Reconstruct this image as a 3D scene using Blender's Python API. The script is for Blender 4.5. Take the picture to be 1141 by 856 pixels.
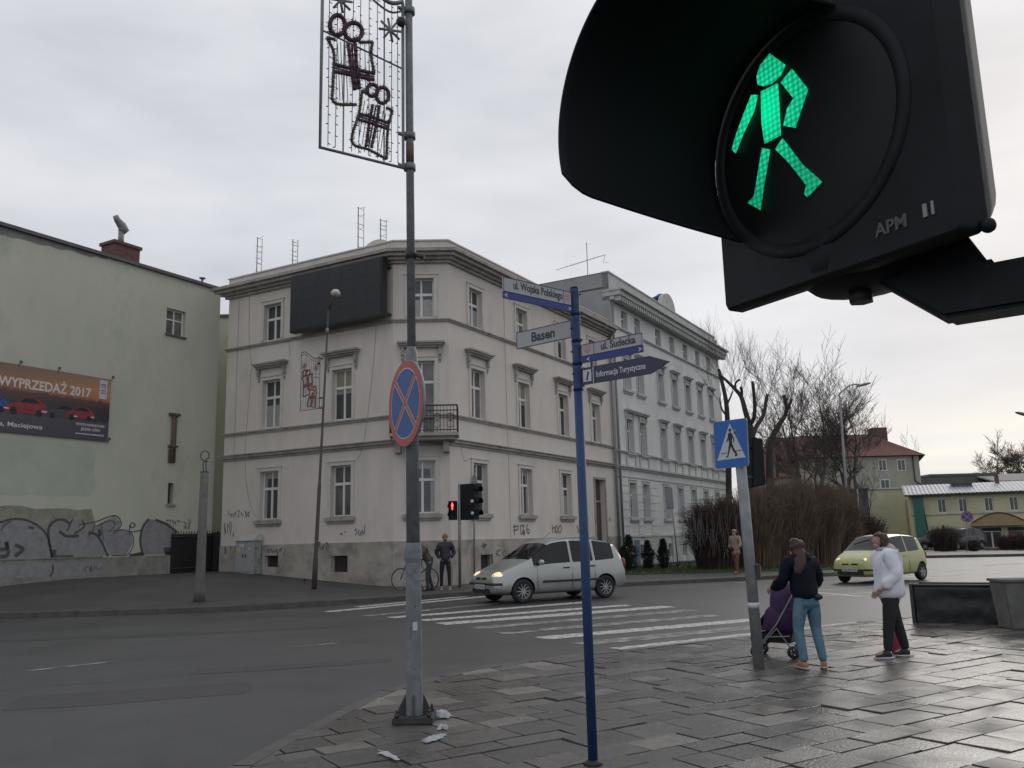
import bpy, bmesh, math, random
from mathutils import Vector, Matrix, noise
random.seed(7)
rad = math.radians
for o in list(bpy.data.objects):
    bpy.data.objects.remove(o)
SC = bpy.context.scene
COL = SC.collection
Z = Vector((0, 0, 1))

# ---------------------------------------------------------------- camera
FPX = 960.0
PITCH, ROLL = rad(10.27), rad(1.43)
CAM = Vector((0, 0, 1.6))
Fv = Vector((0, math.cos(PITCH), math.sin(PITCH)))
R0 = Vector((1, 0, 0)); U0 = Vector((0, -math.sin(PITCH), math.cos(PITCH)))
Rv = R0 * math.cos(ROLL) - U0 * math.sin(ROLL)
Uv = R0 * math.sin(ROLL) + U0 * math.cos(ROLL)
cd = bpy.data.cameras.new('camera')
cam = bpy.data.objects.new('camera', cd); COL.objects.link(cam)
cd.sensor_width = 36; cd.lens = FPX / 1141 * 36; cd.clip_start = 0.05; cd.clip_end = 5000
cam.matrix_world = Matrix(((Rv.x, Uv.x, -Fv.x, CAM.x), (Rv.y, Uv.y, -Fv.y, CAM.y), (Rv.z, Uv.z, -Fv.z, CAM.z), (0, 0, 0, 1)))
SC.camera = cam

# ---------------------------------------------------------------- world: heavy overcast over a Nishita sky
SUN_EL, SUN_AZ = rad(24), rad(35)          # azimuth clockwise from +Y
w = bpy.data.worlds.new('World'); SC.world = w; w.use_nodes = True
nt = w.node_tree; nt.nodes.clear()
def N_(t, **k):
    n = nt.nodes.new(t)
    for a, b in k.items(): setattr(n, a, b)
    return n
out = N_('ShaderNodeOutputWorld'); bg = N_('ShaderNodeBackground')
sky = N_('ShaderNodeTexSky', sky_type='NISHITA', sun_disc=False, sun_elevation=SUN_EL, sun_rotation=SUN_AZ, air_density=1.0, dust_density=3.0)
tc = N_('ShaderNodeTexCoord'); mp = N_('ShaderNodeMapping'); mp.inputs['Scale'].default_value = (1, 1, 3.2)
nz = N_('ShaderNodeTexNoise'); nz.inputs['Scale'].default_value = 2.2; nz.inputs['Detail'].default_value = 7; nz.inputs['Roughness'].default_value = .5
nt.links.new(tc.outputs['Generated'], mp.inputs['Vector']); nt.links.new(mp.outputs['Vector'], nz.inputs['Vector'])
cr = N_('ShaderNodeValToRGB')
cr.color_ramp.elements[0].position = .36; cr.color_ramp.elements[0].color = (5.15, 5.3, 5.75, 1)
cr.color_ramp.elements[1].position = .68; cr.color_ramp.elements[1].color = (7.3, 7.4, 7.75, 1)
nt.links.new(nz.outputs['Fac'], cr.inputs['Fac'])
# bright warm break low in the east of the picture
sep = N_('ShaderNodeSeparateXYZ'); nt.links.new(tc.outputs['Generated'], sep.inputs[0])
el = N_('ShaderNodeValToRGB'); el.color_ramp.elements[0].position = .0; el.color_ramp.elements[0].color = (0, 0, 0, 1)
el.color_ramp.elements[1].position = .16; el.color_ramp.elements[1].color = (0, 0, 0, 1)
e = el.color_ramp.elements.new(.045); e.color = (1, 1, 1, 1)
e = el.color_ramp.elements.new(.095); e.color = (.5, .5, .5, 1)
nt.links.new(sep.outputs['Z'], el.inputs['Fac'])
dotn = N_('ShaderNodeVectorMath', operation='DOT_PRODUCT'); dotn.inputs[1].default_value = (math.sin(rad(27)), math.cos(rad(27)), .02)
nrm = N_('ShaderNodeVectorMath', operation='NORMALIZE'); nt.links.new(tc.outputs['Generated'], nrm.inputs[0])
nt.links.new(nrm.outputs[0], dotn.inputs[0])
azr = N_('ShaderNodeMapRange', interpolation_type='SMOOTHSTEP'); azr.inputs[1].default_value = .93; azr.inputs[2].default_value = .99
nt.links.new(dotn.outputs['Value'], azr.inputs[0])
mul = N_('ShaderNodeMath', operation='MULTIPLY'); nt.links.new(el.outputs[0], mul.inputs[0]); nt.links.new(azr.outputs[0], mul.inputs[1])
nz2 = N_('ShaderNodeTexNoise'); nz2.inputs['Scale'].default_value = 3.0; mp2 = N_('ShaderNodeMapping'); mp2.inputs['Scale'].default_value = (1, 1, 9)
nt.links.new(tc.outputs['Generated'], mp2.inputs['Vector']); nt.links.new(mp2.outputs['Vector'], nz2.inputs['Vector'])
mr2 = N_('ShaderNodeMapRange'); mr2.inputs[1].default_value = .38; mr2.inputs[2].default_value = .6; nt.links.new(nz2.outputs['Fac'], mr2.inputs[0])
mul2 = N_('ShaderNodeMath', operation='MULTIPLY'); nt.links.new(mul.outputs[0], mul2.inputs[0]); nt.links.new(mr2.outputs[0], mul2.inputs[1])
mxw = N_('ShaderNodeMixRGB'); mxw.inputs[2].default_value = (8.4, 8.0, 7.0, 1)
nt.links.new(mul2.outputs[0], mxw.inputs[0]); nt.links.new(cr.outputs[0], mxw.inputs[1])
mxs = N_('ShaderNodeMixRGB'); mxs.inputs[0].default_value = .96
nt.links.new(sky.outputs[0], mxs.inputs[1]); nt.links.new(mxw.outputs[0], mxs.inputs[2])
nt.links.new(mxs.outputs[0], bg.inputs[0]); bg.inputs[1].default_value = .1
nt.links.new(bg.outputs[0], out.inputs[0])
# ---------------------------------------------------------------- sun behind cloud
sd = bpy.data.lights.new('sun', 'SUN'); sd.energy = .5; sd.angle = rad(30); sd.color = (1, .95, .87)
so = bpy.data.objects.new('sun', sd); COL.objects.link(so)
sv = Vector((math.sin(SUN_AZ) * math.cos(SUN_EL), math.cos(SUN_AZ) * math.cos(SUN_EL), math.sin(SUN_EL)))
so.rotation_euler = sv.to_track_quat('Z', 'Y').to_euler(); so.location = (0, 0, 40)
SC.view_settings.view_transform = 'Standard'; SC.view_settings.look = 'None'
SC.view_settings.exposure = .22; SC.view_settings.gamma = 1

# ---------------------------------------------------------------- pixel geometry of the survey (1141 x 856 picture)
def ray(x, y): return Fv + Rv * ((x - 570.5) / FPX) + Uv * ((428 - y) / FPX)
def G(x, y, z=0):
    d = ray(x, y); return CAM + d * ((z - CAM.z) / d.z)
def aty(x, y, Y):
    d = ray(x, y); return CAM + d * (Y / d.y)
def HT(x, y):                     # height of the rising far pavement
    a = min(1, max(0, (-4.5 - x) / 6.5)); b = min(1, max(0, (y - 22.5) / 7))
    return .12 + .55 * a * b
def GT(x, y):                     # point of the far pavement under a pixel
    z = .12
    for _ in range(25):
        P = G(x, y, z); z = .6 * z + .4 * HT(P.x, P.y)
    return G(x, y, z)
class Fr:                         # upright plane: u along it, z up, n outwards
    def __init__(s, O, Ud):
        s.O = Vector((O[0], O[1], 0)); s.U = Vector((Ud[0], Ud[1], 0)).normalized(); s.N = s.U.cross(Z)
    def p(s, u, z, n=0): return s.O + s.U * u + s.N * n + Z * z
    def px(s, x, y, n=0):
        d = ray(x, y); t = (s.O + s.N * n - CAM).dot(s.N) / d.dot(s.N); P = CAM + d * t
        return (P - s.O).dot(s.U), P.z
    def M(s, u, z, n=0):
        o = s.p(u, z, n); U, V, Nn = s.U, Z, s.N
        return Matrix(((U.x, V.x, Nn.x, o.x), (U.y, V.y, Nn.y, o.y), (U.z, V.z, Nn.z, o.z), (0, 0, 0, 1)))

# ---------------------------------------------------------------- materials
def mat(name, col, rough=.8, var=.15, scale=6, bump=0, metal=0, col2=None, spec=.5, detail=6, streak=0, coat=0, emit=None, es=1, dirt=None, bscale=None):
    m = bpy.data.materials.new(name); m.use_nodes = True
    t = m.node_tree; b = t.nodes['Principled BSDF']; L = t.links.new
    b.inputs['Roughness'].default_value = rough; b.inputs['Metallic'].default_value = metal
    b.inputs['Specular IOR Level'].default_value = spec; b.inputs['Coat Weight'].default_value = coat; b.inputs['Coat Roughness'].default_value = .08
    geo = t.nodes.new('ShaderNodeNewGeometry'); mpg = t.nodes.new('ShaderNodeMapping')
    L(geo.outputs['Position'], mpg.inputs['Vector'])
    if streak: mpg.inputs['Scale'].default_value = (1, 1, streak)
    n = t.nodes.new('ShaderNodeTexNoise'); n.inputs['Scale'].default_value = scale; n.inputs['Detail'].default_value = detail; n.inputs['Roughness'].default_value = .62
    L(mpg.outputs[0], n.inputs['Vector'])
    r = t.nodes.new('ShaderNodeValToRGB'); r.color_ramp.elements[0].position = .3; r.color_ramp.elements[1].position = .7
    c2 = col2 or tuple(min(1, c * (1 + var)) for c in col); c1 = col if col2 else tuple(c * (1 - var) for c in col)
    r.color_ramp.elements[0].color = (*c1, 1); r.color_ramp.elements[1].color = (*c2, 1)
    L(n.outputs['Fac'], r.inputs['Fac']); last = r.outputs[0]
    if dirt:                       # (colour, scale, threshold, amount)
        d = t.nodes.new('ShaderNodeTexNoise'); d.inputs['Scale'].default_value = dirt[1]; d.inputs['Detail'].default_value = 9; d.inputs['Roughness'].default_value = .7
        L(mpg.outputs[0], d.inputs['Vector'])
        q = t.nodes.new('ShaderNodeMapRange'); q.inputs[1].default_value = dirt[2]; q.inputs[2].default_value = dirt[2] + .15; q.inputs[4].default_value = dirt[3]
        L(d.outputs['Fac'], q.inputs[0])
        mx = t.nodes.new('ShaderNodeMixRGB'); mx.inputs[2].default_value = (*dirt[0], 1); L(q.outputs[0], mx.inputs[0]); L(last, mx.inputs[1]); last = mx.outputs[0]
    L(last, b.inputs['Base Color'])
    if bump:
        bn = t.nodes.new('ShaderNodeTexNoise'); bn.inputs['Scale'].default_value = bscale or scale * 8; bn.inputs['Detail'].default_value = 5
        L(geo.outputs['Position'], bn.inputs['Vector'])
        bp = t.nodes.new('ShaderNodeBump'); bp.inputs['Strength'].default_value = bump; bp.inputs['Distance'].default_value = .02
        L(bn.outputs['Fac'], bp.inputs['Height']); L(bp.outputs[0], b.inputs['Normal'])
    if emit: b.inputs['Emission Color'].default_value = (*emit, 1); b.inputs['Emission Strength'].default_value = es
    return m
M = {}
M['pink'] = mat('pinkish_render', (.56, .52, .475), .9, scale=1.6, bump=.2, bscale=30, streak=.35, col2=(.66, .61, .56), dirt=((.38, .355, .33), .8, .55, .5))
M['plinth'] = mat('brown_plinth_render', (.36, .33, .295), .9, .2, 1.5, .3, bscale=25, dirt=((.15, .14, .125), 1.2, .5, .6))
M['trim'] = mat('grey_trim', (.34, .32, .295), .9, .2, 3, .1, dirt=((.15, .14, .13), 2, .5, .6))
M['surround'] = mat('window_surround', (.56, .53, .49), .85, .1, 3)
M['white_render'] = mat('off_white_render', (.56, .56, .54), .9, scale=1.4, bump=.15, bscale=30, streak=.35, col2=(.68, .68, .66), dirt=((.36, .36, .35), .9, .56, .5))
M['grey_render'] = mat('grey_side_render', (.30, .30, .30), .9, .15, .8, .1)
M['white_trim'] = mat('weathered_white_trim', (.46, .46, .445), .9, .15, 3)
M['green_render'] = mat('pale_green_render', (.44, .45, .375), .92, scale=.6, bump=.25, bscale=20, streak=.6, col2=(.53, .535, .445), dirt=((.33, .345, .29), .6, .53, .65))
M['roof_metal'] = mat('dark_roof_metal', (.09, .09, .095), .6, .2, 3)
M['frame_white'] = mat('white_window_frame', (.66, .66, .65), .5, .08, 8)
M['glass'] = mat('dark_window_glass', (.030, .034, .036), .06, .5, 1.1, spec=.6, col2=(.085, .09, .09))
M['glass_warm'] = mat('curtained_window_glass', (.05, .05, .045), .08, .3, 1.3, spec=.6, col2=(.19, .19, .175))
M['curtain'] = mat('net_curtain_behind_glass', (.30, .30, .285), .15, .15, 9, spec=.6)
M['blind'] = mat('yellowish_blind_behind_glass', (.26, .25, .17), .15, .15, 5, spec=.6)
M['asphalt'] = mat('worn_wet_asphalt', (.034, .035, .036), .46, scale=.4, bump=.45, bscale=55, col2=(.058, .058, .058), dirt=((.022, .022, .023), .55, .52, .7), detail=12)
M['pavement'] = mat('dark_asphalt_pavement', (.045, .043, .041), .6, scale=.8, bump=.3, bscale=50, col2=(.075, .071, .067))
M['kerb'] = mat('kerb_granite', (.07, .068, .064), .55, .3, 5, .2)
M['grout'] = mat('wet_dirt_between_slabs', (.028, .026, .024), .6, .3, 10, .3)
M['paint'] = mat('worn_road_paint', (.50, .50, .46), .6, .15, 8, bump=.1, dirt=((.05, .05, .05), 9, .47, .85))
M['grass'] = mat('winter_grass', (.035, .055, .02), .95, .4, 4)
M['earth'] = mat('ground_earth', (.05, .048, .04), .9, .3, .5)
M['galv'] = mat('galvanised_steel', (.17, .19, .20), .55, .3, 14, .05, metal=.1, dirt=((.09, .09, .088), 7, .52, .7))
M['galv_grey'] = mat('grey_steel', (.22, .23, .235), .5, .2, 10, metal=.3)
M['rust'] = mat('rust', (.13, .085, .06), .9, .4, 20)
M['iron'] = mat('dark_cast_iron', (.035, .035, .037), .6, .3, 10)
M['brown_steel'] = mat('brown_painted_steel', (.075, .055, .05), .7, .25, 10)
M['blue'] = mat('blue_pole_paint', (.008, .040, .125), .55, .2, 12, dirt=((.16, .18, .21), 11, .60, .8))
M['blue_plain'] = mat('blue_sign_paint', (.012, .035, .20), .45, .08, 5)
M['navy'] = mat('navy_sign_face', (.02, .028, .062), .4, .1, 5)
M['sign_grey'] = mat('reflective_grey_sign_face', (.36, .37, .385), .45, .06, 5)
M['sign_back'] = mat('bare_aluminium', (.22, .23, .25), .5, .1, 5, metal=.4)
M['sign_white'] = mat('sign_white', (.50, .52, .55), .5, .05, 9)
M['black'] = mat('black_print', (.012, .012, .014), .5, .1, 5)
M['ink'] = mat('dark_lettering', (.03, .03, .045), .5, .1, 5)
M['pinkink'] = mat('faded_red_crest', (.42, .24, .24), .5, .1, 5)
M['red'] = mat('red_sign_paint', (.42, .085, .07), .45, .1, 5)
M['sign_blue'] = mat('blue_sign_face', (.035, .10, .28), .45, .08, 5)
M['cross_blue'] = mat('crossing_sign_blue', (.008, .11, .42), .4, .06, 5)
M['plastic'] = mat('black_polycarbonate', (.011, .013, .016), .6, .25, 12, bump=.05, bscale=200, spec=.22, dirt=((.035, .036, .036), 14, .6, .5))
M['plastic_in'] = mat('black_matt_plastic', (.006, .0075, .010), .7, .1, 12, spec=.25)
M['lens'] = mat('dark_lens', (.007, .009, .009), .5, .1, 30, spec=.25)
M['concrete'] = mat('old_concrete', (.12, .12, .112), .9, .2, 5, .3, dirt=((.07, .07, .07), 3, .5, .5))
M['snow'] = mat('old_snow', (.40, .41, .43), .8, .25, 20, .6)
M['brick'] = mat('red_chimney_brick', (.13, .07, .062), .9, .3, 9, .2)
M['tile'] = mat('red_roof_tile', (.14, .064, .052), .85, .35, 5, .5, bscale=8)
M['cream'] = mat('cream_render', (.50, .49, .33), .9, .1, 1)
M['old_grey'] = mat('grey_beige_render', (.33, .33, .28), .9, .15, 1)
M['green_banner'] = mat('green_banner', (.03, .13, .095), .6, .1, 3)
M['orange'] = mat('orange_render_strip', (.36, .24, .17), .8, .1, 3)
M['tin'] = mat('corrugated_tin', (.36, .37, .40), .5, .15, 3)
M['bark'] = mat('dark_bark', (.045, .040, .036), .95, .3, 8, .3)
M['twig'] = mat('twig', (.10, .087, .078), .95, .3, 8)
M['twig_pale'] = mat('pale_twig', (.12, .115, .11), .95, .2, 8)
M['willow'] = mat('reddish_brown_shoots', (.092, .066, .048), .95, .35, 1.5, col2=(.185, .13, .09))
M['willow_dark'] = mat('dark_shoots', (.05, .036, .028), .95, .35, 2)
M['conifer'] = mat('dark_conifer', (.012, .026, .014), .95, .4, 8)
M['tarp'] = mat('black_tarpaulin', (.010, .011, .014), .45, .3, 3, .4, bscale=7)
def P(name): return M[name]

# ---------------------------------------------------------------- mesh builder
WM = {}
def world_of(o): return WM.get(o.name, Matrix())
class MB:
    def __init__(s): s.bm = bmesh.new()
    def face(s, pts, mi=0):
        vs = [s.bm.verts.new(p) for p in pts]
        try:
            f = s.bm.faces.new(vs); f.material_index = mi; return f
        except ValueError: pass
    def box(s, c, size, rot=None, top=1.0, mi=0):
        hx, hy, hz = [v / 2 for v in size]; c = Vector(c); q = rot or Matrix.Identity(3)
        V = []
        for dz, k in ((-hz, 1), (hz, top)):
            for dx, dy in ((-hx, -hy), (hx, -hy), (hx, hy), (-hx, hy)):
                V.append(s.bm.verts.new(c + q @ Vector((dx * k, dy * k, dz))))
        for f in ((0, 3, 2, 1), (4, 5, 6, 7), (0, 1, 5, 4), (1, 2, 6, 5), (2, 3, 7, 6), (3, 0, 4, 7)):
            s.bm.faces.new([V[i] for i in f]).material_index = mi
        return s
    def fbox(s, fr, u0, u1, z0, z1, n0, n1, mi=0):        # box in a facade frame
        V = [s.bm.verts.new(fr.p(u, z, n)) for n in (n0, n1) for (u, z) in ((u0, z0), (u1, z0), (u1, z1), (u0, z1))]
        for f in ((0, 3, 2, 1), (4, 5, 6, 7), (0, 1, 5, 4), (1, 2, 6, 5), (2, 3, 7, 6), (3, 0, 4, 7)):
            s.bm.faces.new([V[i] for i in f]).material_index = mi
        return s
    def tube(s, pts, r, n=10, caps=True, mi=0, ref=None):
        pts = [Vector(p) for p in pts]; rs = r if isinstance(r, (list, tuple)) else [r] * len(pts)
        rings = []; 
        up = None
        for i, p in enumerate(pts):
            if i == 0: t = pts[1] - pts[0]
            elif i == len(pts) - 1: t = pts[-1] - pts[-2]
            else: t = (pts[i + 1] - pts[i]).normalized() + (pts[i] - pts[i - 1]).normalized()
            if t.length < 1e-9: t = Vector((0, 0, 1))
            t.normalize()
            if up is None:
                a = ref or (Vector((0, 0, 1)) if abs(t.z) < .9 else Vector((1, 0, 0)))
                up = (a - t * a.dot(t)).normalized()
            else: up = (up - t * up.dot(t)).normalized()
            b = t.cross(up)
            rings.append([s.bm.verts.new(p + (up * math.cos(2 * math.pi * k / n) + b * math.sin(2 * math.pi * k / n)) * max(rs[i], 1e-4)) for k in range(n)])
        for a, b in zip(rings, rings[1:]):
            for k in range(n):
                f = s.bm.faces.new((a[k], a[(k + 1) % n], b[(k + 1) % n], b[k])); f.material_index = mi; f.smooth = n > 5
        if caps:
            s.bm.faces.new(list(reversed(rings[0]))).material_index = mi; s.bm.faces.new(rings[-1]).material_index = mi
        return s
    def prism(s, pts, ext, mi=0):                          # planar polygon extruded by a vector
        pts = [Vector(p) for p in pts]; e = Vector(ext)
        a = [s.bm.verts.new(p) for p in pts]; b = [s.bm.verts.new(p + e) for p in pts]
        try:
            s.bm.faces.new(a).material_index = mi; s.bm.faces.new(list(reversed(b))).material_index = mi
            for i in range(len(pts)):
                j = (i + 1) % len(pts); s.bm.faces.new((a[j], a[i], b[i], b[j])).material_index = mi
        except ValueError: pass
        return s
    def sphere(s, c, r, seg=12, rings=8, scale=(1, 1, 1), rot=None, mi=0):
        m = Matrix.Translation(Vector(c)) @ (rot.to_4x4() if rot else Matrix()) @ Matrix.Diagonal((r * scale[0], r * scale[1], r * scale[2], 1))
        d = bmesh.ops.create_uvsphere(s.bm, u_segments=seg, v_segments=rings, radius=1, matrix=m)
        for v in d['verts']:
            for f in v.link_faces: f.smooth = True; f.material_index = mi
        return s
    def loft(s, rings, caps=True, mi=0, smooth=True, closed=True):
        R = [[s.bm.verts.new(p) for p in r] for r in rings]; n = len(R[0])
        for a, b in zip(R, R[1:]):
            for k in range(n if closed else n - 1):
                f = s.bm.faces.new((a[k], a[(k + 1) % n], b[(k + 1) % n], b[k])); f.smooth = smooth; f.material_index = mi
        if caps and closed:
            s.bm.faces.new(list(reversed(R[0]))).material_index = mi; s.bm.faces.new(R[-1]).material_index = mi
        return s
    def add(s, me, Mx=None):
        n0 = len(s.bm.verts); s.bm.from_mesh(me); s.bm.verts.ensure_lookup_table()
        if Mx is not None:
            for v in s.bm.verts[n0:]: v.co = Mx @ v.co
        return s
    def build(s, name, mt, parent=None, origin=None, bevel=0, fixn=True, Wm=None):
        bm = s.bm
        if fixn: bmesh.ops.recalc_face_normals(bm, faces=bm.faces)
        if bevel:
            ed = [e for e in bm.edges if len(e.link_faces) == 2 and e.calc_face_angle(0) > .6]
            bmesh.ops.bevel(bm, geom=ed, offset=bevel, segments=2, affect='EDGES', clamp_overlap=True)
        me = bpy.data.meshes.new(name); o = bpy.data.objects.new(name, me); COL.objects.link(o)
        if Wm is not None:                                  # mesh already in local coordinates of Wm
            WM[o.name] = Wm
            if parent is not None: o.parent = parent; o.matrix_local = world_of(parent).inverted() @ Wm
            else: o.matrix_world = Wm
        elif parent is not None:
            PM = world_of(parent); inv = PM.inverted()
            for v in bm.verts: v.co = inv @ v.co
            o.parent = parent; WM[o.name] = PM
        else:
            if origin is None:
                xs = [v.co.x for v in bm.verts]; ys = [v.co.y for v in bm.verts]; zs = [v.co.z for v in bm.verts]
                origin = Vector(((min(xs) + max(xs)) / 2, (min(ys) + max(ys)) / 2, min(zs)))
            origin = Vector(origin)
            for v in bm.verts: v.co -= origin
            o.location = origin; WM[o.name] = Matrix.Translation(origin)
        bm.to_mesh(me); bm.free()
        for m in (mt if isinstance(mt, (list, tuple)) else [mt]): me.materials.append(M[m] if isinstance(m, str) else m)
        return o
def tag(o, label=None, cat=None, group=None, kind=None):
    if label: o['label'] = label
    if cat: o['category'] = cat
    if group: o['group'] = group
    if kind: o['kind'] = kind
    return o
def thing(name, label, cat, Mx=(0, 0, 0), group=None):
    o = bpy.data.objects.new(name, None); COL.objects.link(o); o.empty_display_size = .3
    Mx = Mx if isinstance(Mx, Matrix) else Matrix.Translation(Vector(Mx))
    o.matrix_world = Mx; WM[o.name] = Mx
    return tag(o, label, cat, group)
def kids(o): return [c for c in bpy.data.objects if c.parent == o]
def copy_tree(o, parent=None, cache={}):
    c = o.copy(); COL.objects.link(c); c.parent = parent
    for ch in kids(o):
        d = copy_tree(ch, c)
    return c
_txt = {}
def text_mesh(s, size=1, ext=.0, align='LEFT', space=1.0, bold=0.0):
    cu = bpy.data.curves.new('t', 'FONT'); cu.body = s; cu.size = size; cu.extrude = ext; cu.align_x = align; cu.space_character = space; cu.offset = bold
    cu.resolution_u = 3
    o = bpy.data.objects.new('t', cu); COL.objects.link(o); bpy.context.view_layer.update()
    dg = bpy.context.evaluated_depsgraph_get(); me = bpy.data.meshes.new_from_object(o.evaluated_get(dg))
    bpy.data.objects.remove(o); return me
def add_text(mb, s, Mx, size, fit=None, align='LEFT', ext=.001, sx=1, bold=0.0):
    me = text_mesh(s, size, ext, 'LEFT', 1, bold)
    xs = [v.co.x for v in me.vertices]; wd = max(xs) - min(xs); x0 = min(xs)
    k = (fit / wd) if fit else sx
    off = {'LEFT': 0, 'CENTER': -.5, 'RIGHT': -1}[align] * wd * k
    mb.add(me, Mx @ Matrix.Translation((off - x0 * k, 0, 0)) @ Matrix.Diagonal((k, 1, 1, 1)))
    bpy.data.meshes.remove(me)
def ribbon(mb, fr, pts, wd, n=.004, closed=False, mi=0):   # painted stroke on a facade, pts in (u, z)
    pts = [Vector(p) for p in pts]
    if closed: pts.append(pts[0])
    L, Rr = [], []
    for i, p in enumerate(pts):
        a = pts[max(0, i - 1)]; b = pts[min(len(pts) - 1, i + 1)]; t = (b - a); t = t.normalized() if t.length > 1e-6 else Vector((1, 0)); q = Vector((-t.y, t.x)) * wd / 2
        L.append(mb.bm.verts.new(fr.p(p.x + q.x, p.y + q.y, n))); Rr.append(mb.bm.verts.new(fr.p(p.x - q.x, p.y - q.y, n)))
    for i in range(len(pts) - 1):
        mb.bm.faces.new((L[i], L[i + 1], Rr[i + 1], Rr[i])).material_index = mi
def smooth_pts(pts, k=5):                                   # Catmull-Rom
    pts = [Vector(p) for p in pts]; o = []
    for i in range(len(pts) - 1):
        p0 = pts[max(0, i - 1)]; p1 = pts[i]; p2 = pts[i + 1]; p3 = pts[min(len(pts) - 1, i + 2)]
        for j in range(k):
            t = j / k
            o.append(.5 * ((2 * p1) + (p2 - p0) * t + (2 * p0 - 5 * p1 + 4 * p2 - p3) * t * t + (3 * p1 - p0 - 3 * p2 + p3) * t ** 3))
    o.append(pts[-1]); return o

# ================================================================ GROUND
mb = MB(); mb.face([(-2500, -300, -.03), (2500, -300, -.03), (2500, 3500, -.03), (-2500, 3500, -.03)]); tag(mb.build('ground', 'earth'), kind='structure')
near = [(-30, -14), (-6, -10), (-3.2, -2), (-2.55, 2), (-2.2, 4.6)] + [tuple(G(x, y).xy) for x, y in ((289, 853), (388, 800), (435, 778), (471, 770), (526, 756), (605, 743), (700, 732.5), (830, 717.5), (968, 700), (1020, 693.5))] + [(22, 24.4), (60, 48)]
near = [Vector((p[0], p[1], 0)) for p in near]
near_s = smooth_pts(near, 5)
far = [Vector(p + (0,)) for p in ((-60, 21.3), (-30, 21.6), (-14, 22.0), (-9, 22.2), (-6.3, 22.9), (-4.6, 24.0), (0, 27.2), (4, 29.5), (8.5, 31.3), (12.5, 33.2), (15.5, 35.4), (17.4, 38.0), (18.4, 42), (19.2, 48), (20.0, 58), (20.6, 63.9))]
far_s = smooth_pts(far, 4)
# asphalt: one sheet under both kerbs
mb = MB(); mb.face([(-80, -60, 0), (140, -60, 0), (140, 64, 0), (-80, 64, 0)]); tag(mb.build('road', 'asphalt'), kind='structure')
# near paving base
mb = MB(); poly = near_s + [Vector((60, -30, 0)), Vector((-30, -30, 0))]
mb.prism([p + Z * .004 for p in poly], (0, 0, .085)); tag(mb.build('near_pavement_bed', 'grout'), kind='structure')
def strip(mb, line, w0, w1, z0, z1, side=1):
    offs = []
    for i, p in enumerate(line):
        t = (line[min(i + 1, len(line) - 1)] - line[max(i - 1, 0)]).normalized(); q = Vector((t.y, -t.x, 0)) * side
        offs.append((p + q * w0, p + q * w1))
    for (a0, a1), (b0, b1) in zip(offs, offs[1:]):
        mb.face([a0 + Z * z1, b0 + Z * z1, b1 + Z * z1, a1 + Z * z1]); mb.face([a0 + Z * z0, b0 + Z * z0, b0 + Z * z1, a0 + Z * z1]); mb.face([a1 + Z * z0, b1 + Z * z0, b1 + Z * z1, a1 + Z * z1])
def resample(line, step):
    out = [line[0].copy()]; acc = 0
    for a, b in zip(line, line[1:]):
        L = (b - a).length
        while acc + L >= step:
            t = (step - acc) / L; a = a + (b - a) * t; out.append(a.copy()); L = (b - a).length; acc = 0
        acc += L
    return out
mb = MB(); kl = resample(near_s, 1.0)
for a, b in zip(kl, kl[1:]):
    if a.y > 70 or a.y < -3: continue
    d = (b - a).normalized(); strip(mb, [a + d * .006, b - d * .006], -.0, .14, 0, .112 + random.uniform(-.004, .004))
tag(mb.build('near_kerb', 'kerb'), kind='structure')
mb = MB(); kl = resample(far_s, 1.0)
for a, b in zip(kl, kl[1:]):
    d = (b - a).normalized(); strip(mb, [a + d * .006, b - d * .006], 0, .15, 0, .125, side=-1)
tag(mb.build('far_kerb', 'kerb'), kind='structure')
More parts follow.
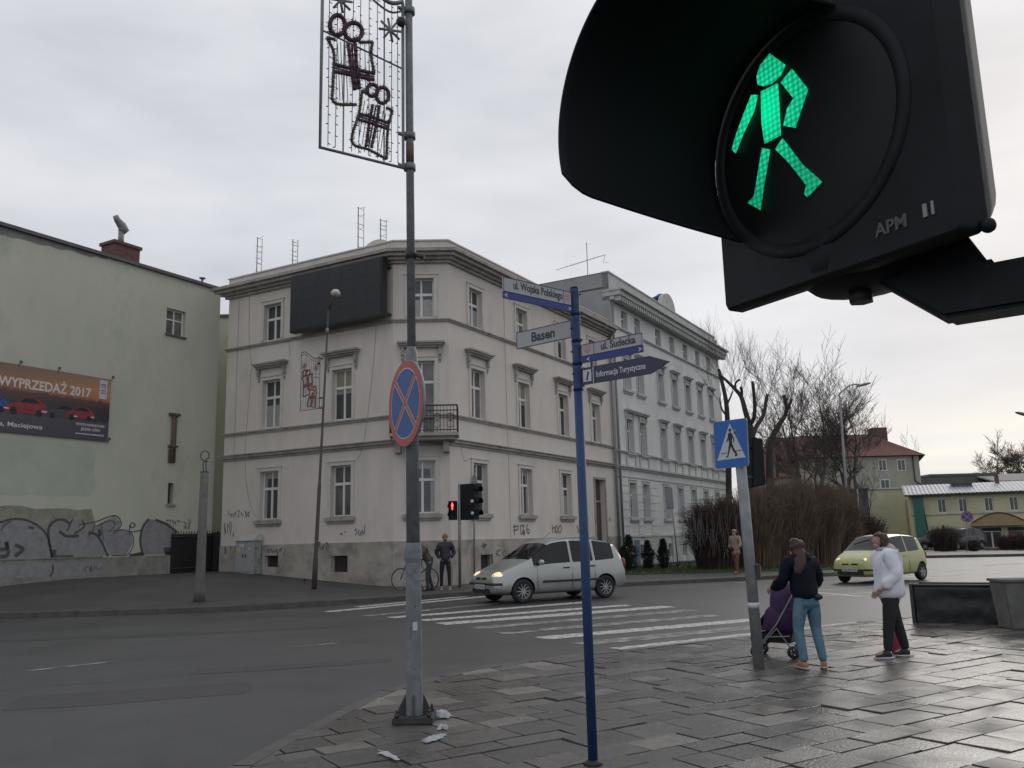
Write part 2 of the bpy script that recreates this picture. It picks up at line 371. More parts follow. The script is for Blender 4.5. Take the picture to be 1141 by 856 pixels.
# near slabs: rows of irregular worn slabs, each tilted a little
def inside(p, poly):
    c = False; n = len(poly)
    for i in range(n):
        a, b = poly[i], poly[i - 1]
        if (a.y > p.y) != (b.y > p.y) and p.x < (b.x - a.x) * (p.y - a.y) / (b.y - a.y) + a.x: c = not c
    return c
RS = random.Random(11)
mb = MB(); cl = mb.bm.loops.layers.color.new('tone')
pin = smooth_pts(near, 3); 
inpoly = []
for i, p in enumerate(pin):
    t = (pin[min(i + 1, len(pin) - 1)] - pin[max(i - 1, 0)]).normalized(); inpoly.append(p + Vector((t.y, -t.x, 0)) * .15)
inpoly += [Vector((60, -30, 0)), Vector((-30, -30, 0))]
A = Vector((.84, .54, 0)); B = Vector((-.54, .84, 0))
v = -6.0
while v < 14.5:
    hgt = RS.choice((.25, .30, .35, .35, .40)); u = -9 + RS.uniform(0, .5)
    while u < 26:
        wd = RS.choice((.30, .35, .4, .5, .5, .5, .6, .7)); rect = [(u, v), (u + wd, v), (u + wd, v + hgt), (u, v + hgt)]
        c = A * (u + wd / 2) + B * (v + hgt / 2)
        if c.y > 1.5 and c.y < 22 and abs(c.x) < c.y * .75 + 2:
            ps = []
            g = .005
            for (a, b) in ((u + g, v + g), (u + wd - g, v + g), (u + wd - g, v + hgt - g), (u + g, v + hgt - g)): ps.append(A * a + B * b)
            ins = [inside(p, inpoly) for p in ps]
            if any(ins):
                if not all(ins):                            # cut slab along the kerb
                    sub = []
                    for i in range(4):
                        a, b = ps[i], ps[(i + 1) % 4]
                        if ins[i]: sub.append(a)
                        if ins[i] != ins[(i + 1) % 4]:
                            lo, hi = (a, b) if ins[i] else (b, a)
                            for _ in range(12):
                                m_ = (lo + hi) / 2
                                if inside(m_, inpoly): lo = m_
                                else: hi = m_
                            sub.append(lo)
                    ps = sub
                if len(ps) >= 3:
                    cen = sum(ps, Vector()) / len(ps); tx, ty = RS.gauss(0, .009), RS.gauss(0, .009); h0 = .112 + RS.gauss(0, .0035)
                    tone = RS.choice((.30, .4, .45, .5, .5, .55, .6, .72)) + RS.uniform(-.08, .08)
                    if RS.random() < .03: tone = .85
                    top = []; 
                    for p in ps:
                        d = p - cen; top.append(p + d.normalized() * -RS.uniform(0, .006) + Z * (h0 + d.x * tx + d.y * ty))
                    vs = [mb.bm.verts.new(p) for p in top]; lo = [mb.bm.verts.new(Vector((p.x, p.y, .08))) for p in top]
                    # small chamfer lip
                    tp = [mb.bm.verts.new(p + (cen - p).normalized() * .008 + Z * .005) for p in top]
                    f = [mb.bm.faces.new(tp)]
                    for i in range(len(vs)):
                        j = (i + 1) % len(vs); f.append(mb.bm.faces.new((vs[i], vs[j], tp[j], tp[i]))); f.append(mb.bm.faces.new((lo[i], lo[j], vs[j], vs[i])))
                    for ff in f:
                        for l in ff.loops: l[cl] = (tone, RS.random(), 0, 1)
        u += wd
    v += hgt
m = mat('wet_stone_slabs', (.1, .1, .1), .3, bump=.25, bscale=45); t = m.node_tree; L = t.links.new; b = t.nodes['Principled BSDF']
at = t.nodes.new('ShaderNodeVertexColor'); at.layer_name = 'tone'; sp = t.nodes.new('ShaderNodeSeparateColor'); L(at.outputs[0], sp.inputs[0])
r = t.nodes.new('ShaderNodeValToRGB'); r.color_ramp.elements[0].position = .15; r.color_ramp.elements[0].color = (.065, .061, .056, 1); r.color_ramp.elements[1].position = 1; r.color_ramp.elements[1].color = (.25, .23, .20, 1)
L(sp.outputs[0], r.inputs[0])
geo = t.nodes.new('ShaderNodeNewGeometry'); n1 = t.nodes.new('ShaderNodeTexNoise'); n1.inputs['Scale'].default_value = 14; n1.inputs['Detail'].default_value = 9; n1.inputs['Roughness'].default_value = .75; L(geo.outputs['Position'], n1.inputs['Vector'])
mr = t.nodes.new('ShaderNodeMapRange'); mr.inputs[1].default_value = .3; mr.inputs[2].default_value = .7; mr.inputs[3].default_value = .62; mr.inputs[4].default_value = 1.3; L(n1.outputs['Fac'], mr.inputs[0])
mx = t.nodes.new('ShaderNodeMixRGB'); mx.blend_type = 'MULTIPLY'; mx.inputs[0].default_value = 1; L(r.outputs[0], mx.inputs[1]); L(mr.outputs[0], mx.inputs[2]); L(mx.outputs[0], b.inputs['Base Color'])
n2 = t.nodes.new('ShaderNodeTexNoise'); n2.inputs['Scale'].default_value = .9; n2.inputs['Detail'].default_value = 7; n2.inputs['Roughness'].default_value = .6; L(geo.outputs['Position'], n2.inputs['Vector'])
ad = t.nodes.new('ShaderNodeMath'); ad.operation = 'MULTIPLY_ADD'; ad.inputs[1].default_value = .22; L(sp.outputs[1], ad.inputs[0]); L(n2.outputs['Fac'], ad.inputs[2])
mr = t.nodes.new('ShaderNodeMapRange'); mr.inputs[1].default_value = .45; mr.inputs[2].default_value = .78; mr.inputs[3].default_value = .17; mr.inputs[4].default_value = .6; L(ad.outputs[0], mr.inputs[0]); L(mr.outputs[0], b.inputs['Roughness'])
tag(mb.build('near_pavement', m, fixn=True), kind='structure')

# far pavement with its rise, up to and behind the buildings
mb = MB(); rows = []
fl = far_s
for i, p in enumerate(fl):
    t_ = (fl[min(i + 1, len(fl) - 1)] - fl[max(i - 1, 0)]).normalized(); q = Vector((-t_.y, t_.x, 0))
    row = []
    for d in ((.15, 1, 2, 3, 4, 5, 6.5, 8, 10, 13, 18, 26) if p.x < 13.5 else (.15, .6, 1.2, 1.8, 2.4, 3, 3.6, 4.2, 4.8, 5.4, 6, 7)):
        P_ = p + (q * .4 + Vector((0, 1, 0)) * .6 if p.y < 28 else q) * d; row.append(mb.bm.verts.new((P_.x, P_.y, HT(P_.x, P_.y))))
    rows.append(row)
for a, b in zip(rows, rows[1:]):
    for k in range(len(a) - 1): f = mb.bm.faces.new((a[k], b[k], b[k + 1], a[k + 1])); f.smooth = True
tag(mb.build('far_pavement', 'pavement'), kind='structure')
mb = MB(); mb.prism([Vector(v) for v in ((21.5, 63.5, 0.004), (120, 63.5, .004), (140, 130, .004), (21.5, 130, .004))], (0, 0, .085)); tag(mb.build('shop_pavement', 'pavement'), kind='structure')

# zebra crossing stripes and other paint
mb = MB()
stripes = [((383, 673.5), (505, 661.5)), ((398, 676.5), (520, 664.5)), ((364, 682), (545, 664.5)), ((408, 686.7), (600, 668.0)), ((435, 688.5), (655, 671)), ((470, 691.5), (700, 674.5)),
           ((491, 695.5), (746, 676)), ((526, 700.5), (772, 680)), ((556, 706), (800, 685.5)), ((603, 711.5), (850, 690)), ((644, 718), (905, 693.0)), ((693, 724.5), (967, 694.5))]
wid = [.3, .32, .38, .32, .45, .45, .55, .48, .45, .48, .5, .6]
worn = [0, 0, 0, 1, 0, 0, 0, 1, 1, 0, 1, 0]
for (a, b), wd, wn in zip(stripes, wid, worn):
    p, q = G(*a), G(*b); d = (q - p).normalized(); nrm_ = Vector((-d.y, d.x, 0)) * wd / 2
    k = 26; pr = None
    for i in range(k + 1):
        c = p.lerp(q, i / k); j = RS.uniform(.85, 1.05)
        cur = (c + nrm_ * j + Z * .004, c - nrm_ * j + Z * .004)
        if pr: f = mb.face([pr[0], cur[0], cur[1], pr[1]], mi=wn)
        pr = cur
def line(a, b, wd, mi=1):
    p, q = G(*a), G(*b); d = (q - p).normalized(); n_ = Vector((-d.y, d.x, 0)) * wd / 2
    mb.face([p + n_ + Z * .004, q + n_ + Z * .004, q - n_ + Z * .004, p - n_ + Z * .004], mi=mi)
line((700, 659), (815, 650.5), .13, 1); line((820, 649.6), (925, 646.5), .12, 0)
line((900, 659), (975, 653.5), .12, 0); line((908, 665), (975, 660), .13, 0)
line((905, 660), (960, 665), .25, 0); line((1085, 641), (1141, 637), .12, 0); line((1005, 644.5), (1080, 640.5), .12, 0); line((1050, 636.5), (1092, 634.5), .3, 0)
line((320, 722), (374, 717), .1, 1); line((560, 704), (600, 702), .1, 1); line((30, 748), (130, 737), .1, 1); line((1096, 630), (1141, 628), .5, 1)
line((1020, 636), (1045, 634.5), .12, 0)
M['paint_worn'] = mat('nearly_worn_off_road_paint', (.30, .30, .28), .6, .15, 8, dirt=((.055, .055, .055), 4, .40, .85))
tag(mb.build('road_markings', ['paint', 'paint_worn']), kind='structure')

mb = MB(); rp = random.Random(12)
for i, (px_, py_, w_, h_) in enumerate(((150, 775, 2.4, .9), (60, 712, 5, .5), (330, 742, 2.6, .45), (250, 705, 4.5, .35), (640, 700, 1.6, .5))):
    c = G(px_, py_); A2 = Vector((.96, .28, 0)); B2 = Vector((-.28, .96, 0)); mb.face([c + A2 * (a * w_ / 2 + rp.uniform(-.08, .08)) + B2 * (b_ * h_ / 2 + rp.uniform(-.05, .05)) + Z * .002 for a, b_ in ((-1, -1), (-.3, -1.05), (.4, -.95), (1, -1), (1.02, 0), (1, 1), (.2, 1.06), (-1, 1))])
M['patch'] = mat('asphalt_patch', (.034, .034, .035), .5, .3, 6, .5, bscale=60)
tag(mb.build('road_patches', 'patch'), kind='structure')
mb = MB()
for pts in ([(0, 770), (60, 764), (140, 760), (210, 752), (290, 748), (370, 741)], [(200, 800), (230, 790), (236, 776), (262, 766)], [(90, 700), (180, 694), (300, 690)]):
    P__ = smooth_pts([G(*p) for p in pts], 6); P__ = [p + Vector((0, rp.uniform(-.02, .02), .003)) for p in P__]
    for a, b_ in zip(P__, P__[1:]): w_ = rp.uniform(.006, .016); mb.face([a, b_, b_ + Vector((0, w_, 0)), a + Vector((0, w_, 0))])
tag(mb.build('road_cracks', 'black', fixn=False), kind='structure')

# grass verge before the white building
FR_ = Fr(aty(503, 653, 30.5), ray(1137, 588))
mb = MB(); gp = [G(x, y, .125) for x, y in ((688, 641), (760, 639), (835, 637), (930, 634.5), (948, 628))] + [Vector((24, 62, .125)), Vector((12, 60, .125)), FR_.p(15.2, .125, -.5)]
mb.prism(gp, (0, 0, .03)); tag(mb.build('grass_verge', 'grass'), kind='structure')
mb = MB()
for i in range(9000):
    x, y = RS.uniform(685, 945), RS.uniform(626, 641.5)
    p = G(x, y, .155)
    if not inside(p, gp): continue
    h = RS.uniform(.05, .16); a = RS.uniform(0, 6.3); d = Vector((math.cos(a), math.sin(a), 0)) * .012
    mb.face([p - d, p + d, p + Z * h + Vector((RS.uniform(-.04, .04), RS.uniform(-.04, .04), 0))])
tag(mb.build('grass_blades', 'grass', fixn=False), 'short green winter grass in front of the white building', 'grass', kind='stuff')

# ================================================================ FACADES
P1 = aty(503, 653, 30.5)
z1 = P1.copy(); z1 = aty(503, 491, 30.5).z
d = ray(438, 492.4); P2 = CAM + d * ((z1 - 1.6) / d.z)
UR = ray(1137, 588); UL = -ray(-1155, 645)
P1.z = 0; P2.z = 0
FR = Fr(P1, UR); FL = Fr(P2, UL); FC = Fr(P2, P1 - P2)
FG = Fr(aty(0, 648, 28), UR)

def wall_holes(mb, fr, u0, u1, z0, z1, holes, depth=.3, n=0):
    us = sorted(set([u0, u1] + [h[0] for h in holes] + [h[1] for h in holes])); zs = sorted(set([z0, z1] + [h[2] for h in holes] + [h[3] for h in holes]))
    us = [u for u in us if u0 <= u <= u1]; zs = [z for z in zs if z0 <= z <= z1]
    for a, b in zip(us, us[1:]):
        for c, d in zip(zs, zs[1:]):
            cu, cz = (a + b) / 2, (c + d) / 2
            if any(h[0] < cu < h[1] and h[2] < cz < h[3] for h in holes): continue
            mb.face([fr.p(a, c, n), fr.p(b, c, n), fr.p(b, d, n), fr.p(a, d, n)])
    for (a, b, c, d) in holes:
        mb.face([fr.p(a, c, n), fr.p(a, c, n - depth), fr.p(a, d, n - depth), fr.p(a, d, n)]); mb.face([fr.p(b, c, n), fr.p(b, d, n), fr.p(b, d, n - depth), fr.p(b, c, n - depth)])
        mb.face([fr.p(a, d, n), fr.p(a, d, n - depth), fr.p(b, d, n - depth), fr.p(b, d, n)]); mb.face([fr.p(a, c, n), fr.p(b, c, n), fr.p(b, c, n - depth), fr.p(a, c, n - depth)])
        mb.face([fr.p(a, c, n - depth), fr.p(b, c, n - depth), fr.p(b, d, n - depth), fr.p(a, d, n - depth)])
class LF(Fr):                      # a frame in local window coordinates: u=x, z=y, n=z
    def __init__(s): pass
    def p(s, u, z, n=0): return Vector((u, z, n))
LO = LF()
PROTO = {}; WCNT = [0]
def window(key, fr, u, z, parent, w=.95, h=1.85, transom=.66, hood=False, sill=True, surround=True, back=.17, curtain=False, cell=None, n=0, sur='surround', trim='trim', frame='frame_white', copies=True):
    Mx = fr.M(u, z, n)
    WCNT[0] += 1; var_ = (WCNT[0] * 7 + 3) % 5; curtain = var_ == 1; k = (key, var_)
    if k in PROTO:
        c = copy_tree(PROTO[k], parent); c.matrix_local = world_of(parent).inverted() @ Mx; WM[c.name] = Mx
        return c
    f = .055; mb = MB(); b0, b1 = -back - .05, -back
    mb.fbox(LO, -w / 2, -w / 2 + f, 0, h, b0, b1); mb.fbox(LO, w / 2 - f, w / 2, 0, h, b0, b1)
    mb.fbox(LO, -w / 2 + f, w / 2 - f, 0, f, b0, b1); mb.fbox(LO, -w / 2 + f, w / 2 - f, h - f, h, b0, b1)
    tz = h * transom
    mb.fbox(LO, -w / 2 + f, w / 2 - f, tz - .05, tz + .05, b0, b1 + .02); mb.fbox(LO, -.045, .045, f, tz - .05, b0, b1 + .012); mb.fbox(LO, -.03, .03, tz + .05, h - f, b0, b1 + .008)
    win = mb.build('window', frame, parent, Wm=Mx)
    def sub(mb, name, mt):
        o = mb.build(name, mt, None, origin=(0, 0, 0)); o.location = (0, 0, 0); o.parent = win; WM[o.name] = Mx
    mb = MB(); mb.fbox(LO, -w / 2 + .02, w / 2 - .02, .02, h - .02, b0 + .01, b0 + .025); sub(mb, 'pane', 'glass_warm' if curtain else 'glass')
    if var_ == 2:
        mb = MB(); mb.fbox(LO, -w / 2 + f, -w / 2 + f + .14, f, h - f, b0 + .025, b0 + .03); mb.fbox(LO, w / 2 - f - .14, w / 2 - f, f, h - f, b0 + .025, b0 + .03); mb.fbox(LO, -w / 2 + f + .141, w / 2 - f - .141, h - f - .22, h - f, b0 + .025, b0 + .03); sub(mb, 'curtain', 'curtain')
    if var_ == 3: mb = MB(); mb.fbox(LO, -w / 2 + f, w / 2 - f, h * .52, h - f, b0 + .025, b0 + .03); sub(mb, 'blind', 'blind')
    if var_ == 4: mb = MB(); mb.fbox(LO, -w / 2 + f, w / 2 - f, f, h * .48, b0 + .025, b0 + .03); sub(mb, 'curtain', 'curtain')
    if sill: mb = MB(); mb.fbox(LO, -w / 2 - .22, w / 2 + .22, -.16, -.03, -.0, .14); mb.fbox(LO, -w / 2 - .15, w / 2 + .15, -.25, -.16, 0, .07); mb.fbox(LO, -w/2+.003, w/2-.003, -.03+.002, .0, -back, .1); sub(mb, 'sill', trim)
    if surround:
        mb = MB(); a = .14
        mb.fbox(LO, -w / 2 - a, -w / 2 - .003, 0, h, 0, .035); mb.fbox(LO, w / 2 + .003, w / 2 + a, 0, h, 0, .035); mb.fbox(LO, -w / 2 - a, w / 2 + a, h + .003, h + a, 0, .04); mb.fbox(LO, -w / 2 - a - .03, w / 2 + a + .03, h + a, h + a + .035, 0, .07); sub(mb, 'surround', sur)
    if hood:
        mb = MB(); y = h + .62; q = w / 2 + .38
        mb.fbox(LO, -q, q, y, y + .07, 0, .30); mb.fbox(LO, -q + .05, q - .05, y - .07, y, 0, .24); mb.fbox(LO, -q + .10, q - .10, y - .14, y - .07, 0, .16)
        for s in (-1, 1):
            x = s * (w / 2 + .2); mb.fbox(LO, x - .055, x + .055, y - .42, y - .14, 0, .13); mb.fbox(LO, x - .045, x + .045, y - .58, y - .42, 0, .07); mb.fbox(LO, x - .03, x + .03, y - .66, y - .58, 0, .04)
        sub(mb, 'hood', trim)
    if copies: PROTO[k] = win
    return win
def course(fr, mb, u0, u1, prof):         # prof: list of (z0, z1, n1)
    for z0, z1_, n1 in prof: mb.fbox(fr, u0, u1, z0, z1_, -.05, n1)
def ring_band(mb, frs, prof):             # mitred bands running round the three fronts
    path = []
    for z0, z1_, n1 in prof:
        pts0 = offset_path(frs, n1); inner = offset_path(frs, -.05)
        for i in range(len(pts0) - 1):
            a, b, c, d = pts0[i], pts0[i + 1], inner[i + 1], inner[i]
            vs = [x + Z * z0 for x in (a, b, c, d)] + [x + Z * z1_ for x in (a, b, c, d)]
            V = [mb.bm.verts.new(x) for x in vs]
            for f in ((4, 5, 6, 7), (0, 3, 2, 1), (0, 1, 5, 4), (2, 3, 7, 6)) + (((3, 0, 4, 7),) if i == 0 else ()) + (((1, 2, 6, 5),) if i == len(pts0) - 2 else ()): mb.bm.faces.new([V[j] for j in f])
def offset_path(frs, n):
    (fa, ua0, ua1), (fb, ub0, ub1), (fc, uc0, uc1) = frs
    def isect(f, g):
        a = f.p(0, 0, n); b = g.p(0, 0, n); d = f.U; e = g.U; w_ = b - a; cr_ = d.x * e.y - d.y * e.x; t = (w_.x * e.y - w_.y * e.x) / cr_; return a + d * t
    return [fa.p(ua0, 0, n) - fa.U * max(n, 0), isect(fa, fb), isect(fb, fc), fc.p(uc1, 0, n)]

# ================================================================ CORNER HOUSE
LLEN, CLEN, RLEN = 8.5, (P2 - P1).length, 14.6
house = thing('corner_house', 'three storey pinkish grey corner house with a cut corner, balcony and big black screen', 'house', (P2 + P1) / 2)
TOP = 12.0
holesR = []; wr = []
for u in (1.98, 5.48, 9.1): holesR.append((u - .475, u + .475, 2.6, 4.45)); wr.append((u, 2.6, 'g'))
for u in (1.92, 5.46, 9.08, 12.55): holesR.append((u - .475, u + .475, 6.15, 8.0)); wr.append((u, 6.15, 'f'))
for u in (1.85, 5.45, 9.05, 12.5): holesR.append((u - .46, u + .46, 9.68, 11.15)); wr.append((u, 9.68, 't'))
holesR.append((12.1, 13.25, .35, 4.35))
holesR += [(1.85, 2.7, .35, 1.1)]
holesL = []; wl = []
for u in (-5.95, -2.37): holesL.append((u - .475, u + .475, 2.6, 4.45)); wl.append((u, 2.6, 'g')); holesL.append((u - .475, u + .475, 6.15, 8.05)); wl.append((u, 6.15, 'f'))
holesL.append((-6.0 - .46, -6.0 + .46, 9.68, 11.15)); wl.append((-6.0, 9.68, 't'))
holesL += [(-2.75, -1.98, .62, 1.2), (-6.05, -5.35, .82, 1.25)]
cc = 1.02
holesC = [(cc - .475, cc + .475, 2.6, 4.45), (cc - .475, cc + .475, 5.35, 8.05), (cc - .46, cc + .46, 9.68, 11.15)]
mb = MB()
wall_holes(mb, FR, 0, RLEN, -.1, TOP, holesR, .32); wall_holes(mb, FL, -LLEN, 0, -.1, TOP, holesL, .32); wall_holes(mb, FC, 0, CLEN, -.1, TOP, holesC, .32)
# closed back and flat roof
bl = FL.p(-LLEN, 0, -11); br = FR.p(RLEN, 0, -9.5)
for a, b in ((FL.p(-LLEN, 0), bl), (bl, br), (br, FR.p(RLEN, 0))): mb.face([a + Z * -.1, b + Z * -.1, b + Z * TOP, a + Z * TOP])
mb.build('wall', 'pink', house)
mb = MB(); mb.prism([p + Z * 12.3 for p in (FL.p(-LLEN, 0, .0), FL.p(0, 0, .0), FR.p(0, 0, .0), FR.p(RLEN, 0, .0), br, bl)], (0, 0, .12)); mb.build('roof', 'roof_metal', house)
# plinth with openings left free
mb = MB()
def plinth_seg(fr, a, b, z0, z1_): mb.fbox(fr, a, b, z0, z1_, -.02, .055)
plinth_seg(FL, -LLEN, -6.05, -.1, 1.66); plinth_seg(FL, -6.05, -5.35, -.1, .82); plinth_seg(FL, -6.05, -5.35, 1.25, 1.66); plinth_seg(FL, -5.35, -2.75, -.1, 1.66); plinth_seg(FL, -2.75, -1.98, -.1, .62); plinth_seg(FL, -2.75, -1.98, 1.2, 1.66); plinth_seg(FL, -1.98, 0, -.1, 1.66)
plinth_seg(FC, -.018, CLEN + .025, -.1, 1.659)
plinth_seg(FR, 0, 1.85, -.1, 1.66); plinth_seg(FR, 1.85, 2.7, -.1, .35); plinth_seg(FR, 1.85, 2.7, 1.1, 1.66); plinth_seg(FR, 2.7, 12.0, -.1, 1.66); plinth_seg(FR, 13.35, RLEN, -.1, 1.66)
mb.build('plinth', 'plinth', house)
segs = [(FL, -LLEN, 0), (FC, 0, CLEN), (FR, 0, RLEN)]
mb = MB(); ring_band(mb, segs, [(4.98, 5.07, .06), (5.07, 5.17, .14), (5.17, 5.21, .2), (5.98, 6.05, .06), (6.05, 6.10, .1)]); mb.build('string_course', 'trim', house)
mb = MB(); ring_band(mb, segs, [(9.5, 9.56, .06), (9.56, 9.61, .1)]); mb.build('string_course', 'trim', house)
mb = MB(); ring_band(mb, segs, [(11.72, 11.82, .12), (11.82, 11.92, .25), (11.92, 12.04, .42), (12.04, 12.16, .55)]); mb.build('cornice', 'trim', house)
mb = MB(); ring_band(mb, segs, [(12.16, 12.58, .02), (12.58, 12.63, .07)]); 
mb.build('parapet', 'surround', house)
for i, (u, z, k) in enumerate(wr):
    w, h = (.95, 1.85) if k != 't' else (.92, 1.47)
    window('A' + k, FR, u, z, house, w, h, hood=(k == 'f'), sill=(k == 'g'), curtain=(i % 3 == 1), transom=.64 if k != 't' else .6)
for i, (u, z, k) in enumerate(wl):
    w, h = (.95, 1.85 if k == 'g' else 1.9) if k != 't' else (.92, 1.47)
    window('A' + k + ('L' if k == 'f' else ''), FL, u, z, house, w, h, hood=(k == 'f'), sill=(k == 'g'), curtain=(i % 2 == 1), transom=.64 if k != 't' else .6)
window('Ag', FC, cc, 2.6, house, curtain=False); window('At', FC, cc, 9.68, house, .92, 1.47, sill=False, transom=.6, curtain=True)
window('Ab', FC, cc, 5.35, house, .95, 2.7, hood=True, sill=False, transom=.72)
# door
mb = MB(); mb.fbox(FR, 12.1, 13.25, .35, 3.3, -.30, -.24); mb.fbox(FR, 12.1, 13.25, 3.4, 4.33, -.30, -.25); dr = mb.build('door', mat('dark_brown_door', (.06, .05, .042), .6), house)
mb = MB(); mb.fbox(FR, 12.25, 12.62, 1.8, 3.1, -.24, -.225); mb.fbox(FR, 12.72, 13.1, 1.8, 3.1, -.24, -.225); mb.fbox(FR, 12.25, 12.62, .5, 1.6, -.24, -.225); mb.fbox(FR, 12.72, 13.1, .5, 1.6, -.24, -.225); mb.build('door_panel', mat('brown_door_panel', (.08, .065, .052), .6), dr)
mb = MB(); mb.fbox(FR, 12.0, 12.1 - .003, .1, 4.35, 0, .05); mb.fbox(FR, 13.253, 13.35, .1, 4.35, 0, .05); mb.fbox(FR, 12.0, 13.35, 4.353, 4.46, 0, .05); mb.fbox(FR, 12.0, 13.35, .06, .345, -.1, .3); mb.build('door_frame', 'trim', house)
mb = MB(); mb.fbox(FR, 13.62, 13.8, 2.42, 2.56, .003, .02); mb.build('house_number_plate', mat('yellow_plate', (.45, .35, .1), .6), house)
for fr, a, b, c, d in ((FL, -2.75, -1.98, .62, 1.2), (FL, -6.05, -5.35, .82, 1.25), (FR, 1.85, 2.7, .35, 1.1)):
    mb = MB(); mb.fbox(fr, a + .02, b - .02, c + .02, d - .02, -.2, -.17); cw_ = mb.build('cellar_window', 'iron', house); mb = MB()
    for i in range(5): u = a + (b - a) * (i + .5) / 5; mb.fbox(fr, u - .01, u + .01, c, d, -.08, -.06)
    mb.build('grille', 'iron', cw_)
# drain pipes and cables down the front
mb = MB(); mb.tube([FR.p(14.45, .2, .12), FR.p(14.45, 11.7, .12)], .06); mb.tube([FR.p(14.45, 11.7, .12), FR.p(14.45, 12.0, .45)], .06); mb.build('drainpipe', 'galv_grey', house)
for fr, pts in ((FL, [(-7.35, 12), (-7.25, 9.6), (-7.1, 8.6), (-7.3, 5.2), (-7.0, 3.4), (-6.5, 2.6)]), (FL, [(-5.1, 9.6), (-5.0, 8.9)]), (FL, [(-.75, 9.6), (-.95, 7.6), (-1.3, 5.3), (-1.6, 4.6)]), (FR, [(4.0, 11.6), (4.02, 9.6), (4.05, 6.1), (4.1, 5.2), (4.12, 1.7)]), (FL, [(-7.9, 11.6), (-7.92, 6), (-7.95, 5)]), (FR, [(.62, 5.2), (.9, 4.5), (1.2, 4.6)])):
    mb = MB(); mb.tube([fr.p(u, z, .015) for u, z in smooth_pts(pts, 4)], .006, 4); mb.build('facade_cable', 'trim', house)
# balcony
bal0 = MB(); bal0.fbox(FC, -.05, 2.35, 5.22, 5.33, 0, .95); bal0.fbox(FC, .05, 2.22, 5.10, 5.22, 0, .8); bal0.fbox(FC, .1, .3, 4.7, 5.1, 0, .5); bal0.fbox(FC, 1.8, 2.0, 4.7, 5.1, 0, .5)
bal = bal0.build('balcony', 'trim', house)
mb = MB(); u0, u1, nn = -.01, 2.31, .9
cor = [(u0, .03), (u0, nn), (u1, nn), (u1, .03)]
for z in (5.42, 6.10, 6.28):
    for (a, b), (c, d_) in zip(cor, cor[1:]): mb.tube([FC.p(a, z, b), FC.p(c, z, d_)], .018 if z < 6.2 else .028, 6)
def baluster(fr_pts):
    pass
for (a, b), (c, d_), k in ((cor[0], cor[1], 8), (cor[1], cor[2], 20), (cor[2], cor[3], 8)):
    for i in range(k + 1):
        t_ = i / k; mb.tube([FC.p(a + (c - a) * t_, 5.33, b + (d_ - b) * t_), FC.p(a + (c - a) * t_, 6.28, b + (d_ - b) * t_)], .010 if i % k else .024, 5)
    for i in range(k // 4):
        t_ = (i + .5) / (k // 4); cx, cy = a + (c - a) * t_, b + (d_ - b) * t_; du, dn = (c - a), (d_ - b); Ld = math.hypot(du, dn); du /= Ld; dn /= Ld
        for zc in (5.62, 5.88):
            mb.tube([FC.p(cx + du * .12 * math.cos(q), zc + .12 * math.sin(q), cy + dn * .12 * math.cos(q)) for q in [j * math.pi / 6 for j in range(13)]], .011, 4, caps=False)
mb.build('railing', 'iron', bal)
# graffiti (paint on the wall: a few mm thick)
INK = mat('faded_spray_paint', (.14, .13, .125), .9, .2, 5); INK2 = mat('purple_spray_paint', (.17, .13, .22), .9, .2, 5)
def px_strokes(mb, fr, strokes, wd, ox, oy, sc, n):
    for s in strokes: ribbon(mb, fr, smooth_pts([Vector((fr.px(ox + x / sc, oy + y / sc, n))) for x, y in s], 3), wd, n)
mb = MB()
# Right front: "PB 6", "HOO", "KO", star  (coordinates in the 5.186x view from (500,580))
S = [[(378, 20), (380, 85)], [(372, 40), (400, 32), (398, 52), (376, 58)], [(415, 30), (418, 80)], [(415, 32), (436, 30), (430, 50), (440, 66), (418, 80)], [(425, 60), (440, 80), (432, 84)], [(455, 22), (450, 60), (462, 76), (466, 56), (452, 52)],
     [(598, 22), (600, 74)], [(598, 50), (612, 40), (614, 74)], [(622, 28), (616, 50), (624, 72), (630, 50), (622, 28)], [(645, 26), (634, 50), (642, 74), (652, 50), (645, 26)], [(750, 30), (742, 40), (752, 56), (746, 72)]]
px_strokes(mb, FR, S, .06, 500, 580, 5.186, .006)
S = [[(280, 170), (276, 208)], [(300, 168), (278, 188), (298, 208)], [(325, 172), (312, 190), (322, 206), (332, 190), (325, 172)], [(345, 170), (342, 206)], [(196, 130), (214, 152), (190, 148), (220, 138), (200, 162)]]
px_strokes(mb, FR, S, .05, 500, 580, 5.186, .062)
mb.build('graffiti', INK, house)
def scribble(mb, fr, x0, y0, x1, y1, n, k, seed, wd=.03):
    r_ = random.Random(seed); cw = (x1 - x0) / k
    for i in range(k):
        a = x0 + i * cw; ch = []
        for j in range(r_.choice((4, 5, 6))): ch.append(Vector(fr.px(a + r_.uniform(.05, .9) * cw, y0 + (y1 - y0) * (a - x0) / (x1 - x0) * 0 + r_.uniform(0, 1) * (y1 - y0), n)))
        ribbon(mb, fr, smooth_pts(ch, 3), wd, n)
mb = MB(); scribble(mb, FL, 252, 568, 279, 577, .006, 7, 3); scribble(mb, FL, 249, 582, 262, 598, .006, 4, 5)
scribble(mb, FL, 250, 609, 268, 620, .062, 4, 8, .045); scribble(mb, FL, 297, 609, 320, 619, .062, 5, 9, .035); scribble(mb, FL, 353, 604, 368, 614, .062, 3, 10, .04); scribble(mb, FL, 378, 592, 386, 600, .006, 2, 12)
mb.build('graffiti', INK, house)
mb = MB(); S = [[(330, 55), (316, 60), (330, 75), (316, 95)], [(345, 58), (338, 80), (350, 96), (352, 70)], [(360, 95), (362, 60), (374, 92), (380, 30)]]
px_strokes(mb, FL, S, .035, 340, 580, 5.705, .006); mb.build('graffiti', INK2, house)

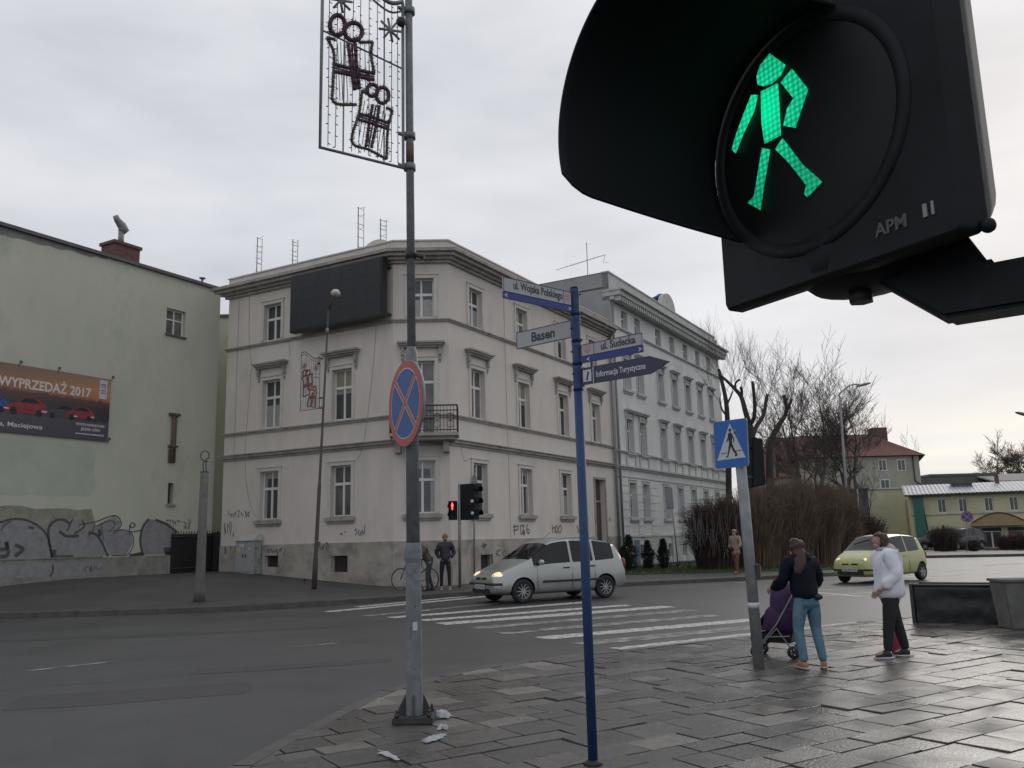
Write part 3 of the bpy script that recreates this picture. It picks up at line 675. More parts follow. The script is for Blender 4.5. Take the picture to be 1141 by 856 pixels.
# black LED screen on the left front
scr = thing('advertising_screen', 'large switched off black screen box fixed high on the corner house below its cornice', 'screen', FL.p(-2.8, 9.7, 0))
ua = FL.px(323, 340, .6)[0]; ub = FL.px(426, 320, .6)[0]; SH = (ua + 5.15); SW = (ub - ua) / 4.9
mb = MB(); mb.fbox(FL, ua, ub, 9.62, 11.88, .3, .6); mb.build('screen_cabinet', mat('screen_black', (.012, .013, .016), .5, .2, 3), scr, bevel=.02)
va, vb = ua + .08, ub - .08
mb = MB(); mb.fbox(FL, va, vb, 9.70, 11.80, .6, .615)
for i in range(1, 7): mb.fbox(FL, va + i * (vb - va) / 7 - .006, va + i * (vb - va) / 7 + .006, 9.70, 11.8, .615, .618)
for z in (10.24, 10.76, 11.28): mb.fbox(FL, va, vb, z - .006, z + .006, .616, .619)
mb.build('led_panel', mat('led_panel_black', (.016, .017, .021), .6, .2, 6), scr)
mb = MB()
for u in [va + (vb - va) * k / 4 for k in range(5)]:
    for z in (9.8, 11.6): mb.fbox(FL, u - .04, u + .04, z - .04, z + .04, .0, .31)
mb.fbox(FL, va, vb, 9.78, 9.82, .1, .31); mb.build('mounting_frame', 'iron', scr)

# ================================================================ WHITE FOUR STOREY HOUSE
wh = thing('white_house', 'off white four storey town house with bracketed cornice beyond the pinkish corner house', 'house', FR.p(24, 0, 0))
n0 = .08; B0, B1 = 14.75, 33.6
cols = [16.62, 18.45, 21.65, 24.0, 26.43, 28.85, 31.2]
hb = []; wb = []
for i, u in enumerate(cols):
    for z, h, k in ((2.6, 1.75, 'g'), (5.98, 1.7, 'f'), (9.28, 1.62, 's'), (12.52, 1.0, 't')): hb.append((u - .42, u + .42, z, z + h)); wb.append((u, z, h, k, i))
for u in (17.5, 21.65, 24.0): hb.append((u - .35, u + .35, .5, 1.2))
mb = MB(); wall_holes(mb, FR, B0, B1, -.1, 13.75, hb, .32, n0)
q0, q1 = FR.p(B0, 0, n0), FR.p(B1, 0, n0); q2, q3 = FR.p(B1, 0, -12), FR.p(B0, 0, -12)
mb.face([q1 - Z * .1, q2 - Z * .1, q2 + Z * 15.2, q1 + Z * 15.2]); mb.face([q2 - Z * .1, q3 - Z * .1, q3 + Z * 15.2, q2 + Z * 15.2])
mb.build('wall', 'white_render', wh)
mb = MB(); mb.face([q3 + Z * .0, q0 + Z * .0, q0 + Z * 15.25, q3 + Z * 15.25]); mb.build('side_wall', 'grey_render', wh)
mb = MB(); mb.prism([p + Z * 14.4 for p in (q0 - FR.N * .3, q1 - FR.N * .3, q2, q3)], (0, 0, .1)); mb.fbox(FR, B0 + .02, B0 + .3, 15.253, 15.31, -12, n0 - .01); mb.build('roof', 'roof_metal', wh)
mb = MB(); mb.fbox(FR, B0, B1, 13.75, 13.95, -.3, n0 + .25); mb.fbox(FR, B0 - .05, B1 + .05, 13.95, 14.2, -.3, n0 + .62)
mb.fbox(FR, B0 - .1, B1 + .1, 14.2, 14.3, -.3, n0 + .78)
k = 62
for i in range(k): u = B0 + .15 + i * (B1 - B0 - .3) / (k - 1); mb.fbox(FR, u - .07, u + .07, 13.68, 13.948, n0 - .01 + .26, n0 + .56)
mb.build('cornice', 'white_trim', wh)
mb = MB(); mb.fbox(FR, B0, B1 - .5, 14.3, 15.25, -.3, n0 - .04); mb.fbox(FR, B0 - .03, B1 - .45, 15.25, 15.32, -.33, n0 + .02)
# round-headed gable piece with blue sheet
pts = [FR.p(23.9 + 1.15 * math.cos(t_), 15.3 + .95 * math.sin(t_), n0 + .0) for t_ in [math.pi * i / 12 for i in range(13)]]
mb.prism(pts, FR.N * -.3); mb.build('parapet', 'white_trim', wh)
pts = [FR.p(23.9 + 1.2 * math.cos(t_), 15.3 + 1.0 * math.sin(t_), n0 - .34) for t_ in [math.pi * i / 12 for i in range(13)]]
mb = MB(); mb.prism([FR.p(22.6, 15.3, -.5), FR.p(22.9, 15.9, -.5)] + list(reversed(pts[:10])), FR.N * -.15); mb.build('blue_roof_sheet', mat('blue_sheet', (.05, .22, .5), .5), wh)
mb = MB()
for z0, z1_, nn in ((12.36, 12.42, .06), (12.42, 12.49, .12), (5.02, 5.12, .1), (5.12, 5.22, .2), (5.84, 5.90, .08), (5.90, 5.955, .14), (1.6, 1.68, .1), (4.62, 4.68, .05)): mb.fbox(FR, B0 + .01, B1 - .01, z0, z1_, n0 - .05, n0 + nn)
mb.build('string_course', 'white_trim', wh)
for u in (16.62, 18.45, 21.65, 24.0, 26.43, 28.85, 31.2):
    for s in (-.62, .62): mb = MB(); mb.fbox(FR, u + s - .09, u + s + .09, 5.26, 5.8, n0 - .02, n0 + .05); mb.build('pilaster', 'white_trim', wh)
# banded rustication either side of the ground floor windows
mb = MB()
edges = [(15.0, 16.0), (17.2, 17.85), (19.05, 20.2)]
for a, b in edges:
    for i in range(7): mb.fbox(FR, a, b, 1.75 + i * .41, 1.75 + i * .41 + .36, n0 - .02, n0 + .035)
mb.build('rusticated_block', 'white_render', wh)
mb = MB(); mb.fbox(FR, B0, 17.15, -.1, 1.6, n0 - .02, n0 + .07); mb.fbox(FR, 17.85, 21.3, -.1, 1.6, n0 - .02, n0 + .07); mb.fbox(FR, 22.0, 23.65, -.1, 1.6, n0 - .02, n0 + .07); mb.fbox(FR, 24.35, B1, -.1, 1.6, n0 - .02, n0 + .07); mb.build('plinth', 'white_trim', wh)
for (u, z, h, k, i) in wb:
    window('B' + k + ('p' if 0 else ''), FR, u, z, wh, .84, h, hood=False, sill=(k in 'gfs'), surround=(k != 't'), curtain=((i * 5 + len(k) + int(z)) % 3 == 0), n=n0, sur='white_trim', trim='white_trim', back=.22)
for z in (5.98 + 1.7, 9.28 + 1.62):
    grp = [(15.98, 19.09)] if z < 8 else []
    for u in (cols[2:] if z < 8 else cols): grp.append((u - .66, u + .66))
    for a, b in grp:
        mb = MB(); mb.fbox(FR, a, b, z + .42, z + .50, n0 - .01, n0 + .26); mb.fbox(FR, a + .06, b - .06, z + .34, z + .42, n0 - .01, n0 + .18)
        for u in cols:
            if a < u < b:
                for s in (-.5, .5): mb.fbox(FR, u + s - .05, u + s + .05, z + .06, z + .34, n0 - .01, n0 + .10)
        mb.build('hood', 'white_trim', wh)
mb = MB(); mb.tube([FR.p(B0 + .12, .2, n0 + .1), FR.p(B0 + .12, 13.7, n0 + .1)], .06); mb.build('drainpipe', 'galv_grey', wh)
for u in (17.5, 21.65, 24.0): mb = MB(); mb.fbox(FR, u - .33, u + .33, .52, 1.18, n0 - .2, n0 - .15); mb.build('cellar_window', 'iron', wh)
ud, zd = FR.px(711, 630, n0 + .08); mb = MB(); mb.fbox(FR, ud - .3, ud + .3, .1, 1.45, n0 + .06, n0 + .12); mb.build('cellar_door', mat('pale_blue_door', (.10, .17, .22), .7), wh)

# ================================================================ GREEN HOUSE
gh = thing('green_house', 'pale green rendered blind house wall with graffiti along its foot and a brick chimney', 'house', FG.p(4, .6, 0))
hg = [(5.72, 6.62, 9.95, 11.0), (6.16, 6.42, 3.3, 4.1)]
G0, G1 = -9, 8.35
mb = MB(); wall_holes(mb, FG, G0, G1, .3, 12.3, hg, .3)
a0, a1, a2, a3 = FG.p(G0, 0), FG.p(G1, 0), FG.p(G1, 0, -10), FG.p(G0, 0, -10)
for p_, q_ in ((a1, a2), (a2, a3), (a3, a0)): mb.face([p_ + Z * .3, q_ + Z * .3, q_ + Z * 12.3, p_ + Z * 12.3])
mb.build('wall', 'green_render', gh)
mb = MB(); mb.prism([FG.p(G0 - .1, 12.3, .14), FG.p(G1 + .12, 12.3, .14), FG.p(G1 + .12, 12.3, -10.1), FG.p(G0 - .1, 12.3, -10.1)], (0, 0, .12)); mb.build('roof', 'roof_metal', gh)
# strip of bare render below the roof edge and ledge at the foot
mb = MB(); r_ = random.Random(4); top = [(-9, 12.28)]; u = -9
up = [(u_, 12.295) for u_ in (-9, 3.0)]; lo = []
u = 3.0
while u > -9: lo.append((u, 12.28 - .03 - (3.0 - u) * .045 - r_.uniform(0, .10) - (.25 if r_.random() < .08 else 0))); u -= .22
pts = [FG.p(a, b, .004) for a, b in up + lo]; mb.face(pts); mb.build('bare_render_patch', mat('bare_old_render', (.21, .22, .20), .95, .2, 4, .3), gh, fixn=False)
mb = MB(); mb.fbox(FG, G0, 6.3, .3, 1.36, -.05, .05); mb.fbox(FG, G0, 3.5, 1.36, 1.40, -.05, .075); mb.build('base_ledge', mat('grey_foot_render', (.24, .235, .215), .9, .2, 2, .3, dirt=((.13, .13, .12), 2.5, .5, .7)), gh)
wg = MB(); f = .05
wg.fbox(FG, 5.72, 6.62, 9.95, 10.01, -.2, -.15); wg.fbox(FG, 5.72, 6.62, 10.94, 11.0, -.2, -.15); wg.fbox(FG, 5.72, 5.78, 10.01, 10.94, -.2, -.15); wg.fbox(FG, 6.56, 6.62, 10.01, 10.94, -.2, -.15); wg.fbox(FG, 6.14, 6.2, 10.01, 10.94, -.2, -.14); wg.fbox(FG, 5.78, 6.56, 10.55, 10.6, -.2, -.142)
wo = wg.build('window', 'frame_white', gh); mb = MB(); mb.fbox(FG, 5.74, 6.6, 9.97, 10.98, -.19, -.175); mb.build('pane', 'glass_warm', wo); mb = MB(); mb.fbox(FG, 5.68, 6.66, 9.87, 9.945, -.1, .07); mb.build('sill', 'roof_metal', wo)
mb = MB(); mb.fbox(FG, 6.17, 6.41, 3.3, 4.1, -.25, -.2); wo = mb.build('window', 'glass', gh); mb = MB(); mb.fbox(FG, 6.08, 6.5, 3.2, 3.295, -.1, .08); mb.build('sill', 'trim', wo)
mb = MB(); ua, za = FG.px(193, 463); ub, zb = FG.px(192, 516); mb.tube([FG.p(ua - .05, za, .09), FG.p(ua - .05, zb, .09)], .05, 8); mb.tube([FG.p(ua + .09, za - .05, .09), FG.p(ua + .09, zb, .09)], .035, 8); mb.fbox(FG, ua - .22, ua + .24, za - .02, za + .07, .005, .16); mb.fbox(FG, ua - .2, ua + .2, zb + .6, zb + .67, .005, .15)
mb.fbox(FG, ua-.16, ua+.1, zb, zb+.5, .005, .06); mb.build('wall_duct', 'rust', gh)
cx0, cx1 = 3.42, 4.52
mb = MB(); mb.fbox(FG, cx0, cx1, 12.42, 13.05, -1.0, -.2); mb.fbox(FG, cx0 - .06, cx1 + .06, 13.05, 13.17, -1.06, -.14); ch = mb.build('chimney', 'brick', gh)
mb = MB(); p = FG.p(3.95, 13.17, -.6); mb.tube([p, p + Z * .55], .11, 12); mb.tube([p + Z * .52, p + Z * .66 + FG.U * .1, p + Z * .80, p + Z * .98 - FG.U * .22, p + Z * 1.12 - FG.U * .3], [.13, .2, .17, .12, .10], 12); mb.build('chimney_cowl', 'galv_grey', ch)
for u, h in ((6.85, .12), (7.7, .34)):
    mb = MB(); p = FG.p(u, 12.42, -.4); mb.tube([p, p + Z * h], .05, 8); mb.tube([p + Z * h, p + Z * (h + .03)], .14, 8)
    mb.build('roof_vent', 'galv_grey', gh)
# annex standing back between the two houses
ax = aty(240, 400, 38); bx = aty(262, 400, 38); mb = MB()
mb.prism([Vector((ax.x - .5, 38, .3)), Vector((bx.x + .3, 38, .3)), Vector((bx.x + 1.2, 41, .3)), Vector((ax.x + .3, 41, .3))], (0, 0, 11.6)); anx = mb.build('annex_wall', 'green_render', gh)
mb = MB(); mb.prism([Vector((ax.x - .5, 37.9, 11.9)), Vector((bx.x + .4, 37.9, 11.9)), Vector((bx.x + 1.2, 41, 11.9)), Vector((ax.x + .3, 41, 11.9))], (0, 0, .12)); mb.build('annex_roof', 'roof_metal', gh)
ue = FG.px(106, 520)[0]; mb = MB(); rp = random.Random(9)
edge = [(G0, FG.px(50, 492)[1]), (ue - .2, FG.px(50, 492)[1])] + [(ue + rp.uniform(-.05, .05), FG.px(106, y)[1]) for y in (500, 512, 525, 538, 550)] + [(ue - .3 - k * .5, FG.px(106, 554)[1] + rp.uniform(-.04, .04)) for k in range(12)] + [(G0, FG.px(106, 554)[1])]
mb.face([FG.p(u, z, .0035) for u, z in edge]); mb.build('repainted_patch', mat('bluish_green_repaint', (.415, .45, .375), .92, .10, .8, .2, dirt=((.33, .35, .30), .8, .55, .5)), gh, fixn=False)
mb = MB(); za = FG.px(60, 566)[1]; edge = [(G0 + k * .5, za + rp.uniform(-.06, .06)) for k in range(25)] + [(3.6, 1.5), (3.6, 1.41), (G0, 1.41)]
mb.face([FG.p(u, z, .0038) for u, z in edge]); mb.build('bare_render_patch', mat('worn_beige_render', (.27, .265, .22), .95, .2, 3, .35, dirt=((.16, .15, .13), 2.5, .5, .6)), gh, fixn=False)
# graffiti along the foot, coordinates in the 5.705x view from (0,560)
SIL = mat('silver_spray_fill', (.25, .25, .255), .7, .15, 6, dirt=((.16, .16, .16), 4, .5, .6)); BLK = mat('faded_black_spray_line', (.08, .08, .085), .8, .2, 9)
def fg(x, y, n): return Vector(FG.px(x / 5.705, 560 + y / 5.705, n))
fills = [[(-140, 110), (-60, 95), (10, 118), (100, 105), (200, 125), (275, 175), (320, 260), (325, 370), (318, 440), (270, 475), (-140, 490)],
         [(320, 360), (308, 220), (310, 150), (350, 112), (410, 112), (440, 150), (420, 190), (460, 205), (480, 110), (520, 115), (500, 200), (580, 195), (650, 230), (690, 355), (640, 375)],
         [(640, 130), (725, 85), (765, 125), (755, 175), (830, 185), (845, 250), (800, 340), (700, 358), (660, 250), (560, 180)],
         [(905, 350), (893, 240), (905, 160), (945, 105), (1010, 115), (1100, 165), (1130, 240), (1125, 345)],
         [(330, 380), (645, 378), (650, 455), (325, 478)]]
mb = MB()
for i, f_ in enumerate(fills):
    pts = [fg(x, y, 0) for x, y in f_]
    nn = .055 if i == 4 else .0045 + i * .0008
    if i == 0:
        mb.face([FG.p(a.x, max(a.y, 1.405), nn) for a in pts]); low = [FG.p(a.x, min(a.y, 1.355), .055) for a in [fg(-140, 400, 0), fg(325, 380, 0), fg(318, 440, 0), fg(270, 475, 0), fg(-140, 490, 0)]]; mb.face(low)
    elif i == 4: mb.face([FG.p(a.x, min(a.y, 1.34), nn) for a in pts])
    else: mb.face([FG.p(a.x, max(a.y, 1.405), nn) for a in pts])
mb.build('graffiti', SIL, gh, fixn=False)
strokes = [([(-140, 140), (-60, 110), (0, 125), (60, 108), (130, 105), (200, 125), (262, 165), (300, 215), (322, 290), (328, 365)], .07), ([(5, 180), (30, 140), (70, 120)], .04), ([(0, 300), (40, 290), (38, 250), (50, 330), (0, 345)], .12), ([(95, 270), (145, 298), (95, 340)], .12), ([(180, 158), (215, 162)], .07),
           ([(335, 360), (312, 260), (306, 180), (325, 135), (365, 110), (410, 112), (442, 135)], .09), ([(375, 180), (410, 210), (450, 215), (500, 212)], .10), ([(345, 300), (350, 345), (400, 355), (465, 345)], .13), ([(460, 105), (440, 150), (425, 180)], .05), ([(520, 110), (535, 150), (500, 180), (470, 200)], .06),
           ([(560, 190), (610, 205), (650, 260), (690, 350)], .09), ([(500, 140), (600, 125), (725, 82), (770, 128), (750, 172), (720, 200)], .04), ([(630, 170), (640, 200), (628, 210), (630, 172)], .08), ([(720, 180), (800, 175), (845, 215), (840, 290), (790, 345), (710, 360)], .035), ([(610, 150), (700, 115), (730, 140), (690, 190)], .03),
           ([(820, 345), (900, 322), (900, 345), (850, 352)], .10), ([(912, 348), (895, 280), (892, 220), (910, 150), (945, 105)], .09), ([(985, 110), (1060, 140), (1125, 190)], .10), ([(1040, 300), (1090, 300), (1045, 335), (1100, 330)], .16), ([(820, 145), (835, 160), (860, 145), (835, 130), (825, 185), (900, 175)], .04),
           ([(560, 215), (590, 180), (600, 140)], .04), ([(640, 130), (660, 240)], .03)]
mb = MB()
for s, wd in strokes: ribbon(mb, FG, [Vector((a.x, max(a.y, 1.405))) for a in smooth_pts([fg(x, y, 0) for x, y in s], 4)], wd, .012)
ribbon(mb, FG, [Vector((a.x, min(a.y, 1.35))) for a in smooth_pts([fg(x, y, 0) for x, y in [(330, 395), (330, 440), (310, 470)]], 4)], .06, .058)
mb.build('graffiti', BLK, gh, fixn=False)
mb = MB(); r_ = random.Random(3)
for i in range(5): scribble(mb, FG, 185 + i * 6, 582 - 3, 191 + i * 6, 592 - 3, .008, 1, 30 + i, .03)
scribble(mb, FG, 95, 630, 115, 638, .06, 5, 55, .03); mb.build('graffiti', INK, gh)

# iron fence closing the gap between the green and the corner house
fe = thing('iron_fence', 'black iron bar gate closing the dark gap between the green house and the corner house', 'gate', FG.p(7.4, .67, .2))
mb = MB(); e0, e1 = FG.p(6.35, 0, .15), FG.p(8.5, 0, .15); e2 = FL.p(-LLEN - .05, 0, .1)
zb0, zb1 = .7, 2.2
for a, b, nb in ((e0, e1, 17), (e1, e2, 8)):
    for i in range(nb): p = a.lerp(b, i / nb); mb.tube([p + Z * zb0, p + Z * (zb1 + .0)], .02, 5); mb.tube([p + Z * zb1, p + Z * (zb1 + .1)], [.02, .0], 5)
mb.build('bars', 'black', fe); mb = MB()
for z in (.85, 2.05): mb.tube([e0 + Z * z, e1 + Z * z, e2 + Z * z], .028, 6)
mb.build('rail', 'black', fe)
mb = MB(); mb.prism([FG.p(6.4, .6, .03), FG.p(8.36, .6, .03), FG.p(8.36, 2.15, .03), FG.p(6.4, 2.15, .03)], FG.N * -.02); mb.prism([FG.p(8.4, .6, -.1), e2 + Z * .6 - FL.N * .1, e2 + Z * 2.2 - FL.N * .1, FG.p(8.4, 2.2, -.1)], FG.N * -.02); mb.build('gap_shade_sheet', 'iron', fe)  # dark sheets stand in for the shade behind the bars

# billboard banner
bb = thing('billboard', 'wide car sale banner with an orange sunset on the pale green wall', 'billboard', FG.p(.5, 5.4, 0))
def bz(u): return 5.50 + (3.42 - u) * -.0, 7.76 + 0
X0, X1, Z0, Z1 = -3.2, 3.42, 5.46, 7.74
m = bpy.data.materials.new('sunset_print'); m.use_nodes = True; t = m.node_tree; L = t.links.new; b = t.nodes['Principled BSDF']; b.inputs['Roughness'].default_value = .55
tcn = t.nodes.new('ShaderNodeNewGeometry'); sx = t.nodes.new('ShaderNodeSeparateXYZ'); L(tcn.outputs['Position'], sx.inputs[0])
mz = t.nodes.new('ShaderNodeMapRange'); mz.inputs[1].default_value = Z0; mz.inputs[2].default_value = Z1; L(sx.outputs['Z'], mz.inputs[0])
nz_ = t.nodes.new('ShaderNodeTexNoise'); nz_.inputs['Scale'].default_value = 6; nz_.inputs['Detail'].default_value = 8; L(tcn.outputs['Position'], nz_.inputs['Vector'])
ma = t.nodes.new('ShaderNodeMath'); ma.operation = 'MULTIPLY_ADD'; ma.inputs[1].default_value = .10; L(nz_.outputs['Fac'], ma.inputs[0]); L(mz.outputs[0], ma.inputs[2])
rr = t.nodes.new('ShaderNodeValToRGB'); cr_ = rr.color_ramp; cr_.elements[0].position = 0; cr_.elements[0].color = (.055, .055, .075, 1); cr_.elements[1].position = 1; cr_.elements[1].color = (.30, .19, .12, 1)
for pz, c in ((.33, (.07, .07, .09, 1)), (.36, (.025, .025, .03, 1)), (.56, (.05, .035, .035, 1)), (.66, (.12, .055, .05, 1)), (.70, (.42, .17, .07, 1)), (.85, (.48, .22, .09, 1))):
    e = cr_.elements.new(pz); e.color = c
L(ma.outputs[0], rr.inputs[0])
my = t.nodes.new('ShaderNodeMapRange'); my.inputs[1].default_value = FG.p(X0, 0).y; my.inputs[2].default_value = FG.p(X1, 0).y; my.inputs[3].default_value = .25; my.inputs[4].default_value = 1; L(sx.outputs['Y'], my.inputs[0])
mm = t.nodes.new('ShaderNodeMixRGB'); mm.inputs[1].default_value = (.09, .075, .085, 1); L(my.outputs[0], mm.inputs[0]); L(rr.outputs[0], mm.inputs[2]); L(mm.outputs[0], b.inputs['Base Color'])
mb = MB(); mb.fbox(FG, X0, X1, Z0, Z1, .05, .08); mb.build('banner', m, bb)
mb = MB()
def bt(s, u, z, size, fit=None, bold=.003): add_text(mb, s, FG.M(u, z, .083), size, fit, bold=bold)
bt('WYPRZEDAŻ 2017', -.62, 6.98, .44, 3.28, .012); bt('ńska 99a, Maciejowa', -1.35, 5.66, .22, 2.32); bt('JELENIA GÓRA', 2.35, 5.78, .13, .75); bt('TOYOTA NOWAKOWSKI', 2.15, 5.94, .12, 1.1); bt('www.toyotanowakowski.pl', 2.15, 5.63, .09, 1.1)
mb.build('lettering', mat('banner_white_print', (.6, .57, .56), .6, .05, 5), bb)
mb = MB(); mb.fbox(FG, 2.98, 3.28, 6.98, 7.66, .08, .0835); lp = mb.build('logo_panel', mat('banner_pale_print', (.5, .5, .55), .6, .05, 5), bb)
mb = MB()
def ell(cx, cy, a, b_, wd): ribbon(mb, FG, [(cx + a * math.cos(q), cy + b_ * math.sin(q)) for q in [i * math.pi / 10 for i in range(21)]], wd, .086)
ell(3.13, 7.45, .11, .075, .014); ell(3.13, 7.45, .035, .075, .012); ell(3.13, 7.48, .075, .035, .012)
for z in (7.27, 7.18): mb.fbox(FG, 3.03, 3.23, z, z + .03, .084, .086)
mb.build('logo', 'ink', lp, fixn=False)
def flatcar(u, z, L_, col, nn):
    mb = MB(); prof = [(0, .12), (.03, .34), (.12, .42), (.3, .5), (.42, .72), (.66, .76), (.85, .6), (.96, .5), (1, .3), (.98, .12)]
    mb.face([FG.p(u + a * L_, z + b_ * L_ * .62, nn) for a, b_ in prof]); o = mb.build('printed_car', mat('printed_' + col[0], col[1], .5, .3, 6), bb, fixn=False)
    mb = MB(); mb.face([FG.p(u + a * L_, z + b_ * L_ * .62, nn + .001) for a, b_ in [(.33, .5), (.43, .68), (.64, .71), (.8, .58), (.78, .52)]])
    for c in (.2, .8): mb.face([FG.p(u + (c + .085 * math.cos(q)) * L_, z + (.16 + .14 * math.sin(q)) * L_ * .62, nn + .001) for q in [i * math.pi / 8 for i in range(16)]])
    mb.build('printed_detail', 'black', bb, fixn=False)
    mb = MB(); mb.face([FG.p(u + a * L_, z + b_ * L_ * .62, nn + .0015) for a, b_ in [(.86, .22), (.99, .22), (.99, .28), (.86, .28)]]); mb.build('printed_plate', 'sign_white', bb, fixn=False)
flatcar(-2.4, 6.03, 1.2, ('red', (.22, .03, .035)), .0838); flatcar(-1.5, 6.05, 1.3, ('blue', (.03, .08, .28)), .084); flatcar(-.35, 6.04, 1.45, ('red', (.25, .03, .035)), .085); flatcar(1.05, 6.06, 1.15, ('dark', (.05, .055, .065)), .086); flatcar(1.75, 6.1, 1.1, ('red', (.25, .03, .035)), .087)
for u, z in ((1.35, Z1), (3.42, Z1), (3.42, Z0), (0, Z1)): mb = MB(); mb.tube([FG.p(u, z - .05, .09), FG.p(u + .12, z + .12, .01)], .015, 5); mb.fbox(FG, u + .08, u + .16, z + .08, z + .16, 0, .03); mb.build('fixing', 'rust', bb)

# ================================================================ ROOF TOP THINGS
def antenna(px_, y0, y1, fr, n, kind, label, seed=0):
    u, z0 = fr.px(px_, y0, n); _, z1_ = fr.px(px_, y1, n); b = fr.p(u, 12.42, n)
    t_ = thing('antenna', label, 'antenna', b); H_ = max(z1_, 12.9)
    mb = MB(); mb.tube([b, fr.p(u, H_, n)], .022, 6); mb.build('mast', 'galv_grey', t_)
    mb = MB(); r_ = random.Random(seed)
    if kind == 'v':                       # ladder of short cross rods
        k = 6
        for i in range(k):
            z = H_ - .12 - (i + r_.uniform(-.25, .25)) * (H_ - 12.9) / k * .9; mb.tube([fr.p(u + .06, z, n), fr.p(u + .36 - .03 * i, z + r_.uniform(-.09, .09), n)], .008, 4); mb.tube([fr.p(u + .1, z, n - .2), fr.p(u + .1, z, n + .2)], .008, 4)
        mb.tube([fr.p(u + .28, H_ - .1, n), fr.p(u + .28, 12.9, n)], .012, 4)
    else:                                 # long boom yagi
        a, c = fr.px(620, 301, n), fr.px(674, 284, n); A_, C_ = fr.p(a[0], a[1], n), fr.p(c[0], c[1], n); mb.tube([A_, C_], .015, 5)
        for i in range(9): p = A_.lerp(C_, .25 + .085 * i); mb.tube([p - fr.N * .25, p + fr.N * .25], .008, 4)
        mb.tube([C_, fr.p(c[0] - .25, c[1] - .55, n), C_ + fr.U * .5 - Z * .3], .012, 4)
        for z in (13.2, 13.5, 13.8): mb.tube([fr.p(u + .18, z, n), fr.p(u + .18, z + .25, n)], .02, 4)
    mb.build('aerial_rods', 'galv_grey', t_)
antenna(286, 300, 265, FL, -1.2, 'v', 'thin aerial mast at the left end of the corner house roof', 1)
antenna(326, 290, 267, FL, -1.2, 'v', 'short ladder shaped aerial above the black screen', 2)
antenna(399, 272, 231, FL, -1.2, 'v', 'tallest ladder aerial on the corner house roof left of the small dish', 3)
antenna(424, 268, 244, FL, -1.2, 'v', 'small aerial beside the satellite dish at the roof corner', 4)
FRB = FR
antenna(656, 330, 272, FR, -1.5, 'y', 'long boom aerial on a mast in front of the white house side wall', 5)
for (x, y, s, lab) in ((301, 299, .34, 'white satellite dish low behind the parapet, left of the other two'), (321, 294, .32, 'white satellite dish behind the parapet above the black screen'), (421, 268, .5, 'largest white satellite dish behind the parapet near the cut corner')):
    u, z = FL.px(x, y, -.6); t_ = thing('satellite_dish', lab, 'satellite dish', FL.p(u, 12.42, -.6), group=None)
    mb = MB(); c = FL.p(u, 12.60 + s * .1, -.6); ax_ = (FL.U * .3 + FL.N * .8 + Z * .45).normalized(); q = ax_.to_track_quat('Z', 'Y').to_matrix()
    rings = [[c + q @ Vector((s * k * math.cos(a), s * k * math.sin(a), .22 * s * k * k)) for a in [i * math.pi / 9 for i in range(18)]] for k in (.05, .35, .65, .9, 1)]
    mb.loft(rings, caps=False); rings = [[p - ax_ * .02 for p in r] for r in rings]; mb.loft(rings, caps=False); mb.build('dish', 'surround', t_, fixn=False)
    mb = MB(); mb.tube([FL.p(u, 12.42, -.75), FL.p(u, 12.7, -.75), c - ax_ * .02], .025, 6); mb.tube([c - q @ Vector((0, s * .9, 0)), c + ax_ * s * .8], .012, 5); mb.build('dish_arm', 'galv_grey', t_)

# ================================================================ FAR HOUSES ON THE RIGHT
def gable_house(name, label, x0, x1, y0, y1, ze, zr, over=.4, hip=2.0, wallm='old_grey', lowm=None):
    h = thing(name, label, 'house', ((x0 + x1) / 2, y0, 0))
    mb = MB(); mb.box(((x0 + x1) / 2, (y0 + y1) / 2, ze / 2), (x1 - x0, y1 - y0, ze)); mb.build('wall', wallm, h)
    mb = MB(); a, b, c, d = [Vector(v) for v in ((x0 - over, y0 - over, ze), (x1 + over, y0 - over, ze), (x1 + over, y1 + over, ze), (x0 - over, y1 + over, ze))]
    ym = (y0 + y1) / 2; e, f = Vector((x0 + hip, ym, zr)), Vector((x1 - hip, ym, zr)); t_ = Z * .15
    for q in ((a, b, f, e), (c, d, e, f), (b, c, f), (d, a, e)): mb.face([p + t_ for p in q])
    mb.face([a, d, c, b])
    for p, q in ((a, b), (b, c), (c, d), (d, a)): mb.face([p, q, q + t_, p + t_])
    return h, mb
h1, rb = gable_house('red_roof_house', 'grey house with a long red tiled roof behind the bare trees, nearest the pollarded trees', 26.0, 36.5, 84, 94, 6.9, 11.2, hip=.3)
ro = rb.build('roof', 'tile', h1)
mb = MB(); mb.tube([Vector((25.7, 84.2, 7)), Vector((25.7, 84.2, 12.9))], [.25, .03], 6); mb.build('roof_finial', 'roof_metal', ro)
fh = Fr((26, 84), (1, 0))
def rw(fr, h, u, z, w_, hh, name='window', fm='frame_white', n=0.0):
    mb = MB(); mb.fbox(fr, u - w_ / 2, u + w_ / 2, z, z + hh, n + .01, n + .06)
    o = mb.build(name, fm, h); mb = MB()
    mb.fbox(fr, u - w_ / 2 + .08, u - .03, z + .08, z + hh - .08, n + .03, n + .075); mb.fbox(fr, u + .03, u + w_ / 2 - .08, z + .08, z + hh - .08, n + .03, n + .075); mb.build('pane', 'glass', o); return o
for u, z in ((2, 4.2), (4.2, 4.2), (6.5, 4.2)): rw(fh, h1, u, z, .9, 1.3)
mb = MB(); 
for u in (1.0, 1.9): mb.prism([Vector((26 + u, 85.9, 8.6)), Vector((26 + u + .7, 85.9, 8.6)), Vector((26 + u + .7, 86.5, 9.15)), Vector((26 + u, 86.5, 9.15))], (0, -.08, .12))
mb.build('roof_window', 'sign_white', h1)
h2 = thing('red_roof_house', 'taller grey house with steep red roof and broad chimney behind the cream shop', 'house', (37, 82, 0))
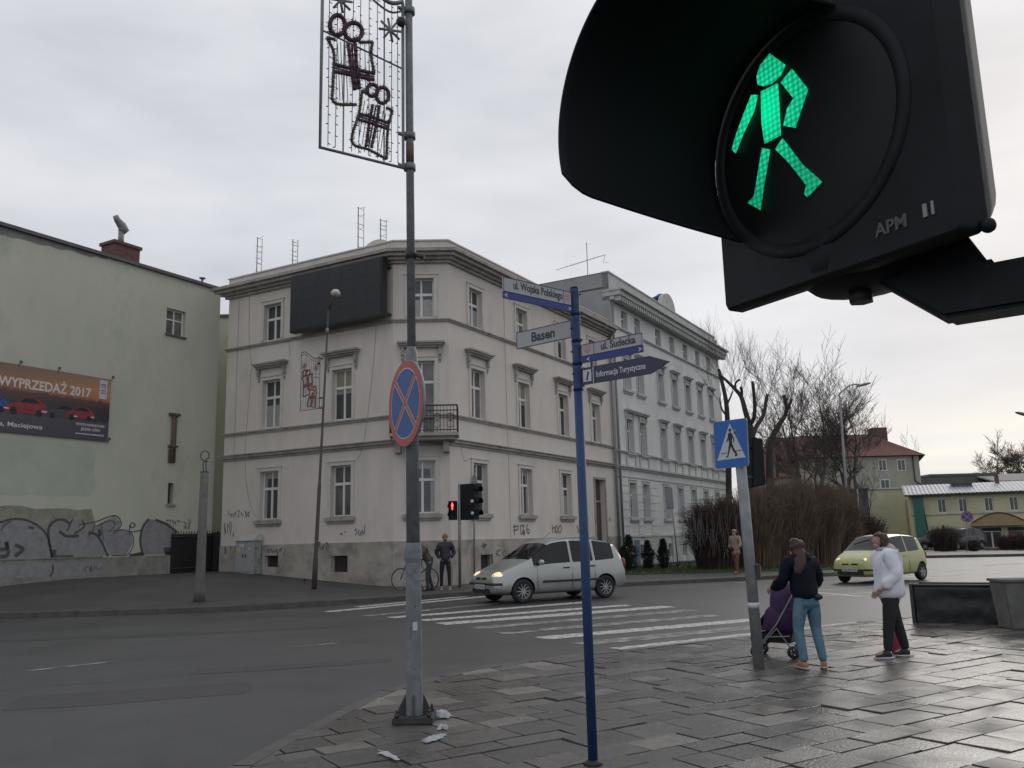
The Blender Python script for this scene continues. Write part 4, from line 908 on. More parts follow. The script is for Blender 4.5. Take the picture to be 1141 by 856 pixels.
fh = Fr(aty(961, 560, 82), (1, 0)); W2 = fh.px(1029, 560)[0]
mb = MB(); mb.fbox(fh, -5, W2, 0, 8.55, -10, 0)
side = [fh.p(W2, 8.55, 0), fh.p(W2, 8.55, -10), fh.p(W2, 10, -6), fh.p(W2, 10, -4)]; mb.build('wall', 'old_grey', h2)
mb = MB(); zr = 11.15; ov = .5; k1 = 9.7
A0, A1 = (-5, 8.55), (W2 + .5, 8.55)
e0 = fh.p(-5.4, 8.6, .5); e1 = fh.p(W2 + .45, 8.6, .5); m0 = fh.p(-5.0, k1, -1.5); m1 = fh.p(W2 - 2.0, k1 - .1, -1.5); r0_ = fh.p(-4.5, zr, -4); r1_ = fh.p(W2 - 2.8, zr, -4)
f1 = fh.p(W2 + 2.0, 6.5, -9); b1 = fh.p(W2 - 2, 8.6, -10); b0 = fh.p(-5.4, 8.6, -10)
for q in ((e0, e1, m1, m0), (m0, m1, r1_, r0_), (e1, f1, r1_, m1), (f1, b1, r1_), (b1, b0, r0_, r1_), (b0, e0, m0, r0_), (e0, b0, b1, e1), (e1, b1, f1)): mb.face(q)
ro = mb.build('roof', 'tile', h2)
mb = MB(); ua = fh.px(969, 476, -4)[0]; ub = fh.px(985, 476, -4)[0]; mb.fbox(fh, ua, ub, 10.4, 11.75, -4.6, -3.4); mb.build('chimney', 'brick', ro)
for x, y in ((983, 518), (1004, 518)): u, z = fh.px(x, y); rw(fh, h2, u, z - .6, .8, 1.1)
for x, y in ((986, 540),): u, z = fh.px(x, y); rw(fh, h2, u, z - .6, .9, 1.1)
mb = MB(); mb.tube([fh.p(W2 - .6, 8.5, .1), fh.p(W2 - .6, 6.2, .1), fh.p(W2 + .2, 5.6, .1)], .06, 6); mb.build('drainpipe', 'iron', h2)
cw = thing('annex_building', 'plain cream low building with an orange stripe left of the green banner', 'building', aty(992, 600, 76) * 1)
fc_ = Fr(aty(963, 560, 76), (1, 0)); W3 = fc_.px(1017, 560)[0]
mb = MB(); mb.fbox(fc_, 0, W3, 0, fc_.px(990, 545)[1], -5, 0); mb.build('wall', 'cream', cw)
mb = MB(); ua = fc_.px(1009, 560)[0]; ub = fc_.px(1014.5, 560)[0]; mb.fbox(fc_, ua, ub, .02, fc_.px(1012, 557)[1], .01, .04); mb.build('orange_stripe', 'orange', cw)
mb = MB(); zt = fc_.px(990, 545)[1]; mb.fbox(fc_, -.1, W3 + .1, zt, zt + .1, -5, .15); mb.build('roof_edge', 'sign_white', cw)
dk = thing('dark_building', 'dark grey plank wall of a low building behind the brown hedge end', 'building', aty(955, 600, 74))
fd = Fr(aty(940, 560, 74), (1, 0)); W4 = fd.px(968, 560)[0]; mb = MB(); zt = fd.px(955, 546)[1]; mb.fbox(fd, 0, W4, 0, zt, -3, 0); mb.build('wall', mat('dark_grey_wall', (.07, .075, .08), .9), dk)
mb = MB()
for i in range(1, 8): mb.fbox(fd, 0.01, W4 - .01, zt * i / 8 - .02, zt * i / 8 + .02, .005, .03)
mb.fbox(fd, -.1, W4 + .1, zt, zt + .12, -3.1, .1); mb.build('cladding_batten', 'iron', dk)

# cream shop building
FY = Fr(aty(1017, 600, 71), (7.4, -3.0))
sh = thing('shop_building', 'two storey cream shop building with a tin roof and arched canopy', 'building', FY.p(8, 0, 0))
YL = 16.0
ze = FY.px(1017, 552)[1]; wins = []
for x in (1049.5, 1073, 1102, 1130): u, _ = FY.px(x, 563); wins.append(u)
wins += [wins[-1] + 2.1, wins[-1] + 4.2, wins[-1] + 6.2]
zt, zb_ = FY.px(1102, 554)[1], FY.px(1102, 570)[1]
gz = FY.px(1102, 588)[1]
holes = [(u - .33, u + .33, zb_, zt) for u in wins]
shop = [(FY.px(1043, 600)[0], FY.px(1060, 600)[0]), (FY.px(1067, 600)[0], FY.px(1083, 600)[0]), (FY.px(1095, 600)[0], FY.px(1117, 600)[0]), (FY.px(1124, 600)[0], FY.px(1124, 600)[0] + 2.2), (11.4, 13.4)]
holes += [(a, b, .12, gz) for a, b in shop]
mb = MB(); wall_holes(mb, FY, 0, YL, 0, ze, holes, .2); p0, p1, p2, p3 = FY.p(0, 0), FY.p(YL, 0), FY.p(YL, 0, -3.6), FY.p(0, 0, -3.6)
for a, b in ((p1, p2), (p2, p3), (p3, p0)): mb.face([a, b, b + Z * ze, a + Z * ze])
mb.build('wall', 'cream', sh)
mb = MB(); k = 110
for i in range(k):                             # corrugated sheet
    a, b = i * (YL + .6) / k - .3, (i + 1) * (YL + .6) / k - .3; da, db = (.05 if i % 2 else 0), (0 if i % 2 else .05)
    mb.face([FY.p(a, ze + .02 + da, .45), FY.p(b, ze + .02 + db, .45), FY.p(b, ze + .95 + db, -3.8), FY.p(a, ze + .95 + da, -3.8)])
ro = mb.build('roof', 'tin', sh); mb = MB(); mb.fbox(FY, -.3, YL + .3, ze - .1, ze + .0, .2, .48); mb.build('gutter', 'iron', ro)
ua, za = FY.px(1060, 541, -2.4); ub, _ = FY.px(1083, 541, -2.4); mb = MB(); mb.fbox(FY, ua, ub, ze + .2, za + .12, -3, -2.2); mb.fbox(FY, ua - .1, ub + .1, za + .12, za + .2, -3.1, -2.1); mb.build('skylight', 'roof_metal', ro)
ua, za = FY.px(1111, 535, -3); mb = MB(); mb.fbox(FY, ua - .15, ua + .15, ze + .4, ze + 1.5, -3.4, -3.1); mb.build('chimney', 'brick', ro)
for u in wins:
    o = rw(FY, sh, u, zb_, .64, zt - zb_, n=-.12)
for i, (a, b) in enumerate(shop):
    mb = MB(); mb.fbox(FY, a, b, .12, gz, -.18, -.12); nm = 'shop_door' if i == 2 else 'shop_window'; o = mb.build(nm, 'glass', sh)
    mb = MB(); mb.fbox(FY, a, b, gz - .28, gz - .02, -.12, -.05); mb.build('fascia', 'black', o)
    mb = MB()
    fm = 'frame_white' if i == 2 else 'galv_grey'
    mb.fbox(FY, a, a + .06, .12, gz - .28, -.12, -.06); mb.fbox(FY, b - .06, b, .12, gz - .28, -.12, -.06); mb.fbox(FY, (a + b) / 2 - .06, (a + b) / 2 + .06, .12, gz - .28, -.12, -.05); mb.fbox(FY, a, b, gz - .34, gz - .28, -.12, -.05)
    mb.build('frame', fm, o)
    if i == 3: mb = MB(); mb.fbox(FY, a + .1, a + .6, .95, 1.15, -.05, -.03); mb.build('shop_sticker', 'red', o)
zs = FY.px(1049, 574)[1]; mb = MB(); mb.fbox(FY, 0, YL, zs, zs + .08, .0, .06); mb.fbox(FY, 0, YL, ze - .2, ze - .1, .0, .1); mb.build('string_course', 'trim', sh)
ua = FY.px(1084, 600)[0]; uc = FY.px(1124, 600)[0] + 1.2; cz = FY.px(1084, 583)[1]; wd = (uc - ua)
pts = [FY.p(ua + wd * i / 16, cz + .72 * math.sin(math.pi * i / 16) , .0) for i in range(17)]
mb = MB(); mb.prism(pts + [FY.p(uc, cz - .25, 0), FY.p(ua, cz - .25, 0)], FY.N * .9); can = mb.build('canopy', mat('tan_canopy', (.30, .24, .13), .8), sh)
mb = MB(); mb.tube([p + FY.N * .92 + Z * .03 for p in pts], .05, 5); mb.build('canopy_edge', 'brown_steel', can)
mb = MB(); mb.fbox(FY, ua, ua + .5, .0, cz - .25, .0, .3); mb.build('pillar', 'orange', sh)
mb = MB(); mb.tube([FY.p(FY.px(1033, 600)[0] + .25, .1, .1), FY.p(FY.px(1033, 600)[0] - .1, ze - .1, .1)], .05, 6); mb.build('drainpipe', 'brown_steel', sh)
gb = thing('vertical_banner', 'tall plain green vertical banner at the left end of the cream shop building', 'banner', FY.p(.6, 0, .2))
ua, ub = FY.px(1020.5, 590, .2)[0], FY.px(1032, 590, .2)[0]; mb = MB(); mb.fbox(FY, ua, ub, .05, ze - .1, .2, .26); mb.build('cloth', 'green_banner', gb); mb = MB(); mb.fbox(FY, ua - .05, ub + .05, ze - .1, ze - .04, .05, .3); mb.build('rail', 'iron', gb)
fb = thing('flat_roof_building', 'long grey flat roofed block just above the tin roof of the cream shop', 'building', aty(1085, 590, 95))
ff = Fr(aty(1040, 560, 95), (1, 0)); mb = MB(); mb.fbox(ff, 0, ff.px(1112, 540)[0], 0, ff.px(1080, 530)[1], -8, 0); mb.fbox(ff, -2, 1.6, 0, ff.px(1040, 534)[1], -8, .4); mb.build('wall', 'concrete', fb); mb = MB(); z_ = ff.px(1080, 530)[1]; mb.fbox(ff, -.1, ff.px(1112, 540)[0] + .1, z_, z_ + .25, -8.1, .1); mb.build('roof_edge', 'roof_metal', fb)
fb = thing('flat_roof_building', 'low roofed block at the right edge above the cream shop', 'building', aty(1128, 590, 92))
mb = MB(); ff = Fr(aty(1112, 560, 92), (1, 0)); z_ = ff.px(1125, 537)[1]; mb.fbox(ff, 0, 9, 0, z_, -8, 0); mb.build('wall', 'old_grey', fb); mb = MB(); mb.prism([ff.p(-.3, z_, .3), ff.p(9.3, z_, .3), ff.p(9.3, z_ + .95, -4), ff.p(-.3, z_ + .95, -4)], Z * .15); mb.build('roof', 'trim', fb)
# snow heaps and planted strip before the shop
mb = MB(); r_ = random.Random(8)
for i in range(36):
    x = 1034 + i * 3.2 + r_.uniform(-1, 1); c = G(x, 615.2, .02); mb.sphere(c, r_.uniform(.25, .5), 8, 5, (1.3, .8, .22))
tag(mb.build('snow_bank', 'snow'), 'long low bank of dirty snow before the cream shop', 'snow', kind='stuff')
mb = MB(); mb.prism([G(x, y, .02) for x, y in ((1010, 622), (1200, 618.5), (1200, 616.0), (1025, 617.5))], (0, 0, .13)); tag(mb.build('traffic_island', 'kerb'), kind='structure')

# ================================================================ TREES AND SHRUBS
def branch_rec(mb, p, d, L_, r, lev, rs, up=.12, spread=.55, n=5, minr=.008, kinks=4, fork=(2, 3), tb=None):
    pts = [p.copy()]; rr_ = [r]; q = p.copy(); dd = d.copy()
    for i in range(kinks):
        dd = (dd + Vector((rs.gauss(0, .12), rs.gauss(0, .12), rs.gauss(0, .06) + up * .3))).normalized(); q = q + dd * L_ / kinks; pts.append(q.copy()); rr_.append(max(minr * .6, r * (1 - .42 * (i + 1) / kinks)))
    (mb if lev > 3 or tb is None else tb if lev > 3 else mb).tube(pts, rr_, n if r > .03 else 3, caps=False)
    if lev == 0: return
    k = rs.randint(*fork)
    for i in range(k):
        t_ = 1 if i == 0 else rs.uniform(.3, .98)
        j = min(kinks - 1, int(t_ * kinks)); base = pts[j].lerp(pts[j + 1], min(1, t_ * kinks - j)); a = rs.uniform(0, 6.283); ax_ = Vector((math.cos(a), math.sin(a), 0))
        nd = (dd + ax_ * spread * (rs.uniform(.15, .5) if i == 0 else rs.uniform(.8, 1.5)) + Z * up).normalized()
        branch_rec(mb, base, nd, L_ * (rs.uniform(.72, .88) if i == 0 else rs.uniform(.55, .82)), max(minr, rr_[j + 1] * (.85 if i == 0 else rs.uniform(.5, .7))), lev - 1, rs, up, spread, n, minr, max(2, kinks - (lev < 4)), fork, tb)
def bare_tree(label, base, H_, r, seed, lev=5, name='bare_tree', spread=.55, up=.12, twigm='twig', group=None, trunks=1, minr=.012, fork=(2, 3), lean=0, trunkfrac=.2):
    rs = random.Random(seed); t_ = thing(name, label, 'tree', base, group)
    tr, cr_ = MB(), MB()
    for k in range(trunks):
        b = Vector(base) + Vector((rs.uniform(-.6, .6), rs.uniform(-.5, .5), 0)) * (trunks > 1); b.z = base[2]
        q = b + Vector((lean, 0, H_ * trunkfrac)) ; d = Vector((rs.uniform(-.1, .1) + (k - (trunks - 1) / 2) * .25, 0, 1)).normalized(); mid = b + (q - b) * .5 + Vector((rs.uniform(-.1, .1), 0, 0))
        tr.tube([b, mid, q], [r * 1.25, r, r * .85], 8)
        branch_rec(cr_, q, d, H_ * .235, r * .8, lev, rs, up, spread, 5, minr, 4, fork, tr)
    tr.build('trunk', 'bark', t_); cr_.build('crown', twigm, t_, fixn=False)
    return t_
def atg(x, Y): p = aty(x, 600, Y); return Vector((p.x, p.y, 0))
bare_tree('big bare tree with a dense crown over the red roof, left of the street lamp', atg(909, 60), 14.2, .26, 21, 6, trunks=3, minr=.011, up=.09, spread=.62, fork=(3, 4))
bare_tree('big bare tree standing just right of the tall street lamp', atg(953, 62), 13.4, .24, 29, 6, trunks=3, minr=.011, up=.08, spread=.66, fork=(3, 4))
bare_tree('small dark bare tree between the brown hedge and the cream annex', atg(968, 52), 6.0, .10, 31, 5, minr=.008, fork=(3, 4), spread=.7)
bare_tree('pale slender bare tree beyond the red roofed house', atg(1018, 110), 15.5, .2, 33, 6, twigm='twig_pale', minr=.012, up=.25, spread=.4)
bare_tree('spreading bare tree above the grey flat roofed block', atg(1113, 120), 15.2, .42, 37, 6, minr=.026, spread=.8, up=.05, fork=(3, 4))
bare_tree('bare tree cut by the right picture edge above the cream shop', atg(1152, 118), 14.2, .38, 39, 6, minr=.024, spread=.8, up=.05, fork=(3, 4))
# heavily pollarded trees
def pollard(label, Y, limbs, radii, seed, twigs=True, base=None, tl=1.0):
    rs = random.Random(seed); b = atg(*base); t_ = thing('pollarded_tree', label, 'tree', b, 'pollarded trees by the white house'); tr, cr_ = MB(), MB()
    for L_, (ra, rb_) in zip(limbs, radii):
        pts = [aty(x, y, Y + dy) for x, y, dy in L_]; pts = smooth_pts(pts, 3); k = len(pts); rr_ = [.66 * (ra + (rb_ - ra) * i / (k - 1)) for i in range(k)]; tr.tube(pts, rr_, 8)
        if twigs:
            for j in range(4):
                p = pts[rs.randint(k // 2, k - 1)]; a = rs.uniform(0, 6.28); branch_rec(cr_, p, Vector((math.cos(a) * .5, math.sin(a) * .5, 1)).normalized(), rs.uniform(.7, 1.3) * tl, .014, 3, rs, .2, .35, 3, .0042, 3, (2, 4))
    tr.build('trunk', 'bark', t_); cr_.build('crown', 'twig', t_, fixn=False); return t_
def c6(*p): return [(740 + x / 4.756, 380 + y / 4.756, dy) for x, y, dy in p]
pollard('pollarded tree with five cut upright limbs behind the pedestrian crossing sign', 44, [c6((470, 1100, 0), (465, 800, 0), (465, 530, 0), (450, 440, 0)), c6((450, 440, 0), (430, 370, .2), (410, 300, .4), (380, 260, .5), (330, 210, .8), (288, 175, 1)), c6((410, 300, .4), (412, 270, .3), (407, 243, .2)), c6((380, 258, .5), (378, 225, .5), (400, 205, .2)), c6((452, 445, 0), (475, 410, -.4), (480, 330, -.6), (468, 215, -.6)), c6((468, 510, 0), (490, 450, .5), (525, 395, .8), (547, 283, 1))], [(.42, .27), (.24, .09), (.13, .11), (.09, .08), (.17, .12), (.19, .13)], 41, base=(838, 44), tl=1.0)
pollard('thin crooked pollarded tree close to the end of the white house', 50, [c6((345, 1100, 0), (342, 700, 0), (335, 410, 0), (325, 300, 0), (300, 190, .4), (290, 150, .5)), c6((335, 400, 0), (305, 360, .5), (295, 300, .8)), c6((332, 340, 0), (355, 290, .3), (362, 265, .4))], [(.3, .12), (.1, .06), (.1, .05)], 43, base=(812, 50), tl=1.2)
pollard('single pollarded tree with a forked cut top left of the red roof', 46, [c6((575, 1100, 0), (570, 900, 0), (560, 700, 0), (562, 560, 0), (590, 475, 0), (640, 400, 0)), c6((638, 402, 0), (648, 350, .1), (634, 288, .2)), c6((638, 402, 0), (660, 350, -.2), (676, 308, -.3))], [(.42, .17), (.13, .16), (.13, .11)], 47, base=(861, 46), tl=1.0)
# brown shoot hedge: upright shoots springing from a stool and bending over
def shoot_bush(label, x, Y, w_, H_, n, m, seed, droop=.25, name='shrub', group='leafless brown shrubs along the verge'):
    rs = random.Random(seed); c = atg(x, Y); t_ = thing(name, label, 'shrub', c + Z * .12, group); mb = MB(); core = MB()
    for i in range(n):
        a = rs.uniform(0, 6.283); rr_ = math.sqrt(rs.random()); bx = Vector((math.cos(a) * rr_ * w_ * .36, math.sin(a) * rr_ * w_ * .30, .12)); ho = H_ * rs.uniform(.45, 1.02) * (1 - .18 * rr_ ** 2)
        tip = Vector((bx.x * 1.45 + rs.gauss(0, .18), bx.y * 1.45 + rs.gauss(0, .18), ho)); mid = Vector((bx.x * 1.15, bx.y * 1.15, ho * .55)); dr_ = Vector((math.cos(a), math.sin(a), 0)) * droop * rs.random()
        pts = [c + bx, c + mid, c + tip, c + tip + dr_ + Z * (-.25 * droop * rs.random() + .05)]
        mb.tube(pts, [.013, .011, .008, .004], 3, caps=False)
        for k in range(3):
            s = rs.uniform(.35, .95); q = (c + mid).lerp(c + tip, s); e = q + Vector((rs.gauss(0, .16), rs.gauss(0, .16), rs.uniform(.1, .4))); mb.tube([q, e], [.006, .003], 3, caps=False)
    mb.build('shoots', m, t_, fixn=False)
    for i in range(14):
        a = rs.uniform(0, 6.28); p = c + Vector((math.cos(a) * w_ * .2 * rs.random(), math.sin(a) * w_ * .2 * rs.random(), .1)); core.tube([p, p + Vector((rs.gauss(0, .15), rs.gauss(0, .1), H_ * .35))], [.05, .02], 5)
    core.build('stems', 'bark', t_)
shoot_bush('dark twiggy shrub with pale hanging twigs at the corner of the white house', 798, 38, 2.4, 3.2, 1700, 'willow_dark', 51, .6)
shoot_bush('reddish brown shrub behind the leaning crossing sign post', 838, 39, 3.0, 3.7, 1900, 'willow', 52)
shoot_bush('tall reddish brown shrub directly behind the woman with the pushchair', 872, 40, 3.3, 4.2, 2100, 'willow', 53)
shoot_bush('reddish brown shrub in the middle of the row left of the lamp post', 905, 41, 3.2, 4.25, 2000, 'willow', 54)
shoot_bush('last reddish brown shrub of the row next to the lamp post', 930, 42.5, 2.7, 3.95, 1600, 'willow', 55)
shoot_bush('low dark shrub behind the yellow car, right of the street lamp', 960, 47, 2.3, 2.6, 1100, 'willow_dark', 56)
mb = MB(); rs = random.Random(5)
c = atg(793, 36.9)
for i in range(60):
    a = rs.uniform(2.4, 6.0); p = c + Vector((math.cos(a) * rs.uniform(.5, 1.2), math.sin(a) * .5, rs.uniform(1.6, 2.9))); pts = [p]
    for k in range(4): p = p + Vector((rs.gauss(0, .04), rs.gauss(0, .03), -rs.uniform(.15, .35))); pts.append(p)
    mb.tube(pts, .009, 3, caps=False)
mb.build('hanging_twigs', 'twig_pale', bpy.data.objects['shrub'], fixn=False)
def conifer(label, x, Y, w_, H_, seed):
    rs = random.Random(seed); c = atg(x, Y) + Z * .15; t_ = thing('conifer', label, 'conifer', c, 'small dark conifers before the white house'); mb = MB(); mb.tube([c, c + Z * H_ * .8], [.05, .02], 6); mb.build('trunk', 'bark', t_); mb = MB()
    for i in range(1500):
        s = rs.random(); z = H_ * (.04 + .96 * s); env = w_ / 2 * min(1, (1 - s) * 2.2 + .08) * min(1, .55 + s * 3) * (1 + .18 * math.sin(z * 9 + seed)); a = rs.uniform(0, 6.283); rr_ = env * rs.uniform(.55, 1.1)
        p = c + Vector((math.cos(a) * rr_, math.sin(a) * rr_, z)) + Vector((rs.gauss(0, .03), rs.gauss(0, .03), 0)); d = Vector((math.cos(a) * .6, math.sin(a) * .6, rs.uniform(.5, 1.2))).normalized() * rs.uniform(.06, .13); sd_ = Vector((-math.sin(a), math.cos(a), rs.uniform(-.5, .5))) * .03
        mb.face([p - sd_, p + sd_, p + d]); 
    mb.build('crown', 'conifer', t_, fixn=False)
conifer('widest dark conifer, by the drainpipe behind the silver car', 700, 38.5, .7, 1.5, 1); conifer('slim dark conifer, middle of the three before the white house', 721, 39, .5, 1.25, 2); conifer('dark conifer next to the leaning grey sign post', 738, 39.5, .5, 1.3, 3)
conifer('broad low dark conifer bush touching the corner of the pinkish house', 694, 39.5, .7, 1.0, 4)
# shrubs before the cream shop
def low_shrub(label, x, Y, w_, H_, n, seed):
    shoot_bush(label, x, Y, w_, H_, n, 'willow_dark', seed, .2, 'low_shrub', 'leafless low shrubs before the cream shop')
low_shrub('twiggy leafless shrub before the first shop window', 1052, 61, 2.0, 1.9, 500, 61)
for i, (x, lab) in enumerate(((1118, 'low twiggy hedge plant right of the shop door'), (1127, 'low twiggy hedge plant under the red shop sticker'), (1137, 'low twiggy hedge plant at the right picture edge'))): low_shrub(lab, x, 62, .9, 1.05, 260, 62 + i)
low_shrub('tiny twiggy shrub right beside the far round sign pole', 1083, 59, .8, .8, 160, 66)

# street lamp and posts on the far right
def lamp(label, xb, yb, Y, top, head, name='street_lamp'):
    b = aty(xb, 600, Y); b.z = .1; t_ = thing(name, label, 'street lamp', b); T_ = aty(top[0], top[1], Y); T_.x = T_.x; H1 = aty(head[0], head[1], Y)
    mb = MB(); mb.tube([b, T_], [.10, .05], 10); mb.tube([b, b + Z * .9], .13, 10); mb.build('pole', 'galv_grey', t_)
    mb = MB(); a = T_; c = a.lerp(H1, .45) + Z * .28; mb.tube(smooth_pts([a - Z * .1, a + Z * .12, c, a.lerp(H1, .75) + Z * .15, H1 - (H1 - a).normalized() * .1], 4), .035, 7); mb.build('arm', 'galv_grey', t_)
    mb = MB(); d = (H1 - a); d.z *= .5; d.normalize(); mb.loft([[H1 + d * s + Vector((0, math.cos(q) * w_, math.sin(q) * h_ )) for q in [i * math.pi / 5 for i in range(10)]] for s, w_, h_ in ((-.42, .05, .04), (-.3, .11, .07), (0, .15, .08), (.25, .12, .06), (.36, .04, .03))]); mb.build('lamp_head', 'galv_grey', t_)
    return t_
lamp('tall grey street lamp with a bent arm rising in front of the bare trees', 946, 620, 45, (935.6, 441), (963, 428.5))
lamp('grey street lamp whose head just enters at the right picture edge', 1172, 620, 40, (1163, 472), (1140, 461.5))
b = atg(960, 43) + Z * .1; t_ = thing('thin_post', 'thin grey post with an orange plate between hedge and yellow car', 'post', b); mb = MB(); mb.tube([b, aty(955, 545, 43)], .03, 6); mb.build('pole', 'galv_grey', t_)
mb = MB(); q = aty(959.5, 590, 42.9); mb.box(q, (.12, .05, .6)); mb.build('orange_plate', mat('orange_plate', (.5, .16, .03), .6), t_)
# leaning road sign seen from behind
b = aty(754, 600, 43); b.z = .15; t_ = thing('road_sign', 'leaning grey road sign seen from the back on the verge', 'road sign', b); top_ = aty(747.5, 553, 43); mb = MB(); mb.tube([b, top_], .03, 8); mb.build('pole', 'galv_grey', t_)
mb = MB(); pl = [aty(x, y, 42.95) for x, y in ((740.5, 544), (749, 543), (751, 567), (743, 568))]; mb.prism(pl, (.0, .03, 0)); mb.build('sign_plate', 'sign_back', t_)
# far no stopping sign
def no_stopping(t_, c, N3, R_, thick=.02):
    q = N3.to_track_quat('Z', 'Y').to_matrix(); 
    def disc(r0, r1, z, k=48): return [[c + q @ Vector((rr * math.cos(a), rr * math.sin(a), z)) for a in [i * 2 * math.pi / k for i in range(k)]] for rr in (r0, r1)]
    k = 48
    def circ(rr, z): return [c + q @ Vector((rr * math.cos(a), rr * math.sin(a), z)) for a in [i * 2 * math.pi / k for i in range(k)]]
    mb = MB(); mb.loft([circ(R_, -thick), circ(R_ * 1.01, -thick * .3), circ(R_, 0)]); pl = mb.build('sign_plate', 'sign_back', t_)
    mb = MB(); mb.face(circ(R_ * .985, .0015)); mb.build('red_field', 'red', pl, fixn=False)
    q_ = q
    w_ = .085 * R_ * 2 * .82; ri = R_ * .80
    def wedge(a0, z, grow=0.0):          # segment of the disc between the two diagonal bars
        off = (w_ / 2 - grow) * math.sqrt(2); apex = Vector((math.cos(a0) * off, math.sin(a0) * off)); out_ = []
        R2 = ri + grow; hw = w_ / 2 - grow
        h_ = math.asin(min(.99, hw / R2)); s = a0 - math.pi / 4 + h_; e = a0 + math.pi / 4 - h_
        out_.append(apex)
        for i in range(15): a = s + (e - s) * i / 14; out_.append(Vector((math.cos(a), math.sin(a))) * R2)
        return [c + q_ @ Vector((p.x, p.y, z)) for p in out_]
    mb = MB(); mw = MB()
    for j in range(4): mw.face(wedge(j * math.pi / 2, .003, .012 * R_ * 2)); mb.face(wedge(j * math.pi / 2, .0045))
    mw.build('white_outline', 'sign_white', pl, fixn=False); mb.build('blue_field', 'sign_blue', pl, fixn=False)
b = G(1077.5, 617, .05); t_ = thing('no_stopping_sign', 'small far no stopping sign on a post before the cream shop', 'road sign', b); mb = MB(); tp = aty(1077, 571, b.y); mb.tube([b, tp], .03, 6); mb.build('pole', 'galv_grey', t_)
no_stopping(t_, aty(1077, 576, b.y) + Vector((0, -.06, 0)), Vector((-.75, -1, 0)).normalized(), .36)

# ================================================================ STREET FURNITURE, FAR SIDE
# concrete stub post on the left
b = GT(222, 670); t_ = thing('concrete_post', 'old grey tapered concrete post with an iron loop on top, on the left pavement', 'post', b)
tp = aty(228, 527, b.y); mb = MB()
mb.loft([[c + Vector((math.cos(a) * r_, math.sin(a) * r_, 0)) for a in [math.pi / 4 + i * math.pi / 4 for i in range(8)]] for c, r_ in ((b, .17), (b + Z * .3, .145), (b.lerp(tp, .33), .13), (tp, .115))]); mb.build('shaft', 'concrete', t_)
mb = MB(); lp = [(-.03, 0), (-.05, .3), (.09, .3), (-.1, .38), (-.12, .52), (-.02, .62), (.09, .55), (.1, .42), (.02, .34), (.05, 0)]
mb.tube(smooth_pts([tp + Vector((x, 0, z)) for x, z in lp], 3), .018, 6); mb.fbox(Fr(tp, (1, 0)), -.1, .1, tp.z, tp.z + .04, -.08, .08); mb.build('iron_loop', mat('weathered_green_iron', (.07, .10, .09), .8, .3, 20), t_)
# cable cabinet
uc_ = FL.px(283, 610)[0]; b = FL.p(uc_, 0, .32); b.z = HT(b.x, b.y); t_ = thing('utility_cabinet', 'pale battered street cable cabinet with graffiti and stickers against the corner house', 'cabinet', b)
FK = Fr(b, UL); mb = MB(); mb.fbox(FK, -.5, .5, b.z - .02, b.z + 1.22, -.22, .14); mb.build('body', mat('stained_grey_cabinet', (.30, .31, .30), .7, .2, 6, dirt=((.12, .12, .115), 5, .5, .8)), t_, bevel=.01)
mb = MB(); v = [FK.p(-.54, b.z + 1.22, .2), FK.p(.54, b.z + 1.22, .2), FK.p(.54, b.z + 1.22, -.24), FK.p(-.54, b.z + 1.22, -.24)]; w_ = [FK.p(-.5, b.z + 1.47, -.06), FK.p(.5, b.z + 1.47, -.06), FK.p(.5, b.z + 1.47, -.16), FK.p(-.5, b.z + 1.47, -.16)]
mb.loft([v, w_], smooth=False); mb.build('lid', mat('pale_lid', (.42, .42, .41), .7, .1, 5), t_)
for s in (-1, 1):
    mb = MB(); mb.fbox(FK, -.48 if s < 0 else .01, -.01 if s < 0 else .48, b.z + .08, b.z + 1.18, .14, .155); d_ = mb.build('door', mat('stained_door', (.33, .34, .33), .7, .25, 9, dirt=((.10, .10, .10), 9, .52, .8)), t_); mb = MB(); mb.fbox(FK, s * .08 - .015, s * .08 + .015, b.z + .6, b.z + .72, .155, .18); mb.build('handle', 'iron', d_)
mb = MB(); mb.fbox(FK, -.40, -.22, b.z + .8, b.z + .96, .155, .158); mb.build('yellow_sticker', mat('yellow_sticker', (.45, .42, .12), .6), t_)
mb = MB(); mb.fbox(FK, .22, .3, b.z + .88, b.z + .98, .155, .158); mb.fbox(FK, -.28, -.02, b.z + 1.0, b.z + 1.1, .155, .158); mb.build('sticker', 'sign_white', t_)
